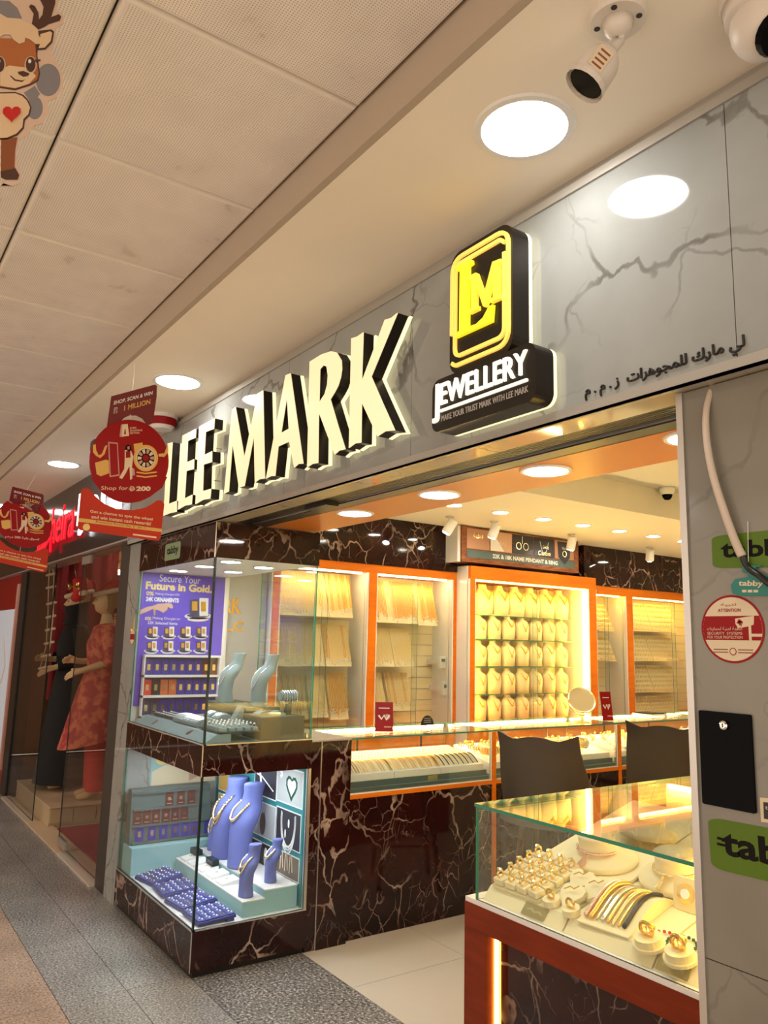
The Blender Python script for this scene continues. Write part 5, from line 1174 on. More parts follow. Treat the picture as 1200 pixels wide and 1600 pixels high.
# ================================================================== BAR CHAIRS
def chair(label, px, xx, rz):
    q = onx(px, xx); zt = q.z; zs = zt - .45
    t = thing('bar_chair', label, 'chair', (q.x, q.y, 0), 'brown bar chairs at the counter', rz=rz); WORG[t.name] = Vector((0, 0, 0))
    # local: sitter faces -X, top of the backrest over the origin
    def shell(off):
        P = []
        for i in range(13):
            v = i / 12; row = []
            for j in range(15):
                u = -1 + j / 7
                hw = .245 - .055 * v ** 1.5 + .012 * max(0, v - .85) / .15
                z = zs + (zt - zs) * v + v ** 6 * (.016 * abs(u) ** 3 - .018 * math.exp(-((abs(u) - .55) / .25) ** 2))
                x = -.19 + .19 * v ** .75 - .12 * abs(u) ** 2.4 * (1 - .75 * v)
                row.append((x + off, hw * u, z))
            P.append(row)
        return P
    a, b = shell(0), shell(-.016)
    mb = MB().grid(a).grid([r[::-1] for r in b])
    mb.grid([a[-1], b[-1]][::-1]); mb.grid([[r[0] for r in a], [r[0] for r in b]]); mb.grid([[r[-1] for r in b], [r[-1] for r in a]])
    mb.build('backrest', 'chair', t, smooth=True)
    xc = -.34
    P = [[(xc + .20 * su, .225 * sv * (1 - .12 * max(0, -su)), zs + .005 + .03 * (sv ** 4) + (.02 * max(0, su)))for sv in [-1 + k / 4 for k in range(9)]] for su in [-1 + k / 4 for k in range(9)]]
    mb = MB().grid(P); mb.grid([[(p[0], p[1], p[2] - .03) for p in r][::-1] for r in P])
    top = [P[0][k] for k in range(9)] + [P[k][8] for k in range(1, 9)] + [P[8][k] for k in range(7, -1, -1)] + [P[k][0] for k in range(7, 0, -1)]
    mb.grid([top + [top[0]], [(p[0], p[1], p[2] - .03) for p in top + [top[0]]]]); mb.build('seat', 'chair', t)
    for sx in (-1, 1):
        for sy in (-1, 1): MB().tube([(xc + .13 * sx, .13 * sy, zs - .024), (xc + .19 * sx, .19 * sy, 0)], [.018, .012], 8).build('leg', 'chair_leg', t)
    zf = .24; k_ = .13 + .06 * (zs - .024 - zf) / (zs - .024)
    for s in (-1, 1):
        MB().tube([(xc + k_ * s, -k_, zf), (xc + k_ * s, k_, zf)], .007).build('foot_rail', 'black', t); MB().tube([(xc - k_, k_ * s, zf + .02), (xc + k_, k_ * s, zf + .02)], .007).build('foot_rail', 'black', t)
chair('brown leather bar chair with curved back nearest the showcase', (836, 1152), -2.78, math.radians(-62))
chair('brown leather bar chair with curved back further into the shop', (1034, 1134), -2.78, math.radians(-62))
# ================================================================== NEAR COUNTER by the pillar
NX0, NX1, NY0, NY1 = -1.962, -1.06, 1.748, 4.30
t = thing('display_counter', 'near glass display counter with red wood frame and dark marble panel', 'counter', (-1.5, 3.0, 0))
MB().box((NX0 - .045, NY0 - .006, .627), (NX1, NY1, .700)).build('wood_rail', 'red_wood', t)
MB().box((NX0 - .045, NY0 - .006, 0), (NX0 + .055, NY0 + .05, .6265)).build('corner_post', 'red_wood', t)
MB().box((NX0 - .045, NY0 + .05, 0), (NX0 - .02, NY1, .6265)).build('side_panel', 'red_wood', t)
MB().box((NX0 + .055, NY0 + .040, 0), (NX1, NY0 + .05, .6265)).build('stone_panel', 'marble_dark', t)
MB().box((NX0 + .0555, NY0 + .030, 0), (NX0 + .062, NY0 + .0395, .62)).build('led_strip', 'led_yellow', t)
MB().box((NX0 - .044, NY0 - .004, .7002), (NX1, NY1, .714)).build('deck', 'white_gloss', t)
MB().pane((NX0, NY0, .714), (NX1, NY0 + .006, .991), 1).build('glass_front', ['glass_front', 'glass_edge'], t)
MB().pane((NX0, NY0 + .0065, .714), (NX0 + .006, NY1, .991), 0).build('glass_side', ['glass_front', 'glass_edge'], t)
MB().pane((NX0 - .004, NY0 - .004, .992), (NX1, NY1, 1.002), 2).build('glass_top', ['glass_front', 'glass_edge'], t)
MB().box((NX1 - .012, NY0 + .02, .714), (NX1, NY1, .991)).build('back_panel', 'cream', t)
MB().box((NX1 - .030, NY0 + .03, .970), (NX1 - .013, NY1 - .05, .990)).build('led_strip', 'led_yellow', t)
for yy in (2.72, 3.5): MB().box((NX0 + .01, yy, .714), (NX1 - .02, yy + .006, .975)).build('divider', 'cream', t)
MB().box((NX0 + .03, 2.700, .975), (NX1 - .03, 2.718, .991)).build('led_strip', 'led_yellow', t)
# sloped cream deck boards
SL = .27
def dz(y): return .752 + (y - 1.80) * SL
DN = Vector((0, -SL, 1)).normalized()
def ond(p):
    d = _ray(p); s = (.752 + (CAM.y - 1.80) * SL - CAM.z) / (d.z - SL * d.y); return CAM + d * s
for k, (x0, x1) in enumerate(((NX0 + .012, -1.625), (-1.618, -1.33), (-1.323, NX1 - .02))):
    u = thing('sloped_deck', 'cream sloped deck board in the near counter, %s from the glass corner' % ORD[k], 'display board', ((x0 + x1) / 2, 2.1, .7145), 'sloped decks of the near counter')
    MB().prism([[(1.768, .7145), (1.80, .751), (2.52, .751 + .72 * SL), (2.52, .7145)]], (Vector((x0, 0, 0)), Y, Z, X), 0, x1 - x0).build('deck', 'cream', u)
for k, p in enumerate(((833, 1431), (1050, 1519))):
    q = ony(p, 1.775); u = thing('name_plate', 'small engraved brass plate at front of the near counter, %s' % ('by the glass corner', 'by the pillar')[k], 'name plate', (q.x, 1.78, .72), 'brass plates in the near counter')
    F = (Vector((q.x, 1.768, .7150)), X, Vector((0, .032, .0365)).normalized(), Vector((0, -.0365, .032)).normalized())
    MB().prism([[(-.045, .004), (.045, .004), (.045, .042), (-.045, .042)]], F, .001, .003).build('plate', 'brass_plate', u)
    MB().prism([strip([(-.03, .02), (-.015, .028), (0, .018), (.015, .026), (.03, .018)], .003)], F, .003, .0033).build('engraving', 'cream_dark', u)
# tray under the ring stands
def bil(q, a, b):
    return (q[0].lerp(q[1], a)).lerp(q[3].lerp(q[2], a), b)
Q = [ond(p) for p in ((786, 1384), (840, 1404), (897, 1369), (845, 1346))]
rot = math.atan2((Q[1] - Q[0]).y, (Q[1] - Q[0]).x)
u = thing('ring_tray', 'flat cream tray under twenty ring stands in near counter', 'tray', bil(Q, .5, .5)); WORG[u.name] = Vector((0, 0, 0))
u.rotation_euler = (math.atan(SL), 0, 0)
w_, h_ = (Q[1] - Q[0]).length, (Q[3] - Q[0]).length
c = bil(Q, .5, .5); loc = [(p - c) for p in Q]
MB().prism([inset([(p.x, p.y * 1.0) for p in loc], -.024)], (Vector((0, 0, 0)), X, Y, Z), .0006, .008).build('tray', 'cream', u)
rsp = proto('ring_stand', 'x', 'ring stand', 'ring stands on the cream tray')
MB().bevbox((-.022, -.018, 0), (.022, .018, .020), .005).build('stand', 'cream', rsp)
MB().tube([(.0, .0115 * math.cos(a * PI / 8), .029 + .0115 * math.sin(a * PI / 8)) for a in range(16)], .0034, 6, True).build('band', 'gold', rsp)
MB().lathe([(0, .036), (.009, .040), (.008, .046), (0, .049)], 8).build('stone', 'gold_pale', rsp)
k = 0
for j in range(5):
    for i in range(4):
        p = bil(Q, i / 3, j / 4); p = p + DN * .0085
        place(rsp, k, p, rot=(math.atan(SL), 0, random.uniform(-.25, .25)), label='gold ring on a cream stand, %s from left in the %s row of ring tray' % (ORD[i], ORD[j])); k += 1
def lie(px, name, lab, cat, grp=None, lift=.0006):
    p = ond(px) + DN * lift; u = thing(name, lab, cat, p, grp); WORG[u.name] = Vector((0, 0, 0)); u.rotation_euler = (math.atan(SL), 0, 0); return u
for k, px in enumerate(((863, 1413), (894, 1428), (1015, 1478), (1064, 1500))):
    big = k > 1; s = 1.5 if big else 1.1
    u = lie(px, 'ring_stand', ['gold ring on a single round cream stand beside the tray', 'gold ring on a single cream stand before the hearts', 'carved gold ring on a two step cream stand', 'wide gold flower ring on a cream stand by the pillar'][k], 'ring stand', 'single ring stands')
    if big: MB().lathe([(.042, 0), (.042, .008)], 20).build('plinth', 'cream', u)
    z = .008 if big else 0
    MB().lathe([(.026 * s * .9, z), (.026 * s * .9, z + .018)], 20).build('stand', 'cream', u)
    MB().tube([(.012 * s * math.cos(a * PI / 8), 0, z + .018 + .011 * s + .012 * s * math.sin(a * PI / 8)) for a in range(16)], .0034 * s, 6, True).build('band', 'gold', u)
    if big:
        for j in range(7): MB().tube([((.010 + .012 * math.sin(a * PI / 10)) * math.cos(j * .42 - 1.25), (.010 + .012 * math.sin(a * PI / 10)) * math.sin(j * .42 - 1.25), z + .030 + .018 * a / 10) for a in range(11)], .002, 4).build('leaf', 'gold', u)
for k, px in enumerate(((912, 1384), (936, 1398), (898, 1407))):
    u = lie(px, 'heart_pad', 'cream heart shaped pad with thin chain, %s' % ('at the back of three', 'at right of three', 'at front of three')[k], 'display pad', 'heart pads')
    MB().prism([hrt((0, 0), .048)[:-1]], (Vector((0, 0, 0)), X, Vector((0, .9, .35)).normalized(), Vector((0, -.35, .9)).normalized()), .012, .026).build('pad', 'cream', u)
    MB().box((-.03, -.02, 0), (.03, .03, .018)).build('base', 'cream', u)
    MB().tube([(-.02, -.012, .034), (-.006, .0, .040), (.01, -.004, .038), (.02, .010, .043)], .0018, 5).build('chain', 'gold', u)
# wave shaped pad with eight bracelets
q = [ond(p) for p in ((902, 1440), (982, 1468), (1055, 1410), (978, 1384))]
u = thing('bracelet_pad', 'wave shaped cream pad carrying a row of gold bracelets', 'display pad', q[0]); WORG[u.name] = Vector(q[0])
def wave(a, b): p = bil(q, a, b); return p + DN * (.004 + .050 * math.sin(PI * min(1, b * 1.02)) ** 1.0 * (b ** .6))
N_ = 14
mb = MB().grid([[wave(a / 4, b / N_) for a in range(5)] for b in range(N_ + 1)])
mb.grid([[wave(0, b / N_), bil(q, 0, b / N_)] for b in range(N_ + 1)]); mb.grid([[bil(q, 1, b / N_), wave(1, b / N_)] for b in range(N_ + 1)]); mb.grid([[wave(a / 4, 0) for a in range(5)][::-1], [bil(q, a / 4, 0) for a in range(5)][::-1]])
mb.build('pad', 'cream', u)
BL = [('rose_gold', .0075, 'twisted rose gold rope bracelet'), ('gold', .0085, 'thick gold curb chain bracelet'), ('gold_pale', .004, 'slim pale gold bracelet'), ('silver', .006, 'silver mesh bracelet'), ('gold', .005, 'flat gold band bracelet'), ('gold_pale', .006, 'gold rope bracelet with drop'), ('gold', .004, 'slim gold bracelet'), ('black', .006, 'black leather and gold bracelet')]
for k, (m_, r, lb) in enumerate(BL):
    a = .10 + .105 * k; pts = [wave(a, .10 + .82 * b / 16) + DN * r for b in range(17)]
    o = MB(); 
    if k in (0, 1, 5):
        for p0, p1 in zip(pts[:-1], pts[1:]):
            for tt in (0, .5): o.lathe([(0, -r), (r * .85, -r * .5), (r, 0), (r * .85, r * .5), (0, r)], 6, p0.lerp(p1, tt))
    else: o.tube(pts, r, 6)
    tag(o.build('bracelet', m_, smooth=True), lb + ' on the wave shaped pad', 'bracelet', 'bracelets on the wave pad')
# collar displays
def collar(px, lab, rx, ry, m_, nl, lift, tray=True):
    u = lie(px, 'collar_display', lab, 'display bust', 'flat collar displays', lift)
    if tray: MB().bevbox((-rx * 1.25, -ry * 1.15, 0), (rx * 1.25, ry * 1.25, .012), .004).build('tray', 'cream', u)
    z0 = .0122 if tray else 0
    MB().lathe([(rx, z0), (rx * 1.02, z0 + .010), (rx * .97, z0 + .020), (rx * .55, z0 + .034), (rx * .50, z0 + .075), (rx * .53, z0 + .085), (0, z0 + .087)], 32, (0, 0, 0), sy=ry / rx).build('form', 'cream', u, smooth=True)
    v = lie(px, 'necklace', nl, 'necklace', 'necklaces on the collar displays', lift)
    pts = [(rx * .56 * math.cos(a), ry * .62 * math.sin(a), z0 + .040 - .006 * math.sin(a)) for a in [PI + PI * k / 16 for k in range(17)]]
    mb = MB()
    for p0, p1 in zip(pts[:-1], pts[1:]):
        for tt in (0, .5): mb.lathe([(0, -.005), (.004, -.003), (.005, 0), (.004, .003), (0, .005)], 6, Vector(p0).lerp(Vector(p1), tt))
    mb.build('chain', m_, v, smooth=True)
    MB().tube([(0, -ry * .62, z0 + .046), (.006, -ry * .85, z0 + .036), (.002, -ry * 1.05, z0 + .024)], [.003, .006, .010], 6).build('pendant', m_, v)
collar((940, 1350), 'flat cream collar display with rose gold rope necklace', .125, .095, 'rose_gold', 'rose gold rope necklace on the left flat collar', .001)
collar((1062, 1378), 'flat cream collar display with fine chains by the pillar', .12, .10, 'gold_pale', 'fine gold chain with heart drops on the right collar', .001, False)
u = lie((1072, 1425), 'brooch_pad', 'upright cream pad with a round gold brooch near pillar', 'display pad')
MB().prism([rrect(-.040, 0, .040, .085, .015)], (Vector((0, 0, 0)), X, Vector((0, .35, .94)).normalized(), Vector((0, -.94, .35)).normalized()), -.012, .0).build('pad', 'cream', u)
F = (Vector((0, 0, 0)), X, Vector((0, .35, .94)).normalized(), Vector((0, -.94, .35)).normalized())
MB().prism([circ(0, .045, .026, 24)], F, .0, .005).build('brooch', 'gold', u); MB().prism([circ(0, .045, .013, 16)], F, .005, .009).build('stone', 'gem', u)
for k, (px, m_, lb) in enumerate((((1036, 1470), 'bead_red', 'red coral bead bracelet lying on the cream deck'), ((1066, 1478), 'bead_green', 'dark green bead bracelet lying beside the coral one'))):
    u = lie(px, 'bead_bracelet', lb, 'bracelet', 'bead bracelets')
    for j in range(16): MB().lathe([(0, -.005), (.0045, -.002), (.0045, .002), (0, .005)], 6, (.038 * math.cos(j * PI / 8), .032 * math.sin(j * PI / 8), .005)).build('bead', m_, u)
u = lie((1014, 1316), 'necklace_bust', 'grey cream necklace bust at the back of near counter', 'necklace bust', None, .018); u.rotation_euler = (0, 0, 0)
loft(MB(), [(0, 0, 0, .10, .07), (0, 0, .02, .10, .07), (0, .005, .030, .07, .05), (0, .008, .040, .05, .045), (0, .010, .055, .048, .045), (0, .010, .058, .05, .047)], 18).build('form', 'cream_dark', u, smooth=True)

# ================================================================== NEIGHBOUR SHOP (dress shop behind glass)
ns = tag(MB().box((-10.8, 1.475, 2.11), (-4.915, 1.56, ZS)).build('wall_neighbour', 'panel_dark', origin=(0, 0, 0)), 'dark fascia and glazed front of the dress shop', kind='structure')
MB().box((-5.11, 1.472, 0), (-4.915, 1.60, 2.11)).build('black_post', 'brown_black', ns)
MB().box((-8.45, 1.472, 0), (-8.20, 1.60, 2.11)).build('black_post', 'black', ns)
MB().box((-10.8, 1.56, 2.45), (-4.95, 5.6, 2.50)).build('shop_ceiling', 'wall_brown', ns)
MB().box((-10.8, 5.55, 0), (-4.95, 5.65, 2.5)).build('back_wall', 'wall_brown', ns)
MB().box((-5.05, 1.60, 0), (-4.96, 5.6, 2.5)).build('side_wall', 'wall_brown', ns)
MB().box((-8.80, 1.62, 0), (-8.70, 5.55, 2.45)).build('side_wall', 'wall_brown', ns)
MB().box((-10.8, 1.50, 0), (-8.46, 1.56, 2.11)).build('red_panel', 'print_red', ns)
MB().box((-10.8, 1.44, 2.10), (-4.912, 1.60, 2.112)).build('fascia_soffit', 'steel', ns)
for x0, x1 in ((-8.20, -7.03), (-5.98, -5.11)):
    MB().box((x0, 1.44, 0.0), (x1, 1.52, 0.012)).build('floor_strip', 'white_tile', ns)
MB().box((-7.03, 1.44, 0.0), (-6.0, 1.60, 0.010)).build('threshold', 'threshold', ns)
g1 = tag(MB().pane((-8.20, 1.484, .012), (-7.03, 1.492, 2.10), 1).build('window_1', ['glass_shop', 'glass_edge_dark']), 'fixed glass panel of the dress shop beside the doorway', kind='structure')
g2 = tag(MB().pane((-6.13, 1.484, .03), (-5.115, 1.492, 2.10), 1).build('door_1', ['glass_shop', 'glass_edge_dark']), 'frameless glass door of the dress shop', kind='structure')
for (x0, z0, z1) in ((-6.135, .03, .085), (-6.135, 2.03, 2.09)): MB().box((x0, 1.478, z0), (x0 + .22, 1.498, z1)).build('patch_fitting', 'steel', g2)
for k, (x, y) in enumerate(((-6.2, 2.4), (-7.6, 2.3), (-6.6, 3.8), (-8.2, 4.0))):
    downlight('downlight', 'warm downlight in the dress shop ceiling, %s' % ('over the door', 'over the mannequins', 'deep in the shop', 'over the shelves')[k], x, y, 2.45, .07, 'white', 'lamp_shop', 'dress shop downlights')
tag(MB().box((-6.7, 1.61, .0005), (-5.35, 3.2, .012)).build('red_carpet', 'carpet_red'), 'red carpet inside the dress shop doorway', 'carpet')
# plank platform
t = thing('display_platform', 'low wooden platform carrying two mannequins', 'platform', (-7.5, 2.3, 0))
MB().box((-8.15, 1.56, 0), (-6.80, 3.2, .145)).build('core', 'beige', t)
for k in range(9): MB().box((-6.80, 1.565 + .18 * k, .03), (-6.785, 1.565 + .18 * k + .172, .138)).build('plank', 'beige', t)
MB().box((-8.15, 1.555, .145), (-6.77, 3.2, .157)).build('top_board', 'threshold', t)
# neon name
fz = fr_front(1.44)
def T2(p, y=1.44): q = ony(p, y); return (q.x, q.z)
t = thing('neon_sign', 'glowing red script letters on the dark fascia of dress shop', 'sign', (T2((79, 850))[0], 1.44, T2((79, 850))[1]))
a, b = T2((79, 852)), T2((115, 838)); top = T2((80, 797))
def text_aff(mb, body, fr, bl, br, tl, d, th=0.0, bold=0.0, mi=0, res=3):
    vs, fs = text_geo(body, bold, res); O, U, V, N = fr; o = []
    for s, v in vs:
        u = bl[0] + (br[0] - bl[0]) * s + (tl[0] - bl[0]) * v; w = bl[1] + (br[1] - bl[1]) * s + (tl[1] - bl[1]) * v; o.append(O + U * u + V * w + N * (d + th))
    mb.add(o, fs, mi)
    if th > 0:
        cnt = {}
        for f in fs:
            for i in range(len(f)):
                e_ = (f[i], f[(i + 1) % len(f)]); cnt.setdefault(tuple(sorted(e_)), []).append(e_)
        for es in cnt.values():
            if len(es) == 1: a_, b_ = es[0]; mb.add([o[a_], o[b_], o[b_] - N * th, o[a_] - N * th], [(0, 3, 2, 1)], mi)
    return mb
mb = MB(); text_aff(mb, 'heira', fz, a, b, (a[0], top[1]), 0, .012, .0); mb.build('lettering', 'neon_red', t)
MB().prism([strip([T2(p) for p in ((48, 872), (62, 862), (72, 852), (79, 838))], .05)], fz, 0, .012).build('swash', 'neon_red', t)
MB().prism([strip([T2(p) for p in ((60, 858), (66, 848), (77, 842), (80, 832), (80, 862))], .04)], fz, 0, .012).build('swash', 'neon_red', t)
for p in ((80, 850), (113, 840)):
    u = T2(p); MB().tube([(u[0], 1.44, u[1] + .05), (u[0], 1.475, u[1] + .05)], .01).build('stand_off', 'steel', t)
t = thing('white_lettering', 'glowing white arabic letters on the dark dress shop fascia', 'lettering', (*T2((150, 815))[:1], 1.44, T2((150, 815))[1]))
u0, v0 = T2((121, 845)); u1, v1 = T2((192, 773))
mb = MB(); text_mb(mb, '\u0627\uFEAE\uFEF4\uFEEB\u0627 \uFEE1\u0627', fz, u0, v0 - .02, u1, v0 + .36, 0, th=.02, bold=.02); mb.build('lettering', 'neon_white', t)
# shelving at the back
t = thing('clothes_shelf', 'brown wooden shelving with folded clothes inside dress shop', 'shelf', (-8.4, 3.2, 0))
MB().box((-8.66, 2.30, 0), (-8.62, 4.6, 2.3)).build('back', 'wall_brown', t)
for k in range(8): MB().box((-8.62, 2.30, .25 + .27 * k), (-8.25, 4.6, .27 + .27 * k)).build('shelf', 'orange_wood', t)
for y in (2.30, 3.05, 3.8, 4.56): MB().box((-8.62, y, 0), (-8.25, y + .03, 2.3)).build('upright', 'orange_wood', t)
MB().box((-8.26, 2.36, 2.14), (-8.25, 3.0, 2.19)).build('led_strip', 'led_warm', t)
fold = MB()
for k in range(4): fold.bevbox((-.13, -.10, .03 * k), (.13, .10, .03 * k + .028), .008)
fp_ = [tag(fold.build('folded_clothes', m_, origin=(0, 0, 0)), 'x', 'clothes', 'folded clothes on the dress shop shelves') for m_ in ('shelf_goods', 'magenta', 'print_gold')]; fc = [0, 0, 0]
for r in range(7):
    for c in range(6):
        j = 1 if r == 6 else random.choice([0, 0, 0, 2]); y = (2.45, 2.68, 2.92, 3.21, 3.44, 3.67)[c]
        place(fp_[j], fc[j], (-8.43, y, .2705 + .27 * r), label='stack of folded %s cloth, %s shelf from the floor, %s from the doorway' % (('patterned brown', 'magenta', 'golden')[j], ORD[r], ORD[c])); fc[j] += 1
t = thing('curtain', 'dark red curtain hanging behind the mannequins', 'curtain', (-7.95, 1.95, .9))
MB().grid([[(-7.95 + .03 * math.sin(j * 1.3), 1.70 + .03 * j, z) for j in range(20)] for z in (.9, 1.5, 2.1, 2.44)]).build('cloth', 'curtain', t, smooth=True)
# ---- mannequins
def skin_body(arm_r, arm_l):
    V = [((0, 0, .95), .125), ((0, 0, 1.08), .10), ((0, -.01, 1.25), .12), ((0, 0, 1.37), .105), ((0, .012, 1.455), .052), ((0, .0, 1.53), .043), ((0, -.008, 1.59), .05), ((0, -.004, 1.655), .05)]
    E_ = [(0, 1), (1, 2), (2, 3), (3, 4), (4, 5), (5, 6), (6, 7)]
    for s, arm in ((1, arm_r), (-1, arm_l)):
        b = len(V); V += [((.155 * s, .0, 1.395), .052)] + arm
        E_ += [(3, b)] + [(b + k, b + k + 1) for k in range(len(arm))]
        h = len(V) - 1; P0 = Vector(V[h][0]); P1 = Vector(V[h - 1][0]); d = (P0 - P1).normalized()
        for f, (ox, ln) in enumerate(((-.022, .062), (-.008, .072), (.007, .070), (.021, .056))):
            k = len(V); side = Vector((0, 0, 1)); q = P0 + d * .035 + side * ox
            V += [(tuple(q), .010), (tuple(q + d * ln * .55 + Vector((-.006 * s, 0, -.006))), .0085), (tuple(q + d * ln + Vector((-.014 * s, 0, -.016))), .007)]
            E_ += [(h, k), (k, k + 1), (k + 1, k + 2)]
        k = len(V); V += [(tuple(P0 + Vector((-.02 * s, 0, .028)) + d * .012), .011), (tuple(P0 + Vector((-.03 * s, 0, .036)) + d * .05), .009)]; E_ += [(h, k), (k, k + 1)]
    for s in (1, -1):
        b = len(V); V += [((.085 * s, 0, .86), .088), ((.085 * s, -.01, .50), .055), ((.08 * s, .02, .28), .05), ((.08 * s, .03, .085), .034), ((.085 * s, -.05, .035), .036), ((.09 * s, -.14, .022), .026)]
        E_ += [(0, b), (b, b + 1), (b + 1, b + 2), (b + 2, b + 3), (b + 3, b + 4), (b + 4, b + 5)]
    me = bpy.data.meshes.new('body'); me.from_pydata([v[0] for v in V], E_, [])
    o = bpy.data.objects.new('body', me); COL.objects.link(o)
    md = o.modifiers.new('s', 'SKIN'); md.use_smooth_shade = True
    for k, sv in enumerate(me.skin_vertices[0].data): sv.radius = (V[k][1], V[k][1] * (1.0 if k not in (0, 1, 2, 3) else .78)); sv.use_root = (k == 0)
    o.modifiers.new('d', 'SUBSURF').levels = 1
    dg = bpy.context.evaluated_depsgraph_get(); dg.update(); m2 = bpy.data.meshes.new_from_object(o.evaluated_get(dg)); bpy.data.objects.remove(o); bpy.data.meshes.remove(me)
    m2.materials.clear(); m2.materials.append(MT['mannequin']); m2.name = 'body'
    return m2
body_me = skin_body([((.205, .04, 1.13), .038), ((.17, -.17, 1.06), .027), ((.14, -.22, 1.04), .027)], [((-.205, .03, 1.13), .038), ((-.17, -.17, 1.12), .027), ((-.14, -.23, 1.13), .027)])
def ring_loft(mb, secs, n=18, wob=0.0):
    P = []
    for cx, cy, cz, a, b, dzf in secs:
        P.append([(cx + a * math.cos(2 * PI * k / n) * (1 + wob * math.sin(5 * 2 * PI * k / n)), cy + b * math.sin(2 * PI * k / n), cz + dzf * math.sin(2 * PI * k / n)) for k in range(n)])
    return mb.grid(P, 0, True)
def santa_hat(p):
    h = MB(); ring_loft(h, [(0, .0, 1.725, .092, .112, .03), (0, .01, 1.77, .088, .10, .03), (0, .04, 1.82, .06, .07, .02), (0, .085, 1.86, .030, .035, 0), (0, .125, 1.84, .022, .022, -.01), (0, .150, 1.76, .018, .018, 0), (0, .155, 1.68, .012, .012, 0)], 16)
    o = h.build('santa_hat', 'cloth_red', p, smooth=True); 
    f = MB(); f.tube([(.090 * math.cos(a * PI / 10), .112 * math.sin(a * PI / 10), 1.728 + .030 * math.sin(a * PI / 10)) for a in range(20)], .023, 8, True); f.build('fur_rim', 'fur', o, smooth=True)
    MB().lathe([(0, -.024), (.018, -.016), (.024, 0), (.018, .016), (0, .024)], 10, (0, .155, 1.665)).build('pompom', 'fur', o, smooth=True)
for k, (x, y, rz) in enumerate(((-7.02, 1.94, -.15), (-7.62, 1.84, -.1))):
    t = thing('mannequin', ['mannequin in a red embroidered dress and santa hat', 'mannequin in black abaya with face veil and santa hat'][k], 'mannequin', (x, y, .158), 'mannequins behind the shop glass', rz=rz); WORG[t.name] = Vector((0, 0, 0))
    o = bpy.data.objects.new('body', body_me); COL.objects.link(o); o.parent = t
    hd = loft(MB(), [(0, -.004, 1.535, .046, .050), (0, -.022, 1.560, .052, .074), (0, -.018, 1.60, .066, .092), (0, -.008, 1.65, .075, .100), (0, .004, 1.70, .077, .100), (0, .010, 1.745, .068, .086), (0, .012, 1.782, .030, .040)], 18)
    hd.add([(-.013, -.105, 1.618), (.013, -.105, 1.618), (0, -.132, 1.622), (0, -.106, 1.665), (0, -.104, 1.608)], [(0, 2, 3), (2, 1, 3), (0, 4, 2), (4, 1, 2)])
    hb = hd.build('head', 'mannequin', t, smooth=True)
    for s_ in (-1, 1): MB().lathe([(0, -.003), (.014, 0), (0, .003)], 10, (.030 * s_, -.100, 1.655), Matrix.Rotation(PI / 2, 3, 'X'), sy=.5).build('eye', 'deer_dark', hb); MB().lathe([(0, -.004), (.018, 0), (0, .004)], 10, (.077 * s_, .01, 1.645), Matrix.Rotation(PI / 2, 3, 'Y'), sy=.7).build('ear', 'mannequin', hb)
    MB().lathe([(0, -.004), (.020, 0), (0, .004)], 10, (0, -.110, 1.585), Matrix.Rotation(PI / 2, 3, 'X'), sy=.35).build('lips', 'cloth_red', hb)
    if k == 0:
        d = MB(); ring_loft(d, [(0, .005, 1.455, .075, .065, .01), (0, .0, 1.42, .185, .10, 0), (0, -.01, 1.27, .165, .14, 0), (0, 0, 1.08, .150, .125, 0), (0, -.01, .92, .19, .17, .0), (0, -.03, .70, .225, .215, .03), (0, -.05, .46, .255, .26, .06)], 22, .02); d.build('dress', 'dress_red', t, smooth=True)
        for s in (1, -1): MB().tube([(.16 * s, 0, 1.41), (.185 * s, .02, 1.28), (.21 * s, .04, 1.13), (.20 * s, .0, 1.10)], [.065, .062, .072, .070], 10, caps=False).build('sleeve', 'dress_red', t, smooth=True)
        for s in (1, -1): MB().tube([(.085 * s, 0, .60), (.085 * s, .005, .35), (.085 * s, .02, .07)], [.085, .085, .09], 12, caps=False).build('trouser_leg', 'cloth_red', t, smooth=True)
        P = [[(.17 - .05 * v, .10 + .10 * u + .09 * v + .05 * math.sin(u * 5), 1.44 - 1.0 * v + .05 * u) for u in (0, .25, .5, .75, 1.0)] for v in [i / 8 for i in range(9)]]
        MB().grid(P).grid([[(-.30 * (1 - v) * .4 + p[0] - .22, p[1] + .02, p[2]) for p in r][::-1] for v, r in zip([i / 8 for i in range(9)], P)]).build('shawl', 'shawl', t, smooth=True)
        hr = MB(); ring_loft(hr, [(0, .04, 1.575, .070, .070, .03), (0, .035, 1.64, .086, .085, .03), (0, .02, 1.71, .084, .094, .02), (0, .015, 1.765, .05, .06, 0)], 14); hr.build('hair', 'hair', t, smooth=True)
    else:
        d = MB(); ring_loft(d, [(0, .005, 1.47, .07, .065, .01), (0, .0, 1.42, .19, .11, 0), (0, -.01, 1.27, .18, .15, 0), (0, 0, 1.05, .17, .14, 0), (0, -.0, .8, .20, .18, 0), (0, 0, .4, .235, .22, 0), (0, .0, .05, .27, .26, 0)], 20, .02); d.build('abaya', 'cloth_black', t, smooth=True)
        v = MB(); ring_loft(v, [(0, -.0, 1.44, .13, .12, 0), (0, -.01, 1.52, .085, .095, 0), (0, -.015, 1.58, .085, .105, .02), (0, -.01, 1.635, .094, .110, .03)], 14); v.build('veil', 'cloth_black', t, smooth=True)
        for s in (1, -1): MB().tube([(.16 * s, 0, 1.41), (.185 * s, .02, 1.28), (.21 * s, .03, 1.12), (.175 * s, -.15, 1.09 + (.03 if s < 0 else 0))], [.06, .06, .065, .07], 10, caps=False).build('sleeve', 'cloth_black', t, smooth=True)
    santa_hat(t)
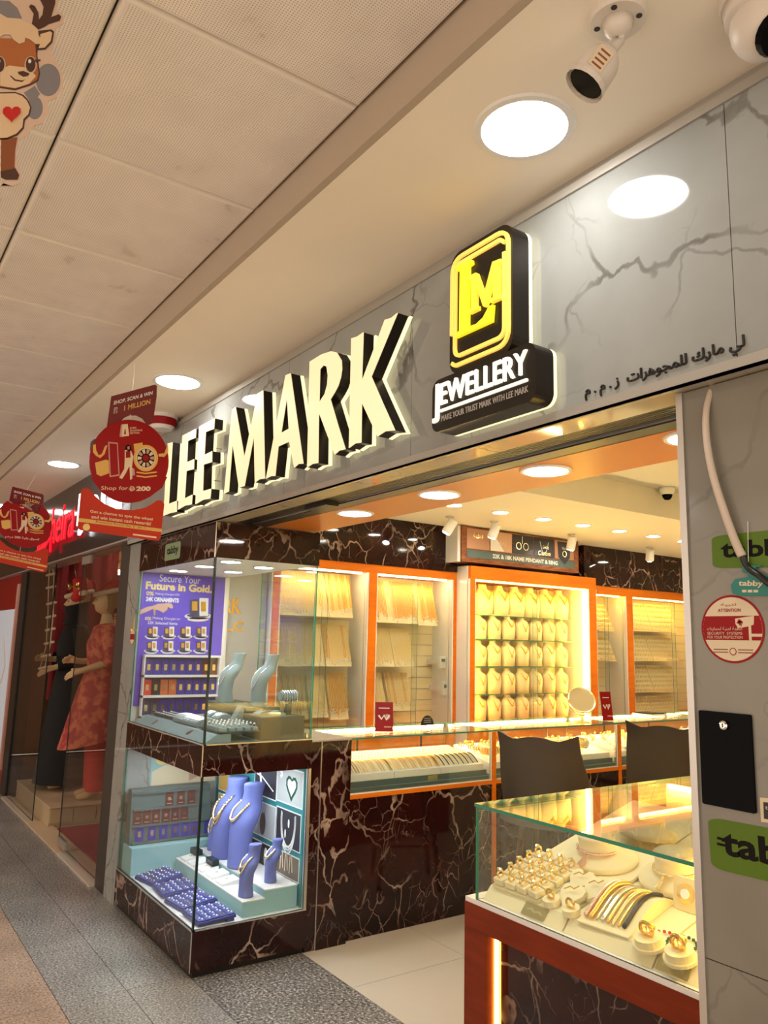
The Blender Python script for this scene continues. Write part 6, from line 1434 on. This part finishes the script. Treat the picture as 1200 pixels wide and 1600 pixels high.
# ---- hanging decorations behind the glass
YO = 1.56
def W(p, y=YO): return ony(p, y)
t = thing('rope_ladder', 'small rope ladder decoration with wooden rungs hanging behind glass', 'decoration', W((63, 1046)))
WL, WR = [W(p) for p in ((80, 868), (76, 905), (75, 960), (72, 1010), (62, 1046))], [W(p) for p in ((81, 868), (84, 905), (83, 960), (78, 1010), (70, 1042))]
MB().tube(WL, .006, 5).build('rope', 'rope', t); MB().tube(WR, .006, 5).build('rope', 'rope', t)
for py, dx in ((897, 0), (917, 0), (942, 1), (963, 0), (983, -1), (1004, -3), (1024, -8), (1043, -12)): MB().tube([W((73 + dx, py + 2)), W((86 + dx, py - 1))], .012, 6).build('rung', 'fur', t)
t = thing('boot_ornament', 'red santa boot ornament with golden bow hanging on cords', 'decoration', W((126, 934), 1.70))
def Wb(p): return W(p, 1.70)
MB().tube([Wb((116, 878)), Wb((119, 908))], .004).build('cord', 'gold_pale', t); MB().tube([Wb((131, 880)), Wb((134, 908))], .004).build('cord', 'gold_pale', t)
MB().tube([Wb((126, 906)), Wb((126, 922)), Wb((124, 930)), Wb((118, 934))], [.065, .06, .055, .04], 10).build('boot', 'cloth_red', t, smooth=True)
MB().tube([Wb((118, 928)), Wb((134, 926))], .022, 8).build('fur_trim', 'fur', t, smooth=True)
for s in (-1, 1): MB().tube([Wb((126, 917)) - Y * .06, Wb((126 + 7 * s, 913)) - Y * .06, Wb((126 + 7 * s, 921)) - Y * .06], .013, 6, True).build('bow', 'gold', t)
# ---- far end of the corridor: red shop with pale panel
t = thing('advert_panel', 'pale lit advert panel on the red wall at left edge', 'advert', (-9.6, 1.48, .4))
MB().box((-10.4, 1.47, .25), (-8.62, 1.499, 1.75)).build('panel', 'pale_screen', t)
MB().prism([strip([(-8.95 + .10 * math.sin(k * .8), 1.05 + .07 * k) for k in range(-4, 7)], .05)], fr_front(1.47), 0, .003).build('print', 'print_white', t)
MB().box((-8.60, 1.465, .2), (-8.52, 1.499, 2.0)).build('edge_strip', 'print_pink', t)
tag(MB().box((-11.1, -2.6, 0), (-11, 1.5, 2.9)).build('wall_end', 'wall_brown', origin=(0, 0, 0)), kind='structure')

# ================================================================== HANGING PROMOTION SIGNS
def promo(label, XP, C, arabic=False):
    # C maps sign pixels; everything stands on the plane x = XP
    fx = fr_side(XP)
    def uv(pts): return [(lambda q: (q.y, q.z))(onx(C(p), XP)) for p in pts]
    ct = onx(C((500, 1560)), XP)
    t = thing('hanging_sign', label, 'hanging sign', (XP, ct.y, ct.z), 'hanging promotion signs')
    def poly(nm, pts, m, d0, d1, par=None): return MB().prism([uv(pts)], fx, d0, d1).build(nm, m, par or t)
    def tx(body, bl, br, tl, m, d, bold=0.0, par=None):
        a, b, c = uv([bl, br, tl]); mb = MB(); text_aff(mb, body, fx, a, b, c, d, 0, bold); return mb.build('lettering', m, par or t)
    tb = poly('top_board', [(400, 175), (820, 62), (838, 75), (835, 180), (800, 430), (770, 450), (735, 440), (700, 390), (640, 360), (570, 360), (520, 385), (470, 440), (355, 480)], 'print_maroon', -.012, -.008)
    tx('SHOP, SCAN & WIN', (418, 265), (793, 165), (424, 222), 'print_white', -.0075, .02, tb); tx('UP TO', (420, 345), (455, 338), (424, 285), 'print_white', -.0075, 0, tb); tx('1 MILLION', (520, 315), (772, 250), (524, 265), 'print_gold', -.0075, .02, tb)
    d = poly('disc', [(562 + 381 * math.cos(a * PI / 24) , 806 + 400 * math.sin(a * PI / 24)) for a in range(48)], 'print_red', 0, .004)
    bb = poly('bottom_board', [(105, 1090), (120, 1065), (165, 1062), (200, 1085), (240, 1140), (330, 1215), (450, 1265), (600, 1275), (720, 1250), (800, 1205), (830, 1180), (880, 1180), (905, 1215), (870, 1545), (850, 1565), (800, 1565), (95, 1465), (72, 1440)], 'print_orange', -.006, -.002)
    poly('gold_band', [(78, 1348), (885, 1455), (880, 1485), (75, 1385)], 'print_gold', -.002, -.0016, bb)
    poly('seal', [(155 + 34 * math.cos(a * PI / 10), 1437 + 34 * math.sin(a * PI / 10)) for a in range(20)], 'banner_yellow', -.002, -.0014, bb)
    tx('Get a chance to spin the wheel', (190, 1305), (792, 1382), (192, 1270), 'print_cream', -.0015, .02, bb); tx('and win instant cash rewards!', (203, 1352), (775, 1422), (205, 1318), 'print_cream', -.0015, .02, bb)
    tx('Promotion Period: Dec 5 - Jan 11', (245, 1400), (728, 1462), (247, 1376), 'print_dark', -.0012, 0, bb)
    poly('print', [(605, 1500), (830, 1530), (828, 1545), (603, 1515)], 'print_cream', -.002, -.0016, bb)
    # printed scene on the disc
    k_ = .004
    poly('print', [(195, 955), (930, 955), (880, 1060), (760, 1150), (600, 1205), (450, 1185), (300, 1110), (225, 1010)], 'sticker_red', k_, k_ + .0003, d)
    poly('printed_phone', [(360, 620), (452, 628), (470, 945), (375, 958)], 'print_pink', k_, k_ + .0006, d); poly('printed_phone', [(372, 634), (444, 640), (460, 932), (386, 944)], 'print_red', k_ + .0006, k_ + .0009, d)
    poly('printed_box', [(235, 820), (340, 790), (365, 800), (370, 920), (290, 950), (250, 930)], 'print_gold', k_, k_ + .0006, d)
    poly('printed_ribbon', [(215, 650), (240, 640), (245, 700), (270, 750), (300, 735), (330, 660), (355, 650), (325, 740), (285, 775), (245, 755), (215, 720)], 'print_gold', k_, k_ + .0008, d)
    poly('printed_ribbon', [(845, 735), (900, 730), (935, 640), (938, 720), (900, 765), (845, 760)], 'print_gold', k_, k_ + .0008, d)
    poly('printed_figure', [(520, 700), (575, 695), (602, 760), (590, 860), (560, 860), (530, 920), (495, 975), (465, 965), (515, 880), (520, 790)], 'print_cream', k_, k_ + .001, d)
    poly('printed_figure', [(523, 690), (530, 655), (556, 645), (580, 660), (583, 700), (560, 715)], 'print_dark', k_ + .001, k_ + .0013, d); poly('printed_figure', [(543, 665), (566, 662), (566, 692), (548, 695)], 'skin', k_ + .0013, k_ + .0016, d)
    poly('printed_figure', [(530, 712), (572, 705), (575, 770), (530, 775)], 'print_red', k_ + .001, k_ + .0013, d); poly('printed_figure', [(566, 860), (590, 860), (592, 975), (572, 985)], 'print_cream', k_, k_ + .001, d)
    poly('printed_bag', [(590, 870), (612, 880), (618, 940), (592, 945)], 'print_pink', k_, k_ + .001, d); poly('print', [(605, 640), (690, 625), (700, 700), (620, 760)], 'print_gold', k_, k_ + .0005, d)
    def disc(r, m, d0, d1, nm='printed_wheel', c=(722, 776)): return poly(nm, [(c[0] + r * math.cos(a * PI / 16), c[1] + r * 1.08 * math.sin(a * PI / 16)) for a in range(32)], m, d0, d1, d)
    disc(118, 'print_gold', k_, k_ + .0006); disc(94, 'print_cream', k_ + .0006, k_ + .0009); disc(84, 'print_dark', k_ + .0009, k_ + .0012)
    for j in range(10):
        a0 = j * PI / 5; pts = [(722 + 80 * math.cos(a0 + s) * 1.0, 776 + 86 * math.sin(a0 + s)) for s in (-.2, 0, .2)] + [(722 + 42 * math.cos(a0 + s), 776 + 45 * math.sin(a0 + s)) for s in (.2, 0, -.2)]
        poly('printed_wheel', pts, 'print_cream' if j % 2 else 'print_pink', k_ + .0012, k_ + .0015, d)
    disc(30, 'print_red', k_ + .0012, k_ + .0016)
    for y_ in (905, 940): poly('printed_stand', [(635, y_), (720, y_ + 12), (825, y_ - 2), (830, y_ + 10), (720, y_ + 26), (632, y_ + 12)], 'print_gold', k_, k_ + .0006, d)
    poly('printed_logo', [(470, 570), (485, 455), (505, 450), (500, 572)], 'print_pink', k_, k_ + .0006, d); poly('printed_logo', [(492, 570), (497, 452), (548, 448), (562, 562)], 'print_cream', k_, k_ + .0008, d)
    poly('printed_logo', [(512, 548), (520, 495), (526, 495), (532, 546)], 'print_red', k_ + .0008, k_ + .001, d)
    for j, w_ in enumerate(('DUBAI', 'SHOPPING', 'FESTIVAL')): tx(w_, (570, 498 + 24 * j), ((630, 688, 665)[j], 492 + 24 * j), (570, 480 + 24 * j), 'print_cream', k_ + .0006, .01, d)
    if arabic:
        tx('\uFEE2\uFEEB\u0631\u062F 200 \uFE94\uFEF4\uFED8\uFE91 \uFED5\uFEEE\uFEB4\uFE97', (290, 1095), (766, 1085), (292, 1040), 'print_cream', k_ + .0006, .02, d)
    else:
        tx('Shop for', (288, 1092), (548, 1092), (296, 1045), 'print_cream', k_ + .0006, 0, d); tx('200', (628, 1092), (766, 1092), (632, 1046), 'print_cream', k_ + .0006, .045, d)
        tx('D', (572, 1092), (612, 1092), (574, 1046), 'print_cream', k_ + .0006, .01, d)
        for y_ in (1062, 1076): poly('print', [(560, y_), (618, y_), (618, y_ + 5), (560, y_ + 5)], 'print_cream', k_ + .0006, k_ + .0009, d)
    # threads up to the soffit
    q = onx(C((605, 120)), XP); MB().tube([(XP - .01, q.y, q.z), (XP - .01, max(q.y, YB + .03), ZS)], .0012, 4).build('thread', 'print_white', t)
    a = onx(C((580, 350)), XP); b = onx(C((580, 430)), XP); MB().tube([(XP - .006, a.y, a.z), (XP, b.y, b.z)], .0012, 4).build('thread', 'print_white', t)
    a = onx(C((510, 1185)), XP); b = onx(C((505, 1290)), XP); MB().tube([(XP, a.y, a.z), (XP - .004, b.y, b.z)], .0012, 4).build('thread', 'print_white', t)
    return t
promo('red round promotion sign reading Shop for 200 hanging before the letters', -3.42, lambda p: (110 + p[0] * .16244, 590 + p[1] * .1625))
def C2(p):      # the second sign, smaller and further along the corridor
    s = p[0] / 1000; v = p[1]
    x = -25 + p[0] * .112; y = 742 + (v - 60) * .0985 + (p[0] - 500) * .012
    if v < 480: y = 742 + (v - 60) * .0985 + (p[0] - 500) * .055 + 12
    return (x, y)
promo('red round promotion sign with arabic words at the left edge', -4.75, C2, True)

# ================================================================== REINDEER CUT-OUT
XD = -1.55
fd = fr_side(XD)
def dd(pts): return [(lambda q: (q.y, q.z))(onx((a * .1812, b * .1812), XD)) for a, b in pts]
q = dd([(60, 1590)])[0]
t = thing('reindeer_cutout', 'flat cartoon reindeer cut-out holding a red heart, hanging from ceiling', 'cut-out', (XD, q[0], q[1]))
def dp(nm, pts, m, d0, d1): return MB().prism([dd(pts)], fd, d0, d1).build(nm, m, t)
mir = lambda pts, c=0: [(2 * c - a, b) for a, b in pts]
RB = [(480, -160), (505, 0), (500, 90), (545, 130), (550, 200), (475, 245), (490, 330), (440, 450), (500, 545), (545, 640), (540, 760), (490, 840), (410, 870), (425, 960), (370, 1060), (290, 1085), (240, 1160), (165, 1210), (140, 1330), (150, 1440), (190, 1500), (175, 1580), (110, 1600)]
LB = [(100 - (a - 100) * .95, b) for a, b in RB if b < 500 or b > 1000]
dp('backing', RB + [(10, 1600)] + LB[::-1], 'deer_border', -.004, 0)
dp('bauble', [(435 + 105 * math.cos(a) - 20, 690 + 140 * math.sin(a)) for a in [2 * PI * k / 20 for k in range(20)]], 'deer_grey', 0, .0006); dp('bauble', [(300 + 70 * math.cos(a), 930 + 100 * math.sin(a)) for a in [2 * PI * k / 16 for k in range(16)]], 'deer_grey', 0, .0003); dp('bauble', [(205, 800), (300, 740), (345, 810), (280, 900)], 'deer_grey', 0, .00045)
dp('bauble', [(-60, 0), (80, 10), (150, 70), (190, 160), (0, 150)], 'deer_grey', 0, .0006)
dp('antler', [(270, 225), (290, 120), (250, 60), (265, 40), (300, 55), (330, 110), (335, 170), (365, 130), (375, 60), (345, 0), (350, -60), (480, -60), (475, 30), (440, 150), (505, 125), (528, 145), (515, 180), (420, 210), (380, 235), (320, 260)], 'deer_dark', .0006, .0012)
dp('head', [(-100, 330), (330, 340), (320, 480), (345, 640), (330, 700), (260, 740), (130, 780), (0, 760), (-80, 700), (-115, 600)], 'deer_dark', .0006, .0012)
dp('head', [(-90, 330), (300, 340), (310, 480), (332, 640), (318, 690), (255, 728), (130, 768), (0, 748), (-70, 695), (-105, 600)], 'deer_brown', .0012, .0016)
dp('muzzle', [(0, 600), (80, 570), (240, 590), (310, 660), (250, 725), (130, 765), (0, 745)], 'deer_cream', .0016, .002)
ANT = [(270, 225), (290, 120), (250, 60), (265, 40), (300, 55), (330, 110), (335, 170), (365, 130), (375, 60), (345, 0), (350, -60), (480, -60), (475, 30), (440, 150), (505, 125), (528, 145), (515, 180), (420, 210), (380, 235), (320, 260)]
dp('antler', mir(ANT, 100), 'deer_dark', .0006, .0012)
dp('ear', mir([(325, 270), (440, 258), (465, 275), (450, 370), (390, 430), (320, 435), (330, 370)], 105), 'deer_dark', .0012, .0018); dp('ear', mir([(345, 300), (430, 275), (448, 290), (435, 360), (385, 415), (330, 420), (345, 380)], 105), 'deer_cream', .0018, .0022)
dp('ear', [(325, 270), (440, 258), (465, 275), (450, 370), (390, 430), (320, 435), (330, 370)], 'deer_dark', .0012, .0018); dp('ear', [(345, 300), (430, 275), (448, 290), (435, 360), (385, 415), (330, 420), (345, 380)], 'deer_cream', .0018, .0022)
dp('fluff', [(-60, 130), (0, 125), (60, 160), (130, 165), (200, 190), (280, 220), (325, 260), (330, 310), (355, 350), (350, 385), (310, 388), (260, 350), (215, 330), (210, 370), (165, 385), (115, 350), (85, 305), (30, 305), (0, 325), (-60, 330)], 'deer_cream', .0022, .0028)
for c in (262, -5): 
    dp('eye', [(c + 52 * math.cos(a), 565 + 75 * math.sin(a)) for a in [2 * PI * k / 18 for k in range(18)]], 'deer_border', .002, .0023); dp('eye', [(c + 42 * math.cos(a), 562 + 66 * math.sin(a)) for a in [2 * PI * k / 18 for k in range(18)]], 'deer_dark', .0023, .0026); dp('eye', [(c - 8 + 14 * math.cos(a), 535 + 18 * math.sin(a)) for a in [2 * PI * k / 10 for k in range(10)]], 'print_white', .0026, .0029)
dp('lashes', [(300, 520), (345, 518), (348, 528), (305, 545)], 'deer_dark', .002, .0026); dp('nose', [(150, 625), (200, 618), (252, 640), (240, 660), (200, 668), (160, 645)], 'deer_dark', .002, .0026); dp('mouth', [(90, 655), (130, 690), (190, 700), (215, 690), (190, 712), (125, 702), (85, 662)], 'deer_dark', .002, .0024)
dp('chest', [(-130, 1000), (-110, 870), (-60, 800), (130, 795), (200, 820), (240, 860), (270, 930), (255, 1000), (215, 1040), (205, 1110), (150, 1170), (60, 1205), (-60, 1210), (-120, 1120)], 'deer_dark', .0006, .0012); dp('chest', [(-118, 1000), (-98, 880), (-55, 812), (130, 808), (190, 832), (230, 870), (258, 930), (242, 990), (200, 1030), (192, 1100), (140, 1155), (60, 1190), (-60, 1196), (-108, 1112)], 'deer_cream', .0012, .0018)
LEG = [(10, 1200), (150, 1185), (130, 1300), (125, 1440), (165, 1510), (150, 1550), (50, 1550), (5, 1530)]
dp('leg', mir(LEG, 0), 'deer_mid', .0006, .0012); dp('hoof', mir([(5, 1480), (130, 1455), (165, 1515), (150, 1552), (50, 1552), (5, 1532)], 0), 'deer_dark', .0012, .0018)
dp('leg', [(10, 1200), (150, 1185), (130, 1300), (125, 1440), (165, 1510), (150, 1550), (50, 1550), (5, 1530)], 'deer_mid', .0006, .0012); dp('hoof', [(5, 1480), (130, 1455), (165, 1515), (150, 1552), (50, 1552), (5, 1532)], 'deer_dark', .0012, .0018)
MB().prism([[(p[0], p[1]) for p in [dd([(98 + a * 88, 985 - b * 72)])[0] for a, b in hrt((0, 0), 1.0)[:-1]]]], fd, .0018, .006).build('heart', 'deer_heart', t)
q2 = dd([(200, -150)])[0]
MB().tube([(XD - .002, q2[0], q2[1] - .01), (XD - .002, q2[0], ZC)], .0012, 4).build('thread', 'print_white', t) if q2[1] < ZC else None

# ================================================================== CEILING DEVICES
q = onz((965, 22), ZS); D = (q - CAM).dot(FWD)
def at(p, dep): return CAM + _ray(p) * dep
t = thing('bullet_camera', 'white bullet security camera on a swivel bracket under soffit', 'security camera', (q.x, q.y, ZS - .2))
MB().lathe([(.052, ZS - .018), (.056, ZS - .012), (.056, ZS)], 24, (q.x, q.y, 0)).build('base_plate', 'plastic_white', t)
for k in range(4): MB().lathe([(.006, ZS - .0195), (.006, ZS - .018)], 8, (q.x + .04 * math.cos(k * PI / 2 + .5), q.y + .04 * math.sin(k * PI / 2 + .5), 0)).build('screw', 'black', t)
P1 = at((967, 62), D); P2 = at((953, 80), D * 1.0); P3 = at((916, 130), D * 1.0)
MB().lathe([(.030, ZS - .018), (.026, ZS - .035), (.014, ZS - .05)][::-1], 16, (q.x, q.y, 0)).build('swivel', 'plastic_white', t, smooth=True)
MB().tube([(q.x, q.y, ZS - .045), P1, P2], [.013, .013, .012], 10).build('arm', 'plastic_white', t, smooth=True)
ax = (P3 - P2).normalized(); L_ = (P3 - P2).length
MB().tube([P2, P2 + ax * .012, P2 + ax * L_ * .35, P2 + ax * L_], [.018, .030, .037, .041], 18).build('body', 'plastic_white', t, smooth=True)
MB().tube([P3, P3 + ax * .002], .036, 18).build('lens', 'black_gloss', t)
vis = (P2 + ax * L_ * .45); MB().tube([P3 - ax * .004, P3 + ax * .008], [.0415, .042], 18, caps=False).build('sun_shield', 'plastic_white', t)
mid = P2.lerp(P3, .6); nrm = (CAM - mid); nrm = (nrm - ax * nrm.dot(ax)).normalized(); side = ax.cross(nrm)
MB().prism([[(-.010, -.022), (.022, -.022), (.022, .022), (-.010, .022)]], (mid + nrm * .0395, side, -ax, nrm), 0, .0005).build('sticker', 'print_cream', t)
for k in range(4): MB().prism([[(-.006, -.018 + .010 * k), (.016, -.018 + .010 * k), (.016, -.014 + .010 * k), (-.006, -.014 + .010 * k)]], (mid + nrm * .0395, side, -ax, nrm), .0005, .0008).build('print', 'deer_mid', t)
q = onz((1192, -8), ZS)
t = thing('dome_camera', 'cream turret security camera at the top right corner', 'security camera', (q.x, q.y, ZS - .12))
MB().lathe([(.075, ZS - .02), (.078, ZS - .01), (.078, ZS)], 28, (q.x, q.y, 0)).build('base', 'plastic_white', t)
c = Vector((q.x, q.y, ZS - .065)); MB().lathe([(.062 * math.sin(a), .062 * math.cos(a)) for a in [.02 + (PI - .04) * k / 12 for k in range(13)]], 24, c).build('ball', 'plastic_white', t, smooth=True)
ln = Vector((.55, -.2, -.8)).normalized(); MB().tube([c + ln * .050, c + ln * .066], [.042, .038], 20).build('lens', 'black_gloss', t)
MB().lathe([(.068, ZS - .05), (.072, ZS - .02)], 28, (q.x, q.y, 0)).build('collar', 'plastic_white', t, smooth=True)
q = onz((172, 676), ZS)
t = thing('bullet_camera', 'small camera with cream bracket and black body behind round sign', 'security camera', (q.x, q.y, ZS - .12))
MB().lathe([(.03, ZS - .06), (.05, ZS - .02), (.085, ZS)], 18, (q.x, q.y, 0)).build('bracket', 'plastic_white', t); MB().bevbox((q.x - .05, q.y - .10, ZS - .13), (q.x + .05, q.y + .10, ZS - .06), .015).build('body', 'black', t)
q = onz((254, 650), ZS)
t = thing('fire_alarm', 'red and white fire alarm sounder on the soffit by the letters', 'alarm', (q.x, q.y, ZS - .08))
MB().lathe([(.085, ZS - .02), (.085, ZS)], 24, (q.x, q.y, 0)).build('base', 'white', t); MB().lathe([(.075, ZS - .062), (.078, ZS - .02)], 24, (q.x, q.y, 0)).build('sounder', 'sticker_red', t); MB().lathe([(.055, ZS - .08), (.07, ZS - .062)], 24, (q.x, q.y, 0)).build('beacon', 'white', t)

# ================================================================== STICKERS, PANEL AND CABLE ON THE PILLAR
YP_ = 1.49
fpp = fr_front(YP_)
def pp(pts): return pxl(pts, fpp, 'y', YP_)
def sticker_px(label, corners, m, chars, ink):
    uvq = pp(corners); c = (sum(p[0] for p in uvq) / 4, min(p[1] for p in uvq))
    t = thing('brand_sticker', label, 'sticker', (c[0], YP_, c[1]), 'green payment stickers')
    a, b, c_, d = [Vector(p) for p in uvq]     # bl, br, tr, tl
    lp = [tuple((a.lerp(b, s)).lerp(d.lerp(c_, s), v)) for s, v in rrect(0, 0, 1, 1, .12)]
    MB().prism([lp], fpp, 0, .001).build('backing', m, t)
    mb = MB(); e = lambda s, v: tuple((a.lerp(b, s)).lerp(d.lerp(c_, s), v))
    text_aff(mb, 'tabby', fpp, e(.10, .16), e(.90, .16), e(.10, .82), .0012, 0, .03); mb.build('lettering', ink, t)
    return t
sticker_px('large green payment sticker high on the pillar behind the cable', [(1114, 888), (1268, 886), (1264, 822), (1112, 838)], 'tabby_green', 'tabby', 'print_dark')
t = sticker_px('large green payment sticker low on the pillar under black panel', [(1112, 1356), (1330, 1408), (1330, 1318), (1106, 1276)], 'tabby_green', 'tabby', 'print_dark')
for z_ in (1307, 1316): MB().prism([pp([(1121, z_), (1142, z_ + 5), (1142, z_ + 9), (1121, z_ + 4)])], fpp, .0013, .0016).build('lettering', 'print_dark', t)
t = thing('hanging_tag', 'teal payment tag hanging by a thread below green sticker', 'tag', (pp([(1170, 931)])[0][0], YP_, pp([(1170, 931)])[0][1]))
MB().prism([pp([(1158, 931), (1230, 931), (1238, 925), (1238, 908), (1200, 900), (1184, 896), (1184, 886), (1192, 886), (1192, 884), (1163, 884), (1163, 895), (1173, 895), (1172, 902), (1152, 905), (1145, 915), (1148, 928)])], fpp, .004, .008).build('card', 'tabby_teal', t)
mb = MB(); a, b, c = pp([(1157, 918), (1196, 919), (1158, 907)]); text_aff(mb, 'tabby', fpp, a, b, c, .0085, 0, .03); mb.build('lettering', 'print_cream', t)
for k in range(3): MB().prism([pp([(1163 + 9 * k, 926), (1170 + 9 * k, 926), (1170 + 9 * k, 922), (1163 + 9 * k, 922)])], fpp, .008, .0085).build('print', 'print_cream', t)
MB().tube([Vector((pp([(1172, 888)])[0][0], YP_ - .006, pp([(1172, 888)])[0][1])), Vector((pp([(1170, 815)])[0][0], YP_ - .004, pp([(1170, 815)])[0][1]))], .0008, 4).build('thread', 'print_white', t)
# security notice
cq = [pp([p])[0] for p in ((1096, 982), (1196, 985), (1146, 930), (1146, 1036))]
cu, cv = (cq[0][0] + cq[1][0]) / 2, (cq[2][1] + cq[3][1]) / 2; ru, rv = (cq[1][0] - cq[0][0]) / 2, (cq[2][1] - cq[3][1]) / 2; R0 = (ru + rv) / 2
t = thing('security_sticker', 'round red and white security systems attention sticker on pillar', 'sticker', (cu, YP_, cv - R0))
MB().prism([circ(cu, cv, R0, 40)], fpp, 0, .0008).build('rim', 'sticker_red', t); MB().prism([circ(cu, cv, R0 * .935, 40)], fpp, .0008, .0011).build('white_field', 'print_cream', t)
band = [(cu + R0 * .93 * math.cos(a), cv + R0 * .93 * math.sin(a)) for a in [-.36 + k * (.36 + .42) / 8 for k in range(9)]]; band += [(2 * cu - u, v) for u, v in band[::-1]]
MB().prism([band], fpp, .0011, .0014).build('red_band', 'sticker_red', t)
def rt(body, x0, y0, x1, y1, m, bold=0.0): mb = MB(); text_mb(mb, body, fpp, cu + R0 * x0, cv + R0 * y0, cu + R0 * x1, cv + R0 * y1, .0017, bold=bold); mb.build('lettering', m, t)
rt('ATTENTION', -.42, .50, .30, .60, 'sticker_red', .02); rt('\uFEEA\uFEF4\uFE92\uFEE8\uFE97', -.32, .66, .18, .76, 'sticker_red'); rt('SECURITY  SYSTEMS', -.80, -.17, .32, -.09, 'print_cream'); rt('FOR YOUR PROTECTION', -.80, -.285, .32, -.205, 'print_cream')
rt('\uFEDA\uFE98\uFEF3\uFE8E\uFEE4\uFEA4\uFEDF \uFE94\uFEF4\uFEE8\uFEE3\u0627 \uFE94\uFEE4\uFEC8\uFEE7\u0627', -.80, -.06, .32, .06, 'print_cream')
for k, (x0, x1) in enumerate(((-.62, -.16), (.16, .62))):
    for y0 in (-.62, -.70): MB().prism([[(cu + R0 * x0, cv + R0 * y0), (cu + R0 * x1, cv + R0 * y0), (cu + R0 * x1, cv + R0 * (y0 + .03)), (cu + R0 * x0, cv + R0 * (y0 + .03))]], fpp, .0011, .0014).build('print', 'deer_mid', t)
MB().prism([circ(cu, cv - R0 * .66, R0 * .11, 20)], fpp, .0011, .0014).build('emblem', 'sticker_red', t); MB().prism([circ(cu, cv - R0 * .66, R0 * .085, 20)], fpp, .0014, .0016).build('emblem', 'print_cream', t)
def ru_(pts): return [(cu + R0 * a, cv + R0 * b) for a, b in pts]
MB().prism([ru_([(.12, .30), (.70, .38), (.70, .30), (.68, .12), (.45, .06), (.20, .02), (.12, .15)])], fpp, .0014, .0017).build('camera_symbol', 'print_cream', t); MB().prism([ru_([(.52, .08), (.60, .10), (.60, -.14), (.92, -.14), (.92, -.22), (.60, -.22), (.60, -.34), (.52, -.34)])], fpp, .0014, .0017).build('camera_symbol', 'print_cream', t)
MB().prism([strip(ru_([(.24, .27), (.18, .16), (.28, .06), (.34, .20), (.24, .27)]), .003)], fpp, .0017, .0019).build('camera_symbol', 'sticker_red', t)
# black glossy control panel with keyhole
uvp = pp([(1100, 1258), (1182, 1268), (1176, 1116), (1094, 1110)]); us = [p[0] for p in uvp]; u0, u1 = (us[0] + us[3]) / 2, (us[1] + us[2]) / 2; v0, v1 = (uvp[0][1] + uvp[1][1]) / 2, (uvp[2][1] + uvp[3][1]) / 2
t = thing('control_panel', 'black glossy shutter control panel with a round keyhole', 'control panel', ((u0 + u1) / 2, YP_, v0))
MB().prism([rrect(u0, v0, u1, v1, .004, 3)], fpp, 0, .006).build('cover', 'black_gloss', t); k0 = pp([(1135, 1133)])[0]
A_ = Matrix.Rotation(PI / 2, 3, 'X'); MB().lathe([(.009, .0), (.009, .006), (.006, .008)], 18, (k0[0], YP_ - .006, k0[1]), A_).build('lock', 'chrome', t); MB().box((k0[0] - .001, YP_ - .0148, k0[1] - .004), (k0[0] + .001, YP_ - .014, k0[1] + .004)).build('keyhole', 'black', t)
uvp = pp([(1190, 1284), (1240, 1290), (1240, 1250), (1188, 1246)]); t = thing('payment_plate', 'small white and black payment plate at the right edge of pillar', 'sticker', (uvp[0][0], YP_, uvp[0][1]))
MB().prism([uvp], fpp, 0, .002).build('backing', 'print_cream', t); q5 = pp([(1195, 1279), (1240, 1285), (1240, 1258), (1194, 1253)]); MB().prism([q5], fpp, .002, .003).build('face', 'black', t)
a, b, c = pp([(1197, 1266), (1225, 1270), (1197, 1258)]); mb = MB(); text_aff(mb, 'tabby', fpp, a, b, c, .0034); mb.build('lettering', 'print_cream', t)
# cable: white trunking with a black lead
def pv(p, off): u = pp([p])[0]; return Vector((u[0], YP_ - off, u[1]))
t = thing('cable', 'white trunking cable with black lead running down the pillar', 'cable', pv((1165, 870), .0))
cpts = [pv((1109, 600), -.012), pv((1108, 640), .010), pv((1111, 690), .016), pv((1122, 745), .018), pv((1139, 800), .018), pv((1154, 845), .014), pv((1164, 870), .010)]
def smooth_path(P, n=6):
    out = []
    for i in range(len(P) - 1):
        a, b, c, d = P[max(i - 1, 0)], P[i], P[i + 1], P[min(i + 2, len(P) - 1)]
        for k in range(n):
            u = k / n; out.append(.5 * (2 * b + (c - a) * u + (2 * a - 5 * b + 4 * c - d) * u * u + (3 * b - a - 3 * c + d) * u ** 3))
    return out + [P[-1]]
cpts = smooth_path(cpts); MB().tube(cpts, [.0065 + .0025 * k / (len(cpts) - 1) for k in range(len(cpts))], 10).build('white_sleeve', 'cable_white', t, smooth=True)
MB().tube(smooth_path([pv((1162, 862), .011), pv((1170, 884), .008), pv((1180, 893), .010), pv((1192, 900), .014), pv((1206, 912), .014), pv((1230, 930), .012), pv((1260, 1010), .010)]), .0065, 8).build('black_lead', 'black', t, smooth=True)
